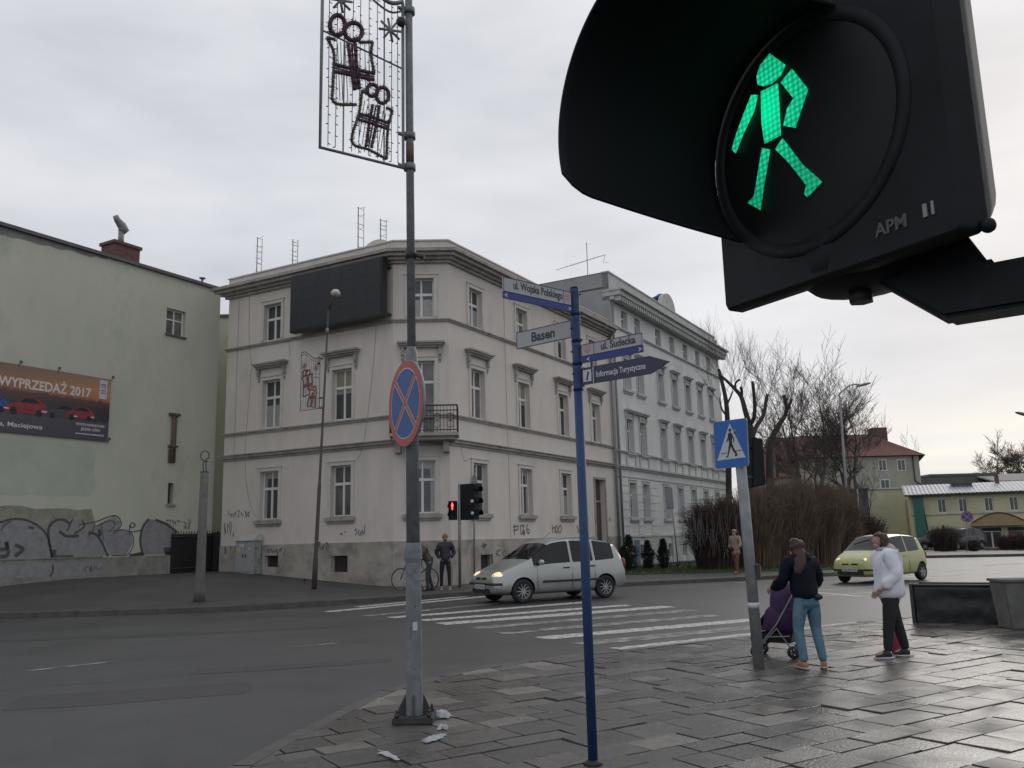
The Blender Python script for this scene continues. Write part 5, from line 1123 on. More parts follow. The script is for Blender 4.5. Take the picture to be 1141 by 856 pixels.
# festive banner frame, drawn once in the plane u<0 left of its pole, z from its lower edge
FBX = Fr(G(462, 803, .115).lerp(aty(455.5, 20, G(462, 803, .115).y), .66), (.82, .57)); ZBX = FBX.px(452, 188)[1]
def banner(label, F_, zb_, fine=True):
    Mx = F_.M(0, zb_, 0); t_ = thing('christmas_decoration', label, 'street decoration', Mx, 'christmas decorations on the lamp posts')
    WM[t_.name] = Mx
    def put(mb, name, m_): 
        o = mb.build(name, m_, None, origin=(0, 0, 0)); o.location = (0, 0, 0); o.parent = t_; WM[o.name] = Mx; return o
    W_, H_ = -.90, 1.95
    mb = MB(); fr_ = .016
    mb.tube([(W_, H_, 0), (W_, 0, 0), (-.07, 0, 0), (-.07, 1.72, 0)], .017, 6)
    curve = smooth_pts([Vector((W_, H_, 0)), Vector((-.72, 1.97, 0)), Vector((-.45, 1.78, 0)), Vector((-.22, 1.68, 0)), Vector((-.07, 1.74, 0))], 5); mb.tube(curve, .02, 6); mb.tube([p - Z * 0 + Vector((0, -.1, 0)) for p in curve], .011, 5)
    for u in (-.68,): mb.tube([(u, 0, 0), (u, 1.95, 0)], .008, 5)
    mb.tube([(W_, 1.15, 0), (-.07, 1.02, 0)], .009, 5); mb.tube([(-.27, 0.0, 0), (-.27, 1.7, 0)], .008, 5)
    for z in (.02, .34, 1.66): mb.tube([(-.12, z, 0), (0, z, 0)], .018, 6); mb.tube([(0, z - .03, 0), (0, z + .03, 0)], .058 if fine else .05, 10)
    put(mb, 'frame', 'galv')
    mb = MB(); r_ = random.Random(3)
    for u in (-.83, -.76, -.60, -.53, -.43, -.34, -.20, -.13):
        z0, z1_ = (.03, 1.7); mb.tube([(u, z0, .01), (u + r_.uniform(-.01, .01), z1_, .01)], .004, 4)
        for k in range(18): z = z0 + (z1_ - z0) * (k + r_.random() * .5) / 18; s = r_.choice((-1, 1)); mb.tube([(u, z, .01), (u + .022 * s, z - .01, .01)], .005, 4)
    put(mb, 'light_string', 'iron')
    def garland(mb, pts, r0, seed, closed=False):
        rr = random.Random(seed); P_ = smooth_pts([Vector((x, z, 0)) for x, z in pts], 4) if len(pts) > 2 else [Vector((pts[0][0], pts[0][1], 0)), Vector((pts[1][0], pts[1][1], 0))]
        for a, c in zip(P_, P_[1:]):
            mb.tube([a, c], r0 * .55, 6)
            k = max(2, int((c - a).length / .0022))
            for i in range(k):
                p = a.lerp(c, i / k); an = rr.uniform(0, 6.28); e = 1.5 * Vector(((c - a).normalized().y * math.cos(an), -(c - a).normalized().x * math.cos(an), math.sin(an))) * r0 * rr.uniform(.7, 1.3); q = Vector((rr.uniform(-1, 1), rr.uniform(-1, 1), 0)) * .005
                mb.face([p + q, p - q, p + e])
    def q5(x, y): u, z = FBX.px(330 + x / 4.28, y / 4.28); return (u, z - ZBX)
    def part(name, m_, lines, loops, r0, seed):
        mb = MB()
        for e in lines: garland(mb, [q5(*p) for p in e], r0, seed)
        for cx, cy, rx, ry in loops: garland(mb, [q5(cx + rx * math.cos(a), cy + ry * math.sin(a)) for a in [i * math.pi / 6 for i in range(13)]], r0 * 1.25, seed + 2)
        return put(mb, name, m_)
    OL = mat('olive_tinsel', (.085, .09, .06), .6, .3, 30); PU = mat('purple_tinsel', (.085, .04, .06), .6, .4, 30) if fine else mat('red_tinsel', (.32, .10, .10), .6, .4, 30)
    PL_ = mat('purple_tinsel_sheen', (.20, .13, .17), .5, .5, 40) if fine else mat('red_tinsel_sheen', (.38, .2, .2), .5, .4, 40)  # paler copy of the ribbon tinsel, its whitish sheen put into the colour
    part('gift_outline', OL, [[(150, 180), (182, 250), (182, 330), (178, 420), (185, 492), (290, 500)], [(150, 180), (190, 190)], [(305, 203), (368, 202)], [(368, 202), (360, 260), (375, 350)]], [], .026, 5)
    part('ribbon_and_bow', PU, [[(178, 305), (250, 325), (378, 352)], [(185, 342), (270, 360), (375, 382)], [(250, 208), (262, 300), (282, 430)], [(285, 208), (290, 300), (305, 425)]], [(200, 122, 36, 48), (276, 152, 42, 42)], .031, 15)
    part('ribbon_filling', PL_, [[(180, 322), (250, 342), (376, 367)], [(267, 208), (276, 300), (293, 428)]], [], .017, 55)
    part('ribbon_filling', PL_, [[(305, 558), (368, 576), (440, 602)], [(384, 502), (366, 605), (349, 702)]], [], .014, 65)
    part('gift_outline', OL, [[(318, 432), (303, 540), (268, 678), (350, 715), (434, 760)], [(434, 760), (440, 620), (462, 527)], [(462, 527), (432, 515)], [(318, 432), (340, 450)]], [], .024, 25)
    part('ribbon_and_bow', PU, [[(308, 545), (370, 562), (442, 588)], [(303, 572), (365, 590), (438, 616)], [(368, 500), (350, 600), (336, 700)], [(400, 505), (382, 610), (362, 705)]], [(366, 432, 26, 28), (415, 456, 30, 38)], .026, 35)
    mb = MB()
    for a_, c_ in (((215, 200), (225, 480)), ((235, 205), (250, 490)), ((200, 210), (212, 480)), ((330, 210), (335, 420)), ((350, 210), (352, 400)), ((330, 480), (300, 680)), ((345, 500), (318, 690)), ((430, 540), (405, 730)), ((418, 530), (392, 720))): mb.tube([Vector(q5(*a_) + (0,)), Vector(q5(*c_) + (0,))], .004, 4)
    put(mb, 'gift_wires', 'iron')
    for (cx, cz, s) in ((q5(447, 150) + (.12,)), (q5(210, 8) + (.12,))):
        mb = MB()
        for k in range(4): a = k * math.pi / 4 + .2; mb.tube([(cx - s * math.cos(a), cz - s * math.sin(a), .02), (cx + s * math.cos(a), cz + s * math.sin(a), .02)], .012, 6)
        put(mb, 'star', 'galv')
    mb = MB(); mb.sphere((-.1, 1.5, .02), .05, 10, 6); put(mb, 'connector_box', 'iron')
    return t_
# far leaning lamp post
b = GT(350, 656.5); t_ = thing('street_lamp', 'slim brown leaning lamp post with a small grey head before the corner house', 'street lamp', b)
tp = aty(366, 345, b.y - .2); mb = MB(); mb.tube([b, b.lerp(tp, .10), b.lerp(tp, .11), b.lerp(tp, .36), b.lerp(tp, .365), tp], [.085, .08, .065, .058, .045, .028], 10); mb.build('pole', 'brown_steel', t_)
mb = MB(); hd = aty(374, 327, b.y - .35); mb.tube([tp, tp.lerp(hd, .6) , hd], [.03, .03, .03], 6); mb.build('arm', 'brown_steel', t_)
mb = MB(); mb.sphere(hd, .17, 12, 8, (.95, 1.2, .62)); mb.tube([hd + Z * .0, hd + Z * .12], [.165, .09], 12); mb.build('lamp_head', 'surround', t_)
mb = MB(); q = tp.lerp(b, .09); mb.tube([q, q + Z * .18], .05, 8); mb.build('clamp', 'galv_grey', t_)
pb = aty(357.5, 455, b.y - .15); FB2 = Fr(pb, (.86, -.5))
banner('small red gift shaped light decoration on the leaning brown lamp post', FB2, pb.z, fine=False)
# snow patches
def snow(label, pts_, h=.03, on=None):
    mb = MB(); z = .12 if on is None else on; P_ = [G(x, y, z) for x, y in pts_]; c = sum(P_, Vector()) / len(P_); r_ = random.Random(int(c.x * 100))
    P2_ = []
    for i in range(len(P_)):
        a, e = P_[i], P_[(i + 1) % len(P_)]
        for k in range(4): P2_.append(a.lerp(e, k / 4) + (c - a).normalized() * r_.uniform(-.03, .05))
    inner = [p.lerp(c, .45) + Z * (h * r_.uniform(.7, 1.1)) for p in P2_]; mb.loft([[p + Z * .002 for p in P2_], inner], caps=False); mb.face(inner)
    tag(mb.build('snow_patch', 'snow', fixn=True), label, 'snow patch', 'small patches of leftover snow')
snow('largest snow lump right beside the foot of the tall grey lamp post', [(481, 794), (490, 792), (505, 797), (500, 801), (487, 800)], .035)
snow('tiny snow lump just below the foot of the tall grey lamp post', [(486, 810), (500, 809), (499, 814), (488, 813)], .03)
snow('long thin snow patch on the slabs below the tall lamp post', [(470, 826), (482, 820), (499, 817), (496, 821), (481, 827), (471, 829)], .02)
snow('thin snow smear on the slabs nearest the picture bottom', [(420, 836), (432, 838), (447, 845), (440, 847), (424, 841)], .01)
snow('snow patch on the kerb left of the zebra crossing', [(325, 664), (338, 663), (350, 669), (352, 672), (338, 672)], .03, .06)
snow('small snow lump between kerb and zebra stripes', [(364, 669), (376, 668), (378, 671), (366, 672)], .03, .03)
snow('snow streak at the far left end of the zebra crossing', [(385, 669), (404, 665), (404, 667), (388, 671)], .02, .03)
snow('thin snow sliver on the pavement beside the concrete post', [(178, 670), (190, 669.5), (190, 671.5), (180, 672)], .02, .10)
snow('small white litter like snow speck before the graffiti wall', [(61, 658), (66, 658), (66, 660), (62, 660)], .02, .3)
# far signals
b = GT(512.5, 655); t_ = thing('traffic_signal', 'far signal mast with a lit red pedestrian light and dark vehicle signal heads', 'traffic light', b)
tp = aty(511.8, 539, b.y); mb = MB(); mb.tube([b, tp], .05, 10); mb.build('pole', 'galv_grey', t_)
fs = Fr(aty(505, 600, b.y - .05), (1, -.15)); 
def sig(mb, F_, x0, x1, y0, y1, n0, n1):
    u0, za = F_.px(x0, y0); u1, zb_ = F_.px(x1, y1); mb.fbox(F_, u0, u1, zb_, za, n0, n1); return u0, u1, zb_, za
mb = MB(); u0, u1, z0, z1_ = sig(mb, fs, 499.8, 509.2, 558.5, 579.5, -.1, .06); hd = mb.build('pedestrian_head', 'plastic', t_, bevel=.01)
um = (u0 + u1) / 2; zc = z0 + (z1_ - z0) * .72; rr = (z1_ - z0) * .2
for z, k in ((zc, 1), (z0 + (z1_ - z0) * .26, 0)):
    mb = MB(); mb.face([fs.p(um + rr * math.cos(a), z + rr * math.sin(a), .062) for a in [i * math.pi / 10 for i in range(20)]]); mb.build('lens', 'lens', hd, fixn=False)
    mb = MB(); mb.loft([[fs.p(um + rr * 1.1 * math.cos(a), z + rr * 1.1 * math.sin(a), n_) for a in [i * math.pi / 10 for i in range(-1, 12)]] for n_ in (.06, .20)], caps=False, closed=False); mb.build('visor', 'plastic_in', hd, fixn=False)
RED = mat('red_signal_light', (.3, .02, .02), .4, emit=(1, .05, .03), es=6)
mb = MB(); 
def fig(mb, F_, u, z, s, n):
    for poly in ([(-.12, .9), (.12, .9), (.15, 1.12), (0, 1.25), (-.15, 1.12)], [(-.26, .85), (.26, .85), (.30, .3), (.2, .3), (.16, .0), (-.16, .0), (-.2, .3), (-.30, .3)], [(-.16, 0), (-.01, 0), (-.03, -.7), (-.15, -.7)], [(.01, 0), (.16, 0), (.15, -.7), (.03, -.7)]): mb.face([F_.p(u + a * s, z + (c - .25) * s, n) for a, c in poly])
fig(mb, fs, um, zc, rr * .95, .066); mb.build('red_man', RED, hd, fixn=False)
fv = Fr(aty(523, 600, b.y - .1), (.8, -.6)); mb = MB(); u0, u1, z0, z1_ = sig(mb, fv, 513.5, 530.5, 540, 579, -.18, .12); vh = mb.build('vehicle_head', 'plastic', t_, bevel=.02)
for k, zz in enumerate((.83, .5, .17)):
    z = z0 + (z1_ - z0) * zz; r_ = .115
    mb = MB(); mb.loft([[FV + fv.N * 0 for FV in [fv.p(u1 + n_, z + r_ * math.sin(a), -.03 + r_ * math.cos(a)) for a in [i * math.pi / 8 - .3 for i in range(0, 11)]]] for n_ in (0, .2)], caps=False, closed=False); mb.build('visor', 'plastic_in', vh, fixn=False)
    if k: mb = MB(); p = fv.p(u1 - .05, z, .125); mb.sphere(p, .06, 8, 6); mb.build('reflector', 'sign_white', vh)
mb = MB(); q = aty(508.5, 613.5, b.y - .12); mb.box(q, (.10, .09, .2)); mb.build('push_button_box', mat('pale_yellow_box', (.42, .36, .22), .6), t_, bevel=.01)
b = GT(528.6, 650); t_ = thing('signal_post', 'thin post with a pointed plate top right beside the far signal mast', 'post', b)
mb = MB(); mb.tube([b, aty(528.3, 541, b.y)], .032, 8); mb.build('pole', 'galv_grey', t_)
fp = Fr(aty(528, 600, b.y), (1, -.1)); mb = MB(); mb.prism([fp.p(*fp.px(x, y)) for x, y in ((524.8, 541), (532.3, 541), (531.6, 533), (528.6, 526.5), (525.6, 533))], fp.N * .03); mb.build('pointed_plate', 'galv_grey', t_)

# ================================================================ NEAR LAMP POST WITH SIGN AND DECORATION
b = G(462, 803, .115); lampb = b; t_ = thing('street_lamp', 'tall grey galvanised lamp post in the foreground with a thick foot and bolted base', 'street lamp', b)
def oct_(c, r_, n=8): return [c + Vector((math.cos(a) * r_, math.sin(a) * r_, 0)) for a in [math.pi / 8 + i * 2 * math.pi / n for i in range(n)]]
def zz(z): return Vector((b.x, b.y, z))
tpx = aty(455.5, 20, b.y)
def ax(z): k = (z - b.z) / (tpx.z - b.z); return b.lerp(tpx, k)
mb = MB(); mb.loft([oct_(ax(z), r_) for z, r_ in ((b.z + .02, .073), (1.43, .069), (1.47, .079), (1.54, .077), (1.60, .062))], smooth=False); mb.build('foot_section', 'galv', t_)
mb = MB(); mb.loft([oct_(ax(z), r_, 16) for z, r_ in ((1.6, .060), (3.2, .055), (3.28, .056), (3.36, .04))]); mb.build('middle_section', 'galv', t_)
mb = MB(); mb.loft([oct_(ax(z), r_, 16) for z, r_ in ((3.3, .039), (6.0, .037), (8.6, .035))]); mb.build('upper_section', 'galv', t_)
mb = MB(); top = ax(8.6); mb.tube(smooth_pts([top - Z * .1, top + Z * .3, top + Vector((-.25, .5, .7)), top + Vector((-.6, 1.2, .9))], 4), .03, 8); mb.build('arm', 'galv', t_)
mb = MB(); h_ = top + Vector((-.72, 1.45, .9)); mb.sphere(h_, .3, 12, 8, (.7, 1.2, .35), Matrix.Rotation(.46, 3, 'Z')); mb.build('lamp_head', 'galv_grey', t_)
mb = MB(); mb.box(b + Z * .025, (.34, .34, .05)); bp = mb.build('base_plate', 'iron', t_, bevel=.006)
for k in range(4):
    a = k * math.pi / 2; mb = MB(); d = Vector((math.cos(a), math.sin(a), 0)); s = Vector((-d.y, d.x, 0)) * .006; mb.prism([b + d * .07 + Z * .05 - s, b + d * .155 + Z * .05 - s, b + d * .075 + Z * .22 - s], s * 2); mb.build('rib', 'iron', bp)
    a += math.pi / 4; c = b + Vector((math.cos(a), math.sin(a), 0)) * .19 + Z * .05; mb = MB(); mb.tube([c, c + Z * .035], .02, 6); mb.tube([c + Z * .035, c + Z * .06], .01, 6); mb.build('bolt', 'iron', bp)
mb = MB(); F0 = Fr(ax(1.0), (1, .15)); mb.fbox(F0, -.012, .028, .86, .93, .0765, .078); mb.build('sticker', 'sign_white', t_)
mb = MB(); F0 = Fr(ax(1.0), (1, .15)); mb.fbox(F0, .004, .014, 1.05, 1.07, .077, .083); mb.build('keyhole', 'iron', t_)
for y in (283,):
    z = aty(460, y, b.y).z; mb = MB(); mb.tube([ax(z - .05), ax(z + .05)], .05, 12); mb.tube([ax(z), ax(z) + Vector((.10, -.05, -.04)), ax(z) + Vector((.13, -.05, -.05))], [.02, .02, .025], 6); mb.build('clamp', 'iron', t_)
z = aty(458, 172, b.y).z; mb = MB(); mb.loft([oct_(ax(q), .0385, 16) for q in (z - .09, z + .1)]); mb.build('rust_stain', 'rust', t_)
FB1 = Fr(ax(5.8), (.82, .57)); zb0 = FB1.px(452, 188)[1]
banner('large purple gift shaped light decoration hanging at the top of the tall near lamp post', FB1, zb0)
c = aty(451.6, 449.5, b.y - .13); N3 = Vector((-.862, -.507, 0)).normalized(); ns = thing('no_stopping_sign', 'large red and blue no stopping sign clamped to the tall near lamp post', 'road sign', c - Z * .38)
no_stopping(ns, c, N3, .385, .022)
mb = MB()
for dz in (-.2, .2): mb.tube([ax(c.z + dz), Vector((c.x, c.y, c.z + dz)) - N3 * .03], .014, 6); mb.tube([ax(c.z + dz - .02), ax(c.z + dz + .02)], .062, 12)
mb.build('bracket', 'galv', ns)

# ================================================================ BLUE SIGN POST
b = G(661, 852, .115); bpost = b; t_ = thing('direction_sign_post', 'slender blue painted pole carrying the street name and direction panels', 'sign post', b)
tp = aty(640, 322, b.y)
def bx(z): return b.lerp(tp, (z - b.z) / (tp.z - b.z))
mb = MB(); mb.tube([b, bx(2.66)], .033, 16); mb.build('pole', 'blue', t_)
mb = MB()
zs_ = [tp.z, 3.20, 3.0, 2.83, 2.64]
for za, zc in zip(zs_, zs_[1:]): mb.tube([bx(zc + .006), bx(zc + .03), bx(za - .03), bx(za - .004)], [.038, .034, .034, .038], 16)
mb.tube([tp, tp + Z * .012], .030, 12); mb.build('sleeve', 'blue', t_)
r_ = random.Random(2)
mb = MB()
for k in range(9):
    z = 2.68 + k * .085; a = r_.uniform(2.6, 3.4) if k % 2 else r_.uniform(-.3, .4); d = Vector((math.cos(a), math.sin(a) - .3, 0)).normalized(); mb.tube([bx(z) + d * .033, bx(z) + d * .046], .006, 6)
mb.build('screw', 'iron', t_)
mb = MB(); mb.tube([b, b + Z * .03], [.07, .04], 12); mb.build('foot_dirt', 'grout', t_)
def panel(name, label, F_, quad, m_, extra, thick=.012):
    t_ = thing(name, label, 'street sign', F_.p(quad[0][0], min(q[1] for q in quad)))
    mb = MB(); mb.prism([F_.p(u, z, .006) for u, z in quad], F_.N * -thick); pl = mb.build('panel', m_, t_); extra(t_, pl); return t_
FA = Fr(b, (.76, .65)); FB_ = Fr(b, (.755, -.656))
def quadr(F_, tl, tr, br, bl): return [F_.px(*bl), F_.px(*br), F_.px(*tr), F_.px(*tl)]
def frame_lines(mb, F_, u0, u1, z0, z1_, wd=.004, n=.0065):
    for a, c, d, e in ((u0, u1, z0, z0 + wd), (u0, u1, z1_ - wd, z1_), (u0, u0 + wd, z0, z1_), (u1 - wd, u1, z0, z1_)): mb.fbox(F_, a, c, d, e, .006, n + .002)
def ex1(t_, pl):
    mb = MB(); add_text(mb, 'ul. Wojska Polskiego', FA.M(-.60, 3.302, .0065), .078, .47, ext=.0005, bold=.0022); mb.build('lettering', 'ink', pl)
    mb = MB(); frame_lines(mb, FA, -.69, -.045, 3.268, 3.372); mb.fbox(FA, -.122, -.119, 3.272, 3.37, .006, .008); mb.build('border', 'ink', pl)
    mb = MB(); mb.fbox(FA, -.69, -.045, 3.222, 3.265, -.006, .008); st = mb.build('blue_strip', 'blue_plain', t_)
    mb = MB(); mb.face([FA.p(*q, .0085) for q in ((-.685, 3.2435), (-.655, 3.26), (-.665, 3.2435), (-.655, 3.227))]); mb.face([FA.p(*q, .0085) for q in ((-.05, 3.2435), (-.08, 3.26), (-.07, 3.2435), (-.08, 3.227))]); mb.build('arrow_tip', 'sign_white', st, fixn=False)
    mb = MB(); mb.face([FA.p(*q, .0068) for q in ((-.105, 3.35), (-.06, 3.35), (-.062, 3.31), (-.083, 3.29), (-.103, 3.31))]); mb.build('crest', 'pinkink', pl, fixn=False)
panel('street_name_sign', 'grey street name plate ul. Wojska Polskiego with blue strip, uppermost on the blue pole', FA, [(-.69, 3.268), (-.045, 3.268), (-.045, 3.372), (-.69, 3.372)], 'sign_grey', ex1)
def ex2(t_, pl):
    mb = MB(); add_text(mb, 'Basen', FB_.M(-.42, 3.078, .0065), .10, .225, ext=.0006, bold=.003); mb.build('lettering', 'ink', pl)
    mb = MB(); frame_lines(mb, FB_, -.57, -.04, 3.045, 3.175); mb.build('border', 'ink', pl)
panel('direction_sign', 'grey direction plate reading Basen left of the blue pole', FB_, [(-.57, 3.045), (-.04, 3.045), (-.04, 3.175), (-.57, 3.175)], 'sign_grey', ex2)
def ex3(t_, pl):
    mb = MB(); add_text(mb, 'ul. Sudecka', FB_.M(.215, 2.912, .0065), .074, .29, ext=.0006, bold=.0022); mb.build('lettering', 'ink', pl)
    mb = MB(); frame_lines(mb, FB_, .04, .56, 2.887, 2.975); mb.fbox(FB_, .152, .155, 2.89, 2.972, .006, .008); mb.build('border', 'ink', pl)
    mb = MB(); mb.fbox(FB_, .04, .56, 2.84, 2.884, -.006, .008); st = mb.build('blue_strip', 'blue_plain', t_)
    mb = MB(); mb.face([FB_.p(*q, .0085) for q in ((.085, 2.862), (.115, 2.879), (.105, 2.862), (.115, 2.846))]); mb.face([FB_.p(*q, .0085) for q in ((.555, 2.862), (.525, 2.879), (.535, 2.862), (.525, 2.846))]); mb.build('arrow_tip', 'sign_white', st, fixn=False)
    mb = MB(); mb.face([FB_.p(*q, .0068) for q in ((.07, 2.96), (.125, 2.96), (.122, 2.92), (.098, 2.90), (.073, 2.92))]); mb.build('crest', 'pinkink', pl, fixn=False)
panel('street_name_sign', 'grey street name plate ul. Sudecka right of the blue pole', FB_, [(.04, 2.887), (.56, 2.887), (.56, 2.975), (.04, 2.975)], 'sign_grey', ex3)
def ex4(t_, pl):
    mb = MB(); mb.fbox(FB_, .05, .122, 2.70, 2.785, .006, .0075); ip = mb.build('info_square', 'sign_white', pl)
    mb = MB(); add_text(mb, 'i', FB_.M(.075, 2.712, .0085) @ Matrix(((1, .25, 0, 0), (0, 1, 0, 0), (0, 0, 1, 0), (0, 0, 0, 1))), .088, ext=.0006, bold=.003); mb.build('info_letter', 'black', ip)
    mb = MB(); mb.fbox(FB_, .135, .141, 2.682, 2.80, .006, .0075); mb.build('divider', 'sign_white', pl)
    mb = MB(); add_text(mb, 'Informacja Turystyczna', FB_.M(.165, 2.722, .0065), .058, .41, ext=.0006, bold=.001); mb.build('lettering', 'sign_white', pl)
panel('direction_sign', 'navy arrow shaped plate reading Informacja Turystyczna, lowest on the blue pole', FB_, [(.035, 2.68), (.61, 2.68), (.76, 2.742), (.61, 2.803), (.035, 2.803)], 'navy', ex4)

# ================================================================ CROSSING SIGN AND ITS LEANING POST
b = G(846, 745, .115); t_ = thing('sign_post', 'grey steel post slightly leaning, beside the woman with the pushchair', 'post', b)
tp = aty(821, 468, b.y); mb = MB(); mb.tube([b, tp], .062, 20); mb.build('pole', 'galv_grey', t_); 
mb = MB(); q = b.lerp(tp, .235); mb.tube([q, q + (tp - b).normalized() * .06], .0635, 20); mb.build('sticker', 'sign_white', t_)
def cxp(z): return b.lerp(tp, (z - b.z) / (tp.z - b.z))
FCs = Fr(b + Vector((-.075, -.065, 0)), (1, -1.15)); Q = [FCs.px(x, y) for x, y in ((797.3, 522.8), (834.2, 519.6), (831.7, 465.6), (794.6, 470.6))]
cs = thing('crossing_sign', 'blue and white pedestrian crossing sign with a walking figure', 'road sign', FCs.p(*Q[0]))
def bil(u, v): a = Vector(Q[3]).lerp(Vector(Q[2]), u); c = Vector(Q[0]).lerp(Vector(Q[1]), u); return c.lerp(a, v)
def bp_(pts, n): return [FCs.p(*bil(u, v), n) for u, v in pts]
def rr_rect(m_, r=.06):
    o = []
    for cx_, cy_, a0 in ((1 - m_ - r, m_ + r, -90), (1 - m_ - r, 1 - m_ - r, 0), (m_ + r, 1 - m_ - r, 90), (m_ + r, m_ + r, 180)):
        for k in range(5): a = rad(a0 + 90 * k / 4); o.append((cx_ + r * math.cos(a), cy_ + r * math.sin(a)))
    return o
mb = MB(); mb.prism(bp_(rr_rect(0), 0), FCs.N * -.02); pl = mb.build('sign_plate', 'sign_back', cs)
mb = MB(); mb.face(bp_(rr_rect(.012), .0015)); mb.build('blue_face', 'cross_blue', pl, fixn=False)
mb = MB(); mb.face(bp_([(.07, .17), (.93, .19), (.5, .93)], .003)); mb.build('white_triangle', 'sign_white', pl, fixn=False)
mb = MB()
for poly in ([(.5 + .04 * math.cos(a), .785 + .038 * math.sin(a)) for a in [i * math.pi / 6 for i in range(12)]], [(.46, .735), (.54, .735), (.565, .64), (.55, .51), (.46, .50), (.455, .60)], [(.47, .73), (.455, .6), (.385, .53), (.37, .55), (.42, .62), (.44, .70)], [(.545, .72), (.62, .6), (.61, .51), (.59, .51), (.59, .59), (.55, .65)],
             [(.46, .51), (.54, .51), (.50, .42), (.44, .30), (.42, .23), (.35, .22), (.34, .24), (.39, .255), (.41, .32)], [(.49, .52), (.55, .51), (.60, .40), (.68, .29), (.70, .25), (.66, .23), (.61, .23), (.61, .25), (.64, .265), (.57, .34), (.50, .45)],
             [(.20, .305), (.38, .310), (.38, .325), (.20, .32)], [(.63, .325), (.83, .335), (.83, .35), (.63, .34)]): mb.face(bp_(poly, .0045))
mb.build('walking_figure', 'black', pl, fixn=False)
mb = MB()
for v_ in (.25, .75): q = FCs.p(*bil(.72, v_), -.02); z = q.z; mb.tube([cxp(z - .025), cxp(z + .025)], .068, 14); mb.tube([q, cxp(z)], .014, 6)
mb.build('bracket', 'galv', cs)
ph = thing('pedestrian_signal', 'black two lens pedestrian signal seen from behind, right behind the crossing sign', 'traffic light', aty(842, 543, b.y + .25))
FP = Fr(aty(835, 520, b.y + .25), (1, .25)); mb = MB(); lo = [FP.px(x, y) for x, y in ((834, 544), (849, 540.5), (845.5, 490), (834, 488))]; mb.prism([FP.p(u, z, .1) for u, z in lo], FP.N * -.16); hs = mb.build('housing', 'plastic', ph, bevel=.012)
um = (lo[0][0] + lo[1][0]) / 2; 
for zz_ in (.28, .72): z = lo[0][1] + (lo[3][1] - lo[0][1]) * zz_; mb = MB(); mb.loft([[FP.p(um + .085 * math.cos(a), z + .1 * math.sin(a), n_) for a in [i * math.pi / 8 - .3 for i in range(12)]] for n_ in (-.06, -.22)], caps=False, closed=False); mb.build('visor', 'plastic_in', hs, fixn=False)
mb = MB(); 
for zz_ in (.2, .8): z = lo[0][1] + (lo[3][1] - lo[0][1]) * zz_; mb.tube([cxp(z), FP.p(um, z, .02)], .02, 6)
mb.build('bracket', 'iron', ph)
bb_ = thing('push_button', 'yellow pedestrian request button box on the right side of the leaning post', 'button box', aty(844, 645, b.y))
mb = MB(); q = cxp(aty(844, 637, b.y).z); mb.box(q + Vector((.085, 0, 0)), (.05, .09, .15)); mb.build('box', mat('signal_yellow', (.6, .42, .02), .45, .08), bb_, bevel=.012)
mb = MB(); mb.box(q + Vector((.075, -.0, -.0)), (.05, .1, .165)); mb.build('back_plate', 'iron', bb_)

# ================================================================ BLACK BARRIER AND CONCRETE BLOCK
c0, c1 = G(1021, 693.5, .115), G(1128, 696.5, .115); FT = Fr(c0, c1 - c0); Lb = (c1 - c0).length; zt = .70
t_ = thing('covered_barrier', 'low long barrier wrapped in wrinkled black sheeting at the pavement edge', 'barrier', FT.p(Lb / 2, .115, -.3))
mb = MB(); nu, nv = 44, 10; rs = random.Random(6); grid = []
for j in range(nv + 1):
    row = []
    for i in range(nu + 1):
        u = Lb * 1.02 * i / nu; z = .115 + (zt - .115) * j / nv; wv = .025 * noise.noise(Vector((u * 3, z * 5, 1))) + .012 * noise.noise(Vector((u * 9, z * 12, 3)))
        if j in (0, nv): wv *= .2
        row.append(mb.bm.verts.new(FT.p(u, z, wv + .01)))
    grid.append(row)
for a, c in zip(grid, grid[1:]):
    for k in range(nu): f = mb.bm.faces.new((a[k], a[k + 1], c[k + 1], c[k])); f.smooth = True
back = [mb.bm.verts.new(FT.p(Lb * 1.02 * i / nu, zt + .0, -.62)) for i in range(nu + 1)]; bot = [mb.bm.verts.new(FT.p(Lb * 1.02 * i / nu, .115, -.62)) for i in range(nu + 1)]
for k in range(nu): mb.bm.faces.new((grid[-1][k], grid[-1][k + 1], back[k + 1], back[k])); mb.bm.faces.new((back[k], back[k + 1], bot[k + 1], bot[k]))
mb.bm.faces.new([r[0] for r in grid] + [back[0], bot[0]]); mb.bm.faces.new([bot[-1], back[-1]] + [r[-1] for r in reversed(grid)])
mb.build('sheeting', 'tarp', t_)
mb = MB(); mb.tube([FT.p(0, zt + .01, .012), FT.p(Lb, zt + .01, .012)], .018, 6); mb.tube([FT.p(0, zt + .01, -.6), FT.p(Lb, zt + .01, -.6)], .018, 6); mb.build('top_rail', 'iron', t_)
mb = MB(); mb.fbox(FT, -.05, .0, .115, zt + .03, -.05, .04); mb.build('end_post', 'iron', t_)
c2 = G(1126.5, 702, .115); FT2 = Fr(c2, (1, -.1)); t_ = thing('concrete_block', 'tapered grey concrete block at the right picture edge beside the black barrier', 'concrete block', FT2.p(.25, .115, -.2))
mb = MB(); lo = [FT2.p(.02, .115, 0), FT2.p(.75, .115, 0), FT2.p(.75, .115, -.45), FT2.p(.02, .115, -.45)]; hi = [FT2.p(-.04, .80, .03), FT2.p(.8, .80, .03), FT2.p(.8, .80, -.48), FT2.p(-.04, .80, -.48)]; mb.loft([lo, hi], smooth=False); mb.build('block', 'concrete', t_, bevel=.015)
mb = MB(); mb.fbox(FT2, -.06, .82, .80, .84, -.5, .05); mb.build('top_slab', 'concrete', t_, bevel=.008)

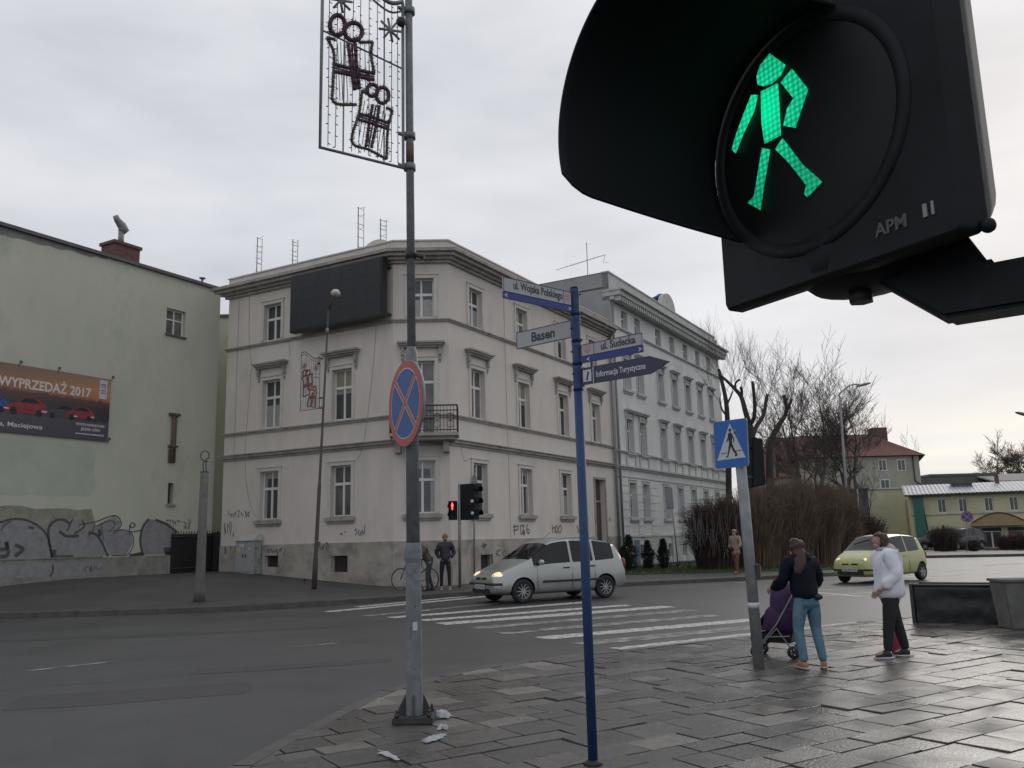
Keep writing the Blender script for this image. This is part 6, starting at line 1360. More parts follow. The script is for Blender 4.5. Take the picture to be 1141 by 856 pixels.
# ================================================================ NEAR PEDESTRIAN SIGNAL
T0 = .86; FS = Fr(CAM + ray(905, 150) * T0, -ray(26, 617)); zb = 1.843
us0, us1 = FS.px(800, 245)[0], FS.px(1073, 253)[0]; MH = .30; zt_ = zb + 2 * MH + .01
sg = thing('pedestrian_signal', 'huge near pedestrian signal, black with long cowl and lit green walking man', 'traffic light', FS.p(0, zb, -.04))
def rrect(u0, u1, z0, z1_, r, n, k=5):
    o = []
    for cu, cz_, a0 in ((u1 - r, z0 + r, -90), (u1 - r, z1_ - r, 0), (u0 + r, z1_ - r, 90), (u0 + r, z0 + r, 180)):
        for i in range(k + 1): a = rad(a0 + 90 * i / k); o.append(FS.p(cu + r * math.cos(a), cz_ + r * math.sin(a), n))
    return o
mb = MB(); mb.loft([rrect(us0 + .003, us1 - .003, zb + .003, zt_, .005, .0), rrect(us0, us1, zb, zt_ + .004, .006, -.005), rrect(us0, us1 + .004, zb, zt_ + .004, .006, -.022), rrect(us0 + .006, us1 + .006, zb + .004, zt_, .006, -.026), rrect(us0 + .03, us1 - .018, zb + .024, zt_ - .02, .03, -.085), rrect(us0 + .05, us1 - .04, zb + .04, zt_ - .03, .03, -.092)]); hous = mb.build('housing', 'plastic', sg)
cu = -.013; rl = .108
for k in (0, 1):
    cz_ = zb + .153 + k * (MH + .005)
    def ring(r_, n, m=64): return [FS.p(cu + r_ * math.cos(a), cz_ + r_ * math.sin(a), n) for a in [i * 2 * math.pi / m for i in range(m)]]
    mb = MB(); mb.loft([ring(rl + .0165, .0005), ring(rl + .015, .003), ring(rl + .008, .0035), ring(rl + .003, .002), ring(rl + .001, -.001)], caps=False); mb.build('lens_ring', 'plastic', hous)
    mb = MB(); mb.loft([ring(rl * f_, n_) for f_, n_ in ((1.02, .001), (.9, .004), (.7, .006), (.4, .008), (.1, .009))], caps=False); mb.face(ring(rl * .1, .009)); lens = mb.build('lens', 'lens', hous, fixn=False)
    # cowl: open shell round the far side and the top of the lens
    mb = MB(); nS, nP, LL = 22, 56, .206; outer, inner = [], []
    def cowl(r_, off):
        rows = []
        for i in range(nS + 1):
            s = i / nS; p1 = 224 - 20 * s - (9 * max(0, (s - .86) / .14) ** 2.2); p0 = 62 + 26 * s + 8 * max(0, (s - .86) / .14) ** 2
            rows.append([FS.p(cu + (r_ + off * 0 + .004 * s) * math.cos(rad(p0 + (p1 - p0) * j / nP)), cz_ + (r_ + .004 * s) * math.sin(rad(p0 + (p1 - p0) * j / nP)), .004 + s * LL) for j in range(nP + 1)])
        return rows
    A_, B_ = cowl(rl + .014, 0), cowl(rl + .0165, 0)
    for R_ in (A_, B_): mb.loft(R_, caps=False, closed=False)
    def edge(a, c):
        for i in range(len(a) - 1): mb.face([a[i], a[i + 1], c[i + 1], c[i]])
    edge(A_[-1], B_[-1]); edge([r[0] for r in A_], [r[0] for r in B_]); edge([r[-1] for r in A_], [r[-1] for r in B_]); edge(A_[0], B_[0])
    bmesh.ops.remove_doubles(mb.bm, verts=mb.bm.verts, dist=.0002)
    mb.build('visor', 'plastic_in', hous)
    if k == 0: lens0 = lens
# lit figure
GRN = bpy.data.materials.new('green_signal_light'); GRN.use_nodes = True; t = GRN.node_tree; L = t.links.new; bs = t.nodes['Principled BSDF']; bs.inputs['Base Color'].default_value = (.0, .12, .06, 1); bs.inputs['Roughness'].default_value = .25
tcn = t.nodes.new('ShaderNodeTexCoord'); vo = t.nodes.new('ShaderNodeTexVoronoi'); vo.inputs['Scale'].default_value = 165; vo.inputs['Randomness'].default_value = .12; mpn = t.nodes.new('ShaderNodeMapping'); mpn.inputs['Rotation'].default_value = (0, 0, 1.05)
geo = t.nodes.new('ShaderNodeNewGeometry'); L(geo.outputs['Position'], mpn.inputs['Vector']); L(mpn.outputs[0], vo.inputs['Vector'])
mr = t.nodes.new('ShaderNodeMapRange'); mr.inputs[1].default_value = .08; mr.inputs[2].default_value = .62; mr.inputs[3].default_value = 1; mr.inputs[4].default_value = 0; L(vo.outputs['Distance'], mr.inputs[0])
dp = t.nodes.new('ShaderNodeVectorMath'); dp.operation = 'DISTANCE'; dp.inputs[1].default_value = FS.p(*FS.px(858, 128), .006); L(geo.outputs['Position'], dp.inputs[0])
fo = t.nodes.new('ShaderNodeMapRange'); fo.inputs[1].default_value = .0; fo.inputs[2].default_value = .085; fo.inputs[3].default_value = 1.0; fo.inputs[4].default_value = .42; L(dp.outputs['Value'], fo.inputs[0])
rmp = t.nodes.new('ShaderNodeValToRGB'); rmp.color_ramp.elements[0].color = (.0, .36, .17, 1); rmp.color_ramp.elements[1].color = (.03, 1, .5, 1); L(mr.outputs[0], rmp.inputs[0])
mxx = t.nodes.new('ShaderNodeMixRGB'); mxx.inputs[2].default_value = (.0, .85, .36, 1); fr2 = t.nodes.new('ShaderNodeMapRange'); fr2.inputs[1].default_value = .0; fr2.inputs[2].default_value = .035; fr2.inputs[3].default_value = .8; fr2.inputs[4].default_value = 0; L(dp.outputs['Value'], fr2.inputs[0]); L(fr2.outputs[0], mxx.inputs[0]); L(rmp.outputs[0], mxx.inputs[1])
L(mxx.outputs[0], bs.inputs['Emission Color']); em = t.nodes.new('ShaderNodeMath'); em.operation = 'MULTIPLY'; em.inputs[1].default_value = .9; L(fo.outputs[0], em.inputs[0]); L(em.outputs[0], bs.inputs['Emission Strength'])
def c8(*p): return [(600 + x / 2.109, y / 2.109) for x, y in p]
figs = {'head': c8((544, 126), (581, 153), (570, 178), (550, 196), (530, 203), (516, 200), (513, 180), (521, 155)), 'body': c8((563, 196), (566, 240), (570, 318), (532, 338), (525, 290), (523, 216)),
        'arm': c8((501, 223), (516, 224), (508, 260), (480, 320), (464, 361), (455, 352), (462, 325), (482, 270)), 'bent_arm': c8((596, 162), (634, 210), (604, 301), (576, 296), (585, 255), (600, 232), (570, 194)),
        'leg': c8((526, 348), (545, 352), (530, 440), (522, 494), (492, 477), (507, 462)), 'stepping_leg': c8((574, 325), (622, 388), (657, 418), (667, 428), (632, 464), (625, 456), (630, 436), (590, 384), (557, 351))}
for nm, poly in figs.items():
    mb = MB(); pp = [FS.p(*FS.px(x, y, .0096), .0096) for x, y in poly]; mb.prism(pp, FS.N * .0006); mb.build('green_man_' + nm if False else nm, GRN, lens0)
# raised maker letters, side screw, underside bracket and arm
mb = MB(); add_text(mb, 'APM', FS.M(FS.px(976, 265)[0], FS.px(976, 265)[1], .0006), .017, ext=.0006, bold=.0004, fit=.033); mb.build('moulded_letters', mat('worn_letters', (.09, .09, .088), .7), hous)
mb = MB(); u_, z_ = FS.px(1030, 243); mb.fbox(FS, u_, u_ + .004, z_, z_ + .012, .0, .0015); mb.fbox(FS, u_ + .008, u_ + .0105, z_, z_ + .012, .0, .0015); mb.build('moulded_mark', 'galv_grey', hous)
mb = MB(); mb.sphere(FS.p(us1 + .008, FS.px(1093, 243)[1], -.022), .0065, 10, 8); mb.build('hinge_pin', 'plastic', hous)
hc = FS.p(-.005, zb + .03, -.055); mb = MB()
def rg(c, r_, z, m=20): return [Vector((c.x + r_ * math.cos(a), c.y + r_ * math.sin(a), z)) for a in [i * 2 * math.pi / m for i in range(m)]]
mb.loft([rg(hc, .06, zb + .045), rg(hc, .056, zb + .008), rg(hc, .044, zb - .003), rg(hc, .015, zb - .008)]); hb_ = mb.build('hub', 'plastic', sg)
mb = MB(); mb.tube([Vector((hc.x, hc.y, zb - .007)), Vector((hc.x, hc.y, zb - .018))], .012, 6); mb.build('bolt', 'iron', hb_)
da = Vector((1.27, -1, 0)).normalized(); A0_ = Vector((hc.x, hc.y, zb + .012)); fa = Fr(A0_, da)
mb = MB(); z0_ = fa.px(1100, 352)[1]; z1_ = fa.px(1100, 299)[1]
mb.prism([fa.p(.0, zb + .03, .02), fa.p(.02, zb - .004, .02), fa.p(.075, z0_, .02), fa.p(.40, z0_, .02), fa.p(.40, z1_, .02), fa.p(.118, z1_, .02), fa.p(.09, zb + .05, .02)], fa.N * -.045); arm = mb.build('arm', 'plastic', sg, bevel=.004)
mb = MB(); mb.prism([fa.p(.088, zb + .05, .0), fa.p(.108, z1_ + .002, .0), fa.p(.06, z1_ + .01, -.0), fa.p(.05, zb + .05, .0)], fa.N * -.03); mb.build('web', 'plastic', arm)
pc = fa.p(.46, 0, 0); mb = MB(); mb.tube([Vector((pc.x, pc.y, .115)), Vector((pc.x, pc.y, 3.1))], .055, 20); pz = tag(mb.build('signal_pole', 'galv_grey'), 'grey steel pole just outside the right edge carrying the near pedestrian signal', 'pole')
mb = MB(); mb.tube([Vector((pc.x, pc.y, (z0_ + z1_) / 2 - .04)), Vector((pc.x, pc.y, (z0_ + z1_) / 2 + .04))], .068, 20); mb.build('clamp', 'plastic', arm)

# ================================================================ CARS
def eval_mesh(o):
    bpy.context.view_layer.update(); dg = bpy.context.evaluated_depsgraph_get(); me = bpy.data.meshes.new_from_object(o.evaluated_get(dg)); return me
M['tyre'] = mat('tyre_rubber', (.018, .018, .019), .8, .2, 20); M['rim'] = mat('alloy_rim', (.32, .33, .34), .35, .1, 5, metal=.6)
M['car_glass'] = mat('tinted_car_glass', (.008, .009, .010), .06, .3, 2, spec=.42); M['car_dark'] = mat('dark_underbody', (.01, .01, .011), .7)
M['trim_black'] = mat('black_car_trim', (.02, .02, .022), .55); M['tail'] = mat('tail_lamp_red', (.22, .01, .01), .25, .1, 5)
M['lamp_on'] = mat('headlamp_lit_glass', (.6, .55, .45), .2, .1, 5, emit=(1, .62, .3), es=.75); M['lamp_off'] = mat('headlamp_clear_glass', (.45, .46, .47), .12, .1, 8)
def car(name, label, st, W_, wb, fo, rw_, paint, glass, screens, pillars, origin, fwd, cat='car', group=None, plate='', det=True, lamp='lamp_on'):
    """st: (x from front, z bottom, z belt, z top, half width low, half width belt, half width top)"""
    f = Vector((fwd.x, fwd.y, 0)).normalized(); l = Vector((-f.y, f.x, 0)); Mx = Matrix(((f.x, l.x, 0, origin.x), (f.y, l.y, 0, origin.y), (0, 0, 1, origin.z), (0, 0, 0, 1)))
    t_ = thing(name, label, cat, Mx, group)
    def put(mb, nm, m_, parent=None, **k):
        o = mb.build(nm, m_, None, origin=(0, 0, 0), **k); o.location = (0, 0, 0); o.parent = parent or t_; WM[o.name] = Mx; return o
    bm = bmesh.new(); rows = []
    for (x, zb_, zl, zt_, wl_, wb2, wt) in st:
        half = [(0, zb_), (wl_ * .8, zb_), (wl_ * .975, zb_ + .09), (wl_, zb_ + (zl - zb_) * .52), (wb2 * 1.005, zl - .05), (wb2 * .985, zl), (wt + (wb2 - wt) * .12, zt_ - (zt_ - zl) * .10), (wt * .8, zt_), (0, zt_ + .012)]
        pts = [(-x, y, z) for y, z in half] + [(-x, -y, z) for y, z in reversed(half[1:-1])]
        rows.append([bm.verts.new(p) for p in pts])
    n = len(rows[0])
    for i, (a, b_) in enumerate(zip(rows, rows[1:])):
        xm = (st[i][0] + st[i + 1][0]) / 2
        for k in range(n):
            fc = bm.faces.new((a[k], a[(k + 1) % n], b_[(k + 1) % n], b_[k])); fc.smooth = True
            kk = k if k < 8 else n - 1 - k
            if kk == 5 and any(g0 <= xm <= g1 for g0, g1 in glass) and not any(p0 <= xm <= p1 for p0, p1 in pillars): fc.material_index = 1
            if kk in (6, 7) and any(g0 <= xm <= g1 for g0, g1 in screens[:1]): fc.material_index = 2
            if kk in (6, 7) and any(g0 <= xm <= g1 for g0, g1 in screens[1:]): fc.material_index = 3
    bm.faces.new(rows[0]); bm.faces.new(list(reversed(rows[-1]))); bmesh.ops.recalc_face_normals(bm, faces=bm.faces)
    cl_ = bm.edges.layers.float.get('crease_edge') or bm.edges.layers.float.new('crease_edge')
    for e in bm.edges:
        if len({q.material_index for q in e.link_faces}) > 1: e[cl_] = 1.0
    vl_ = bm.verts.layers.float.get('crease_vert') or bm.verts.layers.float.new('crease_vert')
    for v in bm.verts:
        ms = [q.material_index for q in v.link_faces]
        if ms.count(0) >= 3 and len(set(ms)) > 1: v[vl_] = 1.0
    me = bpy.data.meshes.new('tmp'); bm.to_mesh(me); bm.free(); o = bpy.data.objects.new('tmp', me); COL.objects.link(o)
    for _ in range(5): me.materials.append(M['car_dark'])
    s = o.modifiers.new('s', 'SUBSURF'); s.levels = s.render_levels = 3
    cut = []
    for ax_ in (fo, fo + wb):
        for sd in (-1, 1):
            cb = MB(); cb.tube([(-ax_, sd * (W_ / 2 - .24), rw_ * 1.02), (-ax_, sd * (W_ / 2 + .2), rw_ * 1.02)], rw_ + .045, 28, mi=4); c = cb.build('cut', ['car_dark'] * 5, None, origin=(0, 0, 0)); c.location = (0, 0, 0); cut.append(c)
            b_ = o.modifiers.new('b', 'BOOLEAN'); b_.operation = 'DIFFERENCE'; b_.object = c; b_.solver = 'EXACT'
    me2 = eval_mesh(o)
    for c in cut + [o]: bpy.data.objects.remove(c)
    def split(idx, nm, m_, push=0):
        bm = bmesh.new(); bm.from_mesh(me2); bmesh.ops.delete(bm, geom=[q for q in bm.faces if q.material_index != idx], context='FACES')
        if not bm.faces: return None
        for q in bm.faces: q.smooth = idx != 4; q.material_index = 0
        mb = MB(); mb.bm.free(); mb.bm = bm; return put(mb, nm, m_, fixn=False)
    def split_sides():
        bm = bmesh.new(); bm.from_mesh(me2); bmesh.ops.delete(bm, geom=[q for q in bm.faces if q.material_index != 1], context='FACES'); seen = set(); bm.faces.ensure_lookup_table()
        for f0 in bm.faces:
            if f0.index in seen: continue
            st_, comp = [f0], []
            seen.add(f0.index)
            while st_:
                q = st_.pop(); comp.append([tuple(v.co) for v in q.verts])
                for e in q.edges:
                    for g in e.link_faces:
                        if g.index not in seen: seen.add(g.index); st_.append(g)
            mb = MB()
            for q in comp: f2 = mb.face(q); f2.smooth = True
            bmesh.ops.remove_doubles(mb.bm, verts=mb.bm.verts, dist=1e-5); put(mb, 'side_window', 'car_glass')
        bm.free()
    body = split(0, 'body', paint); split_sides(); split(2, 'windscreen', 'car_glass'); split(3, 'rear_window', 'car_glass'); split(4, 'wheel_arch', 'car_dark')
    # wheels
    for ax_ in (fo, fo + wb):
        for sd in (-1, 1):
            y1 = sd * (W_ / 2 - .02); y0 = sd * (W_ / 2 - .20); mb = MB(); R_ = rw_
            def rg(r_, y): return [(-ax_ + r_ * math.cos(a), y, R_ + r_ * math.sin(a)) for a in [i * 2 * math.pi / 32 for i in range(32)]]
            mb.loft([rg(R_ * .62, y1 - sd * .03), rg(R_ * .66, y1 - sd * .004), rg(R_ * .9, y1), rg(R_ * .985, y1 - sd * .02), rg(R_, y1 - sd * .06), rg(R_, y0 + sd * .04), rg(R_ * .93, y0), rg(R_ * .4, y0)], caps=False); mb.face(rg(R_ * .4, y0)); wh_ = put(mb, 'wheel', 'tyre')
            mb = MB(); mb.loft([rg(R_ * .64, y1 - sd * .008), rg(R_ * .60, y1 - sd * .02), rg(R_ * .58, y1 - sd * .06)], caps=False)
            for k in range(10 if det else 6):
                a = k * 2 * math.pi / (10 if det else 6); c, s_ = math.cos(a), math.sin(a); w0, w1 = (.016, .010) if det else (.03, .02); 
                q = [(-ax_ + c * r_ - s_ * w2, y, R_ + s_ * r_ + c * w2) for r_, w2, y in ((.03, w0, y1 - sd * .018), (R_ * .61, w1, y1 - sd * .012), (R_ * .61, -w1, y1 - sd * .012), (.03, -w0, y1 - sd * .018))]
                mb.prism(q, (0, -sd * .02, 0))
            mb.tube([(-ax_, y1 - sd * .03, R_), (-ax_, y1 - sd * .012, R_)], R_ * .15, 12); put(mb, 'rim', 'rim', wh_)
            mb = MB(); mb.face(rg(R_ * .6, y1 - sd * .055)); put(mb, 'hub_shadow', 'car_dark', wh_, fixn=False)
    return t_, put, body, Mx
def interp(st, x, k):
    for a, b_ in zip(st, st[1:]):
        if a[0] <= x <= b_[0]: t_ = (x - a[0]) / (b_[0] - a[0]); return a[k] + (b_[k] - a[k]) * t_
    return st[-1][k]
# silver people carrier
st = [(0.0, .34, .56, .60, .50, .48, .42), (.04, .26, .60, .67, .70, .66, .56), (.16, .22, .66, .76, .79, .75, .64), (.40, .20, .75, .87, .84, .80, .70), (.70, .19, .83, .97, .86, .83, .74), (.92, .19, .90, 1.05, .865, .84, .74), (1.02, .19, .93, 1.10, .87, .845, .73),
      (1.12, .19, .94, 1.16, .87, .845, .72), (1.62, .19, .965, 1.50, .87, .845, .66), (1.72, .19, .97, 1.55, .87, .845, .655), (2.00, .19, .98, 1.595, .87, .845, .65), (2.26, .19, .985, 1.61, .87, .845, .65), (2.33, .19, .985, 1.612, .87, .845, .65), (3.00, .19, 1.0, 1.60, .87, .84, .645), (3.07, .19, 1.005, 1.595, .87, .84, .645),
      (3.58, .20, 1.03, 1.53, .865, .825, .63), (3.72, .21, 1.05, 1.50, .86, .81, .62), (3.86, .23, 1.06, 1.43, .84, .79, .61), (4.02, .27, .98, 1.10, .81, .78, .68), (4.10, .30, .84, .92, .78, .76, .70), (4.16, .34, .62, .68, .70, .68, .62), (4.17, .38, .52, .56, .60, .58, .54)]
Fw, Rw = G(583, 672.5), G(676, 666.3); dirc = (Fw - Rw).normalized(); lf = Vector((-dirc.y, dirc.x, 0)); org = Fw - lf * .80 + dirc * .80
PAINT = mat('silver_car_paint', (.36, .375, .36), .30, .05, 3, metal=.45, coat=.6, dirt=((.20, .20, .19), 2.5, .6, .4))
t_, put, body, Mx = car('parked_car' if 0 else 'silver_car', 'silver people carrier with lit headlamps driving over the zebra crossing', st, 1.74, 2.58, .80, .305, PAINT, [(1.12, 3.72)], [(.99, 1.66), (3.84, 4.04)], [(2.26, 2.33), (3.0, 3.07)], org, dirc)
def car_details(put, body, st, W_, lampm, plate, hl=(.10, .50, .66, .20, .10, .34), strip=True, paint=None):
    hx, hy, hz, sx_, sy_, _ = hl
    for sd in (-1, 1):
        mb = MB(); rot = Matrix.Rotation(sd * .55, 3, 'Z') @ Matrix.Rotation(.35, 3, 'Y')
        mb.sphere((-hx - .04, sd * hy, hz), 1, 16, 10, (.155, sx_ * .88, sy_ * .85), rot); o = put(mb, 'headlight', lampm)
        mb = MB(); mb.sphere((-hx + .075, sd * (hy - .03), hz), .045, 10, 6); put(mb, 'bulb', 'lamp_off', o)
        x = interp(st, 1.15, 0); yb = interp(st, 1.15, 5)
        mb = MB(); mb.sphere((-1.28, sd * (yb + .12), interp(st, 1.25, 2) + .07), 1, 12, 8, (.07, .11, .075)); o = put(mb, 'mirror', paint); mb = MB(); mb.tube([(-1.26, sd * (yb - .02), interp(st, 1.25, 2)), (-1.28, sd * (yb + .10), interp(st, 1.25, 2) + .05)], .025, 6); put(mb, 'mirror_arm', 'trim_black', o)
        for x in (2.12, 2.95) if st[-1][0] > 3.8 else (1.98,):
            y = interp(st, x, 5) * 1.003; z = interp(st, x, 2) - .13; mb = MB(); mb.box((-x, sd * (y + .018), z), (.19, .03, .035)); put(mb, 'door_handle', 'trim_black' if st[-1][0] > 3.8 else paint, bevel=.008)
        if strip:
            mb = MB(); yy = interp(st, 2.2, 4); mb.box((-2.05, sd * (yy + .004), .52), (1.35, .03, .06)); mb.box((-3.15 + .12, sd * (yy + .003), .52), (.55, .03, .055)); put(mb, 'side_moulding', 'trim_black', bevel=.008)
        mb = MB(); e = st[-1][0]; mb.sphere((-(e - .10), sd * (interp(st, e - .12, 5) - .06), .88 if e > 3.8 else .78), 1, 10, 8, (.07, .09, .17)); put(mb, 'tail_light', 'tail')
        # door gaps
        mb = MB()
        for x in ((1.22, 2.295, 3.035) if st[-1][0] > 3.8 else (1.05, 2.2)):
            yy = [(interp(st, x, 4), interp(st, x, 1) + .14), (interp(st, x, 4) * 1.003, .5), (interp(st, x, 5) * 1.003, interp(st, x, 2) - .09)]
            mb.tube([(-x, sd * (a + .0), z) for a, z in yy], .0065, 4)
        put(mb, 'door_gap', 'car_dark')
    # front strip, grille, plate, lower intake
    def nose(z, off, k=1.0):
        pts = []
        for y in [i * .1 for i in range(-8, 9)]:
            ay = abs(y) * k; x = 0
            for a, b_ in zip(st, st[1:]):
                if a[4] <= ay <= b_[4]: x = a[0] + (b_[0] - a[0]) * (ay - a[4]) / max(1e-6, b_[4] - a[4]); break
            if ay > st[5][4]: continue
            if ay < st[0][4]: x = (ay / st[0][4]) ** 2 * .02
            pts.append((-x + off, y * k, z))
        return pts
    mb = MB(); mb.tube(nose(.50 if strip else .42, -.005), .032, 6); put(mb, 'bumper_strip', 'trim_black')
    mb = MB()
    for sd in (-1, 1): mb.box((-.035, sd * .16, .635 if strip else .60), (.08, .24, .05), Matrix.Rotation(.5, 3, 'Y'))
    put(mb, 'grille', 'trim_black', bevel=.012)
    mb = MB(); mb.box((.005, 0, .33), (.05, .9, .12)); put(mb, 'lower_intake', 'trim_black', bevel=.02)
    mb = MB(); mb.box((.022, 0, .43), (.02, .52, .115)); pl = put(mb, 'number_plate', mat('plate_white', (.42, .42, .42), .5), bevel=.003)
    if plate:
        mb = MB(); add_text(mb, plate, Matrix(((0, 0, 1, .0335), (1, 0, 0, -.20), (0, 1, 0, .395), (0, 0, 0, 1))), .095, .42, ext=.0005); put(mb, 'plate_text', 'black', pl)
    mb = MB(); a0 = interp(st, 1.1, 3)
    for y0, y1 in ((.15, .62), (-.45, .05)): mb.tube([(-1.03, y0, interp(st, 1.03, 3) + .012), (-1.22, y1, interp(st, 1.22, 3) + .02)], .009, 4)
    put(mb, 'wiper', 'trim_black')
car_details(put, body, st, 1.74, 'lamp_on', 'DJ 15720', (.20, .56, .70, .23, .115, 0), True, PAINT)
mb = MB(); mb.tube([(-1.95, 0, 1.60), (-2.15, 0, 1.78)], .006, 4); put(mb, 'roof_aerial', 'trim_black')
# yellow green hatchback
st2 = [(0, .32, .52, .57, .46, .44, .38), (.04, .24, .60, .68, .62, .60, .52), (.15, .20, .68, .78, .69, .66, .58), (.38, .19, .76, .87, .73, .70, .62), (.60, .18, .82, .94, .745, .72, .64), (.74, .18, .85, .99, .75, .725, .64), (.84, .18, .87, 1.04, .75, .725, .63), (1.32, .18, .90, 1.40, .75, .72, .57), (1.42, .18, .905, 1.44, .75, .72, .565), (1.75, .18, .915, 1.485, .75, .72, .56), (2.14, .18, .93, 1.49, .75, .715, .555), (2.2, .18, .93, 1.49, .75, .715, .555),
       (2.75, .19, .95, 1.46, .745, .71, .55), (2.95, .20, .97, 1.43, .74, .70, .545), (3.15, .22, .98, 1.37, .73, .69, .54), (3.34, .26, .90, 1.0, .70, .67, .59), (3.42, .30, .76, .84, .67, .65, .58), (3.48, .34, .58, .62, .60, .58, .52), (3.495, .38, .50, .54, .52, .50, .46)]
Rw = G(1028, 646); dirc = Vector((-.80, -.60, 0)).normalized(); lf = Vector((-dirc.y, dirc.x, 0)); org = Rw - lf * .68 + dirc * (2.34 + .66)
P2_ = mat('yellow_green_car_paint', (.40, .41, .17), .35, .05, 3, coat=.5)
t_, put, body, Mx = car('yellow_car', 'small pale yellow green hatchback with lit headlamps on the road behind the white jacket', st2, 1.5, 2.34, .66, .275, P2_, [(.84, 2.95)], [(.72, 1.38), (3.1, 3.36)], [(2.14, 2.2)], org, dirc, det=False)
car_details(put, body, st2, 1.5, 'lamp_on', 'DJ 44102', (.17, .47, .70, .16, .10, 0), False, P2_)
P3_ = mat('dark_car_paint', (.025, .03, .035), .3, .05, 3, coat=.5); P4_ = mat('black_car_paint', (.015, .017, .02), .3, .05, 3, coat=.5)
def scale_st(s, kx, kz): return [(a * kx, b_, c * kz, d * kz, e, f, g) for a, b_, c, d, e, f, g in s]
o1 = aty(1075, 613, 65.0); o1.z = .09
t_, put, body, Mx = car('dark_car', 'dark estate car parked before the cream shop, its tail to the right', st, 1.74, 2.58, .80, .305, P3_, [(1.12, 3.72)], [(.99, 1.66), (3.84, 4.04)], [(2.26, 2.33), (3.0, 3.07)], o1 + Vector((-1.9, -.2, 0)), Vector((-1, -.45, 0)), det=False, group='dark cars parked before the cream shop')
car_details(put, body, st, 1.74, 'lamp_off', '', (.20, .56, .70, .23, .115, 0), False, P3_)
o2 = aty(1046, 613, 67.0); o2.z = .09
t_, put, body, Mx = car('dark_car', 'small black car by the green banner, nearly hidden by the shrub', st2, 1.5, 2.34, .66, .275, P4_, [(.84, 2.95)], [(.72, 1.38), (3.1, 3.36)], [(2.14, 2.2)], o2 + Vector((-1.9, 0, 0)), Vector((-1, .2, 0)), det=False, group='dark cars parked before the cream shop')
car_details(put, body, st2, 1.5, 'lamp_off', '', (.17, .47, .70, .16, .10, 0), False, P4_)

# ================================================================ PEOPLE
def skin(verts, edges, rad_, sub=2, root=0):
    me = bpy.data.meshes.new('sk'); me.from_pydata([tuple(v) for v in verts], edges, []); o = bpy.data.objects.new('sk', me); COL.objects.link(o)
    m_ = o.modifiers.new('k', 'SKIN'); m_.use_smooth_shade = True
    sv = me.skin_vertices[0].data
    for i, r_ in enumerate(rad_): sv[i].radius = r_ if isinstance(r_, tuple) else (r_, r_); sv[i].use_root = (i == root)
    s = o.modifiers.new('s', 'SUBSURF'); s.levels = s.render_levels = sub
    out_ = eval_mesh(o); bpy.data.objects.remove(o); return out_
class Sk:
    def __init__(s): s.v, s.e, s.r, s.n = [], [], [], {}
    def add(s, name, p, r_, link=None):
        s.n[name] = len(s.v); s.v.append(Vector(p)); s.r.append(r_)
        if link is not None: s.e.append((s.n[link], s.n[name]))
        return s
    def mesh(s, sub=2): return skin(s.v, s.e, s.r, sub)
def V3(*a): return Vector(a)
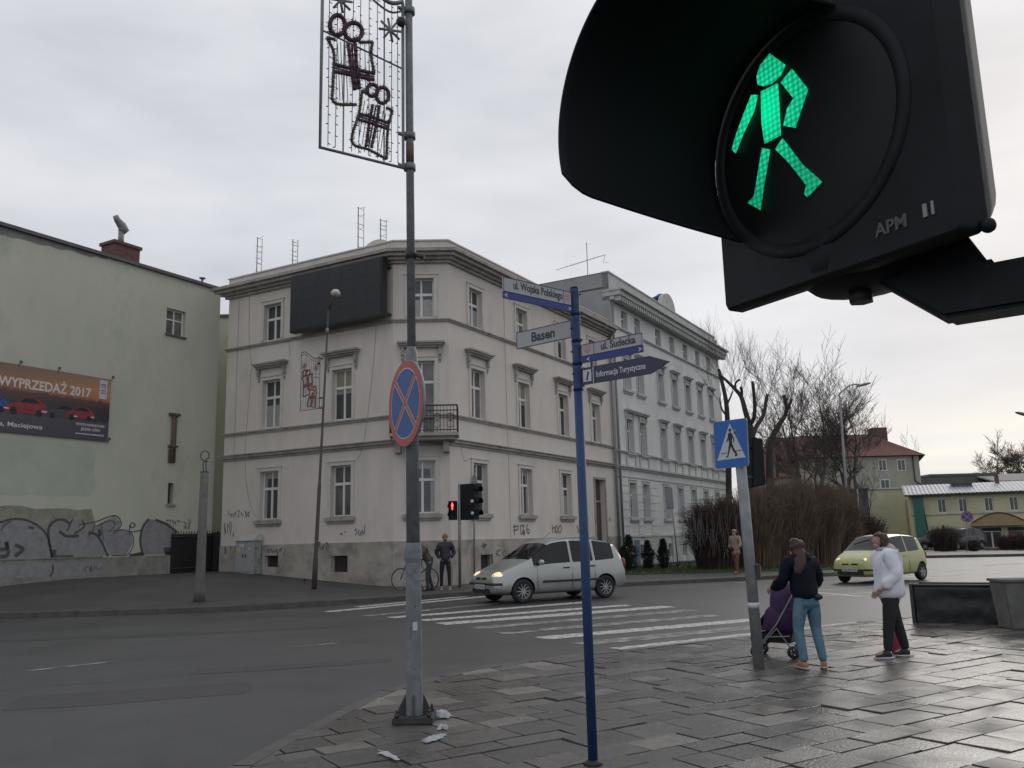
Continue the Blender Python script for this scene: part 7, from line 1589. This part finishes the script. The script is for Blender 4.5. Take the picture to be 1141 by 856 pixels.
def person(label, base, fwd, sc, J, cols, hairf, extras=None, skirt=0, jacket_len=.86, bulk=1.0, sleeves=True, hood=False, face=True, legr=1.0):
    f = Vector((fwd[0], fwd[1], 0)).normalized(); r_ = Vector((f.y, -f.x, 0)); Mx = Matrix(((r_.x, f.x, 0, base.x), (r_.y, f.y, 0, base.y), (0, 0, 1, base.z), (0, 0, 0, 1))) @ Matrix.Scale(sc, 4)
    t_ = thing('person', label, 'person', Mx)
    def put(mb, nm, m_, parent=None):
        o = mb.build(nm, m_, None, origin=(0, 0, 0)); o.location = (0, 0, 0); o.parent = parent or t_; WM[o.name] = Mx
        for q in o.data.polygons: q.use_smooth = True
        return o
    s = Sk(); s.add('pel', J['pel'], (.12, .10)); s.add('spi', J['pel'].lerp(J['che'], .5), (.11, .085), 'pel'); s.add('che', J['che'], (.13, .10), 'spi'); s.add('nek', J['nek'], .055, 'che'); s.add('hb', J['hed'] - V3(0, 0, .045), (.055, .06), 'nek')
    s.add('ht', J['hed'] + V3(0, -.005, .05) , (.06, .07), 'hb')
    fd = J.get('face', V3(0, 1, 0))
    for k in 'LR':
        s.add('sh' + k, J['sh' + k], .062, 'che'); s.add('el' + k, J['el' + k], .042, 'sh' + k); s.add('wr' + k, J['wr' + k], .027, 'el' + k); d = (J['wr' + k] - J['el' + k]).normalized(); s.add('pm' + k, J['wr' + k] + d * .07, (.038, .02), 'wr' + k)
        s.add('hp' + k, J['hp' + k], .085, 'pel'); s.add('kn' + k, J['kn' + k], .056, 'hp' + k); s.add('an' + k, J['an' + k], .036, 'kn' + k); s.add('to' + k, J['to' + k], (.035, .025), 'an' + k)
    me = s.mesh(2); mb = MB(); mb.add(me)
    hq = fd.to_track_quat('Y', 'Z').to_matrix(); h_ = J['hed']
    mb.sphere(h_ + V3(0, 0, .015) - fd * .01, 1, 24, 16, (.073, .092, .098), hq); mb.sphere(h_ + fd * .022 - V3(0, 0, .055), 1, 18, 12, (.055, .062, .058), hq)
    sx0 = fd.cross(V3(0, 0, 1)); q0 = h_ + fd * .080 + V3(0, 0, .012); mb.loft([[q0 + sx0 * a + fd * b_ + V3(0, 0, c) for a, b_, c in row] for row in ([(-.007, -.006, .004), (0, .004, .006), (.007, -.006, .004)], [(-.012, -.004, -.024), (0, .018, -.028), (.012, -.004, -.024)], [(-.012, -.01, -.038), (0, .004, -.040), (.012, -.01, -.038)])], caps=True)
    for k in 'LR':                                     # fingers: four and a thumb, each its own bent chain rooted in the palm
        d = (J['wr' + k] - J['el' + k]).normalized(); side = V3(0, 1, 0) - d * d.y; side = side.normalized() if side.length > .1 else V3(1, 0, 0); nrm_ = d.cross(side); pm = J['wr' + k] + d * .075
        for i, ln in enumerate((.055, .065, .06, .045)):
            o_ = side * ((i - 1.5) * -.019); b0 = pm + o_ - d * .02; sgn = 1 if k == 'L' else -1
            c = skin([b0, b0 + d * (ln * .5 + .02), b0 + d * (ln * .85 + .02) + nrm_ * .014 * sgn, b0 + d * (ln * 1.05 + .02) + nrm_ * .034 * sgn], [(0, 1), (1, 2), (2, 3)], [.0095, .009, .008, .007], 1); mb.add(c)
        b0 = J['wr' + k] + d * .03; c = skin([b0, b0 + side * .032 + d * .02, b0 + side * .04 + d * .05], [(0, 1), (1, 2)], [.011, .010, .008], 1); mb.add(c)
    put(mb, 'body', cols['skin'])
    # trousers
    q = Sk(); q.add('pp', J['pel'] + V3(0, 0, .14), (.13, .10)); q.add('p', J['pel'] + V3(0, 0, .03), (.145 * bulk ** .5, .118 * bulk ** .5), 'pp'); q.add('p2', J['pel'] - V3(0, 0, .02), (.14, .12), 'p')
    for k in 'LR': q.add('h' + k, J['hp' + k] - V3(0, 0, .05), .098 * legr, 'p2'); q.add('m' + k, J['hp' + k].lerp(J['kn' + k], .5), .088 * legr, 'h' + k); q.add('k' + k, J['kn' + k], .066 * legr, 'm' + k); q.add('c' + k, J['kn' + k].lerp(J['an' + k], .35), .062 * legr, 'k' + k); q.add('a' + k, J['an' + k] - V3(0, 0, .015), .050 * legr, 'c' + k)
    put(MB().add(q.mesh(2)), 'trousers', cols['legs'])
    # shoes
    for k in 'LR':
        a, t0 = J['an' + k], J['to' + k]; d = (t0 - a); d.z = 0; d.normalize(); g0 = V3(a.x, a.y, .045)
        g0.z = a.z - .045; c = skin([g0 - d * .05, g0 + d * .04, g0 + d * .13 - V3(0, 0, .012), g0 + d * .185 - V3(0, 0, .018), a + V3(0, 0, .025) ], [(0, 1), (1, 2), (2, 3), (1, 4)], [(.040, .038), (.046, .042), (.044, .03), (.034, .022), .052], 2)
        o = put(MB().add(c), 'shoe', cols['shoes']); mb = MB(); 
        sd = Vector((-d.y, d.x, 0)); mb.loft([[V3(*(g0 + d * x + sd * w_)) + V3(0, 0, z) for x, w_ in ((-.09, -.02), (-.09, .02), (-.02, .042), (.1, .05), (.19, .035), (.215, 0), (.19, -.035), (.1, -.05), (-.02, -.042))] for z in (-.043, -.025)], smooth=False); put(mb, 'sole', cols.get('sole', 'sign_white'), o)
    # jacket: torso and sleeves grown as one surface
    q = Sk(); hem = J['pel'] + V3(0, 0, jacket_len - .95 - .075); b_ = bulk
    q.add('hem', hem, ((.165 + skirt) * b_, (.135 + skirt) * b_)); q.add('w', hem.lerp(J['che'], .4), (.162 * b_, .13 * b_), 'hem'); q.add('c', J['che'] + V3(0, 0, -.03), (.172 * b_, .128 * b_), 'w'); q.add('s', J['che'] + V3(0, 0, .07), (.13 * b_, .10 * b_), 'c'); q.add('n', J['nek'] + V3(0, -.005, .0), (.075, .07), 's')
    for k in 'LR': q.add('a' + k, J['sh' + k] + V3(0, 0, .0), .082 * b_, 's'); q.add('b' + k, J['sh' + k].lerp(J['el' + k], .5), .072 * b_, 'a' + k); q.add('e' + k, J['el' + k], .064 * b_, 'b' + k); q.add('f' + k, J['el' + k].lerp(J['wr' + k], .55), .056 * b_, 'e' + k); q.add('w' + k, J['wr' + k] + (J['wr' + k] - J['el' + k]).normalized() * .0, .046 * b_, 'f' + k)
    me = q.mesh(2); mb = MB().add(me)
    for v in mb.bm.verts:                              # padding folds
        p = v.co; g = noise.noise(p * 7) * .020 + abs(noise.noise(Vector((p.x * 12, p.y * 12, p.z * 22)))) * .014 + math.sin(p.z * 62 + noise.noise(p * 4) * 3) * .0035 * cols.get('quilt', 1); v.co += v.normal * g if v.normal.length else V3(0, 0, 0)
    jk = put(mb, 'jacket', cols['jacket'])
    if hood:
        mb = MB(); c = J['nek'] + V3(0, -.085, -.01); mb.sphere(c, 1, 16, 10, (.15, .085, .10)); mb.sphere(J['nek'] + V3(0, -.0, .01), 1, 16, 8, (.10, .10, .055)); put(mb, 'hood', cols.get('hood', cols['jacket']), jk)
    hairf(put, J, cols)
    if face:
        h = J['hed']; sx_ = fd.cross(V3(0, 0, 1))
        for sd in (-1, 1):
            mb = MB(); mb.sphere(h + fd * .066 + sx_ * sd * .028 + V3(0, 0, .012), .010, 8, 6); o = put(mb, 'eye', 'sign_white'); mb = MB(); mb.sphere(h + fd * .0735 + sx_ * sd * .028 + V3(0, 0, .012), .0048, 6, 4); put(mb, 'pupil', 'black', o)
            mb = MB(); mb.sphere(h + sx_ * sd * .073 - V3(0, 0, .01) - fd * .01, 1, 8, 6, (.010, .018, .03)); put(mb, 'ear', cols['skin'])
        mb = MB(); mb.tube([h + fd * .079 + sx_ * -.022 - V3(0, 0, .048), h + fd * .086 - V3(0, 0, .05), h + fd * .079 + sx_ * .022 - V3(0, 0, .048)], .005, 5); put(mb, 'mouth', mat('lips', (.25, .10, .09), .6))
    if extras: extras(put, J, jk)
    return t_, put, Mx
def pose(**k):
    J = dict(pel=V3(0, 0, .95), che=V3(0, 0, 1.30), nek=V3(0, .0, 1.47), hed=V3(0, .02, 1.60), shL=V3(-.18, 0, 1.40), shR=V3(.18, 0, 1.40), elL=V3(-.23, -.02, 1.12), elR=V3(.23, -.02, 1.12), wrL=V3(-.22, .06, .88), wrR=V3(.22, .06, .88), hpL=V3(-.09, 0, .90), hpR=V3(.09, 0, .90), knL=V3(-.10, .02, .50), knR=V3(.10, .02, .50), anL=V3(-.11, 0, .09), anR=V3(.11, 0, .09), toL=V3(-.13, .15, .04), toR=V3(.13, .15, .04)); J.update(k); return J
SKIN = mat('skin_tone', (.36, .22, .17), .6, .08, 9)
def hair_cap(scale=(1, 1, 1), back=.0, shift=(0, 0, .0), rough=.018, m_=None, long=0):
    def f_(put, J, cols):
        mb = MB(); h = J['hed'] + V3(0, -.018, .03) + Vector(shift); mb.sphere(h, 1, 24, 16, (.088 * scale[0], .102 * scale[1], .098 * scale[2]))
        fd = J.get('face', V3(0, 1, 0))
        for v in list(mb.bm.verts):
            d = v.co - h; v.co += d.normalized() * (noise.noise(v.co * 22) * rough + abs(math.sin(math.atan2(d.y, d.x) * 14)) * .004)
            if d.dot(fd) > .03 and d.z < .045: v.co -= fd * min(.07, (d.dot(fd) - .03) * 1.6)     # keep the face free
            if d.z < -.03: v.co -= V3(0, 0, .02)
        if long:
            q = Sk(); q.add('a', h + V3(0, -.03, -.02), (.10, .09)); q.add('b', h + V3(-.03, -.13, -.13), (.10, .06), 'a'); q.add('c', h + V3(-.09, -.17, -.13 - long * .5), (.085, .045), 'b'); q.add('d', h + V3(-.13, -.17, -.13 - long), (.045, .03), 'c'); mb.add(q.mesh(2))
        put(mb, 'hair', m_ or cols['hair'])
    return f_
def beanie(m_):
    def f_(put, J, cols):
        hair_cap((.96, .96, .9), m_=cols['hair'])(put, J, cols)
        mb = MB(); h = J['hed'] + V3(0, -.012, .045); mb.sphere(h, 1, 18, 12, (.092, .104, .095)); 
        for v in list(mb.bm.verts):
            if v.co.z < h.z - .03: v.co.z = h.z - .03
        put(mb, 'hat', m_)
    return f_
# woman with pushchair, back to the camera
b1 = G(905, 744.5, .118)
cols = dict(skin=SKIN, legs=mat('blue_jeans', (.085, .17, .235), .85, .2, 9, .2, dirt=((.14, .24, .31), 5, .5, .5)), shoes=mat('tan_shoes', (.30, .17, .12), .7), sole=mat('pale_sole', (.4, .32, .27), .7), jacket=mat('navy_jacket', (.0035, .0055, .015), .75, .3, 6, .35, bscale=26, spec=.2), hair=mat('reddish_brown_hair', (.045, .018, .014), .6, .4, 30, .3), quilt=1.4)
J = pose(pel=V3(0, 0, .93), che=V3(-.02, .05, 1.27), nek=V3(-.03, .08, 1.44), hed=V3(-.035, .11, 1.555), face=V3(-.35, .93, 0).normalized(), shL=V3(-.19, .06, 1.37), shR=V3(.17, .06, 1.37), elL=V3(-.28, .10, 1.12), elR=V3(.27, .08, 1.10), wrL=V3(-.30, .34, 1.02), wrR=V3(.12, .32, 1.02), knL=V3(-.13, .05, .50), knR=V3(.12, .02, .50), anL=V3(-.12, -.02, .09), anR=V3(.15, -.05, .09), toL=V3(-.12, .13, .04), toR=V3(.24, .08, .04), hpL=V3(-.09, 0, .88), hpR=V3(.09, 0, .88))
def ex(put, J, jk):
    mb = MB(); mb.sphere(J['pel'] + V3(.10, -.13, -.01), 1, 12, 8, (.065, .03, .04)); put(mb, 'waist_pouch', 'black')
    mb = MB()
    for s in (-1, 1): mb.box(J['pel'] + V3(s * .075, -.105, -.09), (.085, .006, .09), Matrix.Rotation(-.12, 3, 'X'))
    put(mb, 'back_pocket', cols['legs'])
person('woman in navy jacket and light jeans seen from behind, holding the pushchair', b1, (-.28, .96), .84, J, cols, hair_cap((1.22, 1.16, 1.12), rough=.03, long=.24), ex, jacket_len=.95, bulk=1.28, hood=True, legr=1.12)
# pushchair
sb = G(868, 731, .118); f = Vector((-.86, .50, 0)).normalized(); r_ = Vector((f.y, -f.x, 0)); Mx = Matrix(((r_.x, f.x, 0, sb.x), (r_.y, f.y, 0, sb.y), (0, 0, 1, sb.z), (0, 0, 0, 1))) @ Matrix.Scale(.86, 4)
pc_ = thing('pushchair', 'purple pushchair with black wheels and dark frame left of the woman in jeans', 'pushchair', Mx)
def put(mb, nm, m_, parent=None, **k):
    o = mb.build(nm, m_, None, origin=(0, 0, 0), **k); o.location = (0, 0, 0); o.parent = parent or pc_; WM[o.name] = Mx; return o
PUR = mat('purple_fabric', (.045, .018, .075), .8, .3, 9, .3)
for x, y in ((-.22, -.26), (.22, -.26), (-.20, .27), (.20, .27)):
    for dx in (-.022, .022):
        mb = MB(); R_ = .075 if y > 0 else .085
        def rg(rr, xx): return [(x + dx + xx, y + rr * math.cos(a), R_ + rr * math.sin(a)) for a in [i * math.pi / 10 for i in range(20)]]
        mb.loft([rg(R_ * .6, -.014), rg(R_ * .97, -.013), rg(R_, 0), rg(R_ * .97, .013), rg(R_ * .6, .014)], caps=False); w_ = put(mb, 'wheel', 'black')
        mb = MB(); mb.tube([(x + dx - .01, y, R_), (x + dx + .01, y, R_)], R_ * .28, 10)
        for k in range(5): a = k * 1.2566; mb.tube([(x + dx, y, R_), (x + dx, y + R_ * .65 * math.cos(a), R_ + R_ * .65 * math.sin(a))], .007, 4)
        put(mb, 'spokes', 'trim_black', w_)
mb = MB()
for s in (-1, 1):
    mb.tube([(s * .21, -.26, .085), (s * .22, -.05, .40), (s * .22, .27, .075)], .012, 6); mb.tube([(s * .20, .27, .09), (s * .22, -.05, .45), (s * .22, -.34, .92), (s * .20, -.44, 1.0)], .013, 8); mb.tube([(s * .22, .12, .28), (s * .22, -.22, .3)], .01, 6)
mb.tube([(-.22, -.26, .085), (.22, -.26, .085)], .01, 6); mb.tube([(-.22, .27, .085), (.22, .27, .085)], .01, 6); put(mb, 'frame', 'galv_grey')
mb = MB(); mb.tube([(-.20, -.44, 1.0), (.20, -.44, 1.0)], .018, 8); put(mb, 'handlebar', 'black')
mb = MB(); mb.loft([[(sx_ * w2, y, z) for sx_, y, z in pts_] for w2, pts_ in ((1, [(-.19, .26, .36), (.19, .26, .36), (.19, -.12, .36), (.19, -.30, .86), (-.19, -.30, .86), (-.19, -.12, .36)]), (1, [(-.19, .26, .42), (.19, .26, .42), (.19, -.06, .44), (.19, -.22, .90), (-.19, -.22, .90), (-.19, -.06, .44)]))], smooth=False); put(mb, 'seat', PUR, bevel=.02)
mb = MB(); mb.sphere((0, -.12, .70), 1, 24, 16, (.225, .30, .34))
for v in list(mb.bm.verts):
    if v.co.z < .62: v.co.z = .62 + (v.co.z - .62) * .1
    if v.co.y > .0: v.co.y *= .35
    v.co += V3(0, 0, math.sin(math.atan2(v.co.z - .62, v.co.y + .12) * 5) * .012)
put(mb, 'canopy', PUR)
mb = MB(); mb.loft([[(sx_ * w_, y, z) for sx_, y in ((-1, y1), (1, y1), (1, y0), (-1, y0))] for w_, y0, y1, z in ((.16, -.22, .10, .32), (.20, -.30, .16, .42), (.215, -.38, .10, .64), (.20, -.40, .02, .72))]); put(mb, 'seat_back', PUR, bevel=.03)
mb = MB(); mb.loft([[(s * .17 * k, y, z) for s, y, z in ((-1, .2, .2), (1, .2, .2), (1, -.22, .2), (-1, -.22, .2))] if z0 == 0 else [(s * .2, y, .33) for s, y in ((-1, .22), (1, .22), (1, -.26), (-1, -.26))] for k, z0 in ((1, 0), (1, 1))], smooth=False); put(mb, 'basket', 'black')
mb = MB(); mb.loft([[(x, y, z) for x, y, z in r__] for r__ in ([(-.17, .30, .40), (.17, .30, .40), (.17, .10, .62), (-.17, .10, .62)], [(-.18, .36, .22), (.18, .36, .22), (.18, .02, .70), (-.18, .02, .70)])], smooth=True); put(mb, 'foot_cover', PUR, bevel=.02)
# woman in white jacket in profile
b2 = G(998, 732.5, .118)
cols = dict(skin=SKIN, legs=mat('black_trousers', (.012, .012, .015), .75, .3, 6), shoes=mat('black_trainers', (.018, .016, .018), .6), sole=mat('white_sole', (.45, .45, .46), .6), jacket=mat('white_grey_jacket', (.74, .76, .82), .6, .05, 3, .4, bscale=24, dirt=((.60, .62, .68), 2, .5, .5)), hair=mat('short_brown_hair', (.06, .025, .016), .6, .4, 30, .3), hood=mat('grey_hood', (.36, .38, .39), .7), quilt=.6)
J = pose(pel=V3(0, 0, .92), che=V3(0, -.01, 1.27), nek=V3(0, .03, 1.45), hed=V3(0, .075, 1.565), face=V3(0.05, 1, .02).normalized(), shL=V3(-.18, .0, 1.37), shR=V3(.18, .0, 1.37), elL=V3(-.23, -.04, 1.12), elR=V3(.22, -.06, 1.10), wrL=V3(-.20, .15, .94), wrR=V3(.20, .09, .89), hpL=V3(-.09, 0, .87), hpR=V3(.09, 0, .87), knL=V3(-.10, .08, .49), knR=V3(.10, -.09, .49), anL=V3(-.10, .13, .09), anR=V3(.10, -.19, .09), toL=V3(-.12, .30, .04), toR=V3(.12, -.04, .04))
person('woman in white and grey jacket and black trousers standing in profile facing left', b2, (-.97, .05), .865, J, cols, hair_cap((1.10, 1.08, 1.05), rough=.022), None, jacket_len=.86, bulk=1.52, hood=True, skirt=.015, legr=1.28)
bg_ = G(1001, 728, .118); t_ = thing('bag', 'pinkish red bag standing on the slabs behind the legs of the woman in white', 'bag', bg_)
mb = MB(); mb.loft([[bg_ + V3(x * k, y * k, z) for x, y in ((-.07, -.04), (.07, -.04), (.08, 0), (.07, .04), (-.07, .04), (-.08, 0))] for z, k in ((0, .9), (.03, 1), (.2, .95), (.25, .7))]); mb.build('bag_body', mat('pink_red_fabric', (.36, .03, .08), .6, .2, 9), t_)
mb = MB(); mb.tube([bg_ + V3(-.04, 0, .24), bg_ + V3(-.03, 0, .33), bg_ + V3(.03, 0, .33), bg_ + V3(.04, 0, .24)], .006, 5); mb.build('handle', 'sign_white', t_)
# man at the far kerb
b3 = GT(496.5, 657); cols = dict(skin=SKIN, legs=mat('dark_blue_trousers', (.014, .016, .024), .8), shoes=mat('sand_boots', (.25, .15, .08), .8), jacket=mat('dark_padded_jacket', (.022, .022, .032), .6, .3, 5), hair=mat('dark_beard', (.04, .025, .02), .9), quilt=1.5)
J = pose(elL=V3(-.29, -.04, 1.13), elR=V3(.29, -.04, 1.13), wrL=V3(-.17, .06, .97), wrR=V3(.17, .06, .97), knL=V3(-.12, .02, .5), knR=V3(.12, .02, .5), anL=V3(-.13, 0, .09), anR=V3(.13, 0, .09))
def beard(put, J, jk): mb = MB(); mb.sphere(J['hed'] + V3(0, .05, -.07), 1, 10, 8, (.055, .042, .04)); put(mb, 'beard', cols['hair'])
person('man in dark padded jacket and ochre knit hat waiting at the far kerb', b3, (.1, -1), 1.0, J, cols, beanie(mat('ochre_knit', (.20, .12, .05), .9)), beard, jacket_len=.90, bulk=1.15)
# second person, half hidden by the lamp post, bent over the bicycle
b4 = GT(476.5, 658.5); cols = dict(skin=SKIN, legs=mat('navy_trousers', (.03, .04, .06), .8), shoes=mat('dark_shoes', (.02, .02, .02), .8), sole='black', jacket=mat('brown_check_jacket', (.08, .065, .055), .8, .5, 14), hair=mat('grey_hair', (.26, .25, .24), .8), quilt=.5)
J = pose(pel=V3(0, -.08, .94), che=V3(0, .08, 1.22), nek=V3(0, .18, 1.36), hed=V3(0, .25, 1.47), shL=V3(-.17, .10, 1.31), shR=V3(.17, .10, 1.31), elL=V3(-.2, .25, 1.10), elR=V3(.2, .25, 1.08), wrL=V3(-.19, .46, 1.0), wrR=V3(.19, .46, 1.0), hpL=V3(-.09, -.07, .89), hpR=V3(.09, -.07, .89), knL=V3(-.1, .03, .5), knR=V3(.1, -.05, .5), anR=V3(.12, -.18, .09), toR=V3(.13, -.03, .04), anL=V3(-.1, .0, .09), toL=V3(-.1, .15, .04))
person('grey haired person in brown jacket bent over the bicycle behind the lamp post', b4, (-.96, -.25), .98, J, cols, hair_cap(m_=cols['hair']), None, jacket_len=.90, bulk=1.1)
# bicycle
Fb, Rb = GT(446.5, 657.5), GT(472, 659); Rb = Fb + (Rb - Fb).normalized() * 1.04 + V3(0, .55, 0); Rb = Fb + (Rb - Fb).normalized() * 1.04; fb_ = (Fb - Rb).normalized(); Fbi = Fr(Rb, fb_); z0 = Fb.z
t_ = thing('bicycle', 'bicycle with thin wheels held at the far kerb, partly behind the lamp post', 'bicycle', (Fb + Rb) / 2); R_ = .335
for u in (0, 1.04):
    mb = MB(); c = [Fbi.p(u + R_ * math.cos(a), z0 + R_ + R_ * math.sin(a), 0) for a in [i * math.pi / 16 for i in range(33)]]; mb.tube(c, .018, 6, caps=False, ref=Fbi.N); w_ = mb.build('wheel', 'black', t_)
    mb = MB(); mb.tube([Fbi.p(u + (R_ - .02) * math.cos(a), z0 + R_ + (R_ - .02) * math.sin(a), 0) for a in [i * math.pi / 16 for i in range(33)]], .010, 5, caps=False, ref=Fbi.N)
    for k in range(14): a = k * math.pi / 7; mb.tube([Fbi.p(u, z0 + R_, 0), Fbi.p(u + (R_ - .02) * math.cos(a), z0 + R_ + (R_ - .02) * math.sin(a), 0)], .003, 3)
    mb.build('spokes', 'rim', w_)
mb = MB(); bp2 = lambda u, z: Fbi.p(u, z0 + z, 0)
for a, c in (((0, R_), (.40, .28)), ((0, R_), (.28, .80)), ((.40, .28), (.28, .80)), ((.28, .76), (.84, .82)), ((.40, .28), (.84, .74)), ((.83, .86), (.90, .66)), ((.90, .66), (1.04, R_)), ((.28, .8), (.26, .92))): mb.tube([bp2(*a), bp2(*c)], .016, 6)
mb.build('frame', mat('teal_bike_frame', (.05, .12, .13), .4), t_)
mb = MB(); mb.tube([bp2(.83, .86), bp2(.81, .98)], .014, 6); mb.tube([bp2(.81, .98) - Fbi.N * .28 - fb_ * .05, bp2(.81, .98), bp2(.81, .98) + Fbi.N * .28 - fb_ * .05], .013, 6); mb.build('handlebars', 'black', t_)
mb = MB(); mb.sphere(bp2(.25, .95), 1, 10, 6, (.13, .07, .035)); mb.build('saddle', 'black', t_)
mb = MB(); mb.tube([bp2(.40, .28) - Fbi.N * .04, bp2(.40, .28) + Fbi.N * .04], .09, 16); mb.tube([bp2(.40, .28) + Fbi.N * .06, bp2(.34, .13) + Fbi.N * .07], .01, 5); mb.build('crank', 'iron', t_)
# woman walking on the far pavement
b5 = G(821.5, 639.5, .125); cols = dict(skin=SKIN, legs=mat('reddish_tights', (.13, .05, .04), .8), shoes=mat('red_brown_boots', (.20, .05, .035), .6), sole='black', jacket=mat('beige_coat', (.27, .215, .165), .85, .15, 5), hair=mat('grey_brown_hair', (.14, .12, .11), .8), quilt=.4)
J = pose(face=V3(.1, 1, 0).normalized(), elL=V3(-.27, .03, 1.13), elR=V3(.27, -.06, 1.13), wrL=V3(-.22, .16, 1.02), wrR=V3(.25, .10, .95), knL=V3(-.1, .12, .5), knR=V3(.1, -.06, .48), anL=V3(-.1, .16, .09), toL=V3(-.11, .31, .05), anR=V3(.11, -.24, .12), toR=V3(.12, -.1, .04))
def ex5(put, J, jk): mb = MB(); mb.box(J['pel'] + V3(.10, .18, .02), (.2, .08, .15)); put(mb, 'handbag', 'black')
person('woman in beige coat and red boots walking left on the far pavement', b5, (-.75, -.65), .97, J, cols, beanie(mat('beige_knit', (.24, .20, .17), .9)), ex5, jacket_len=.76, bulk=1.1, skirt=.02)
# pigeon-grey downpipe base etc. end of objects
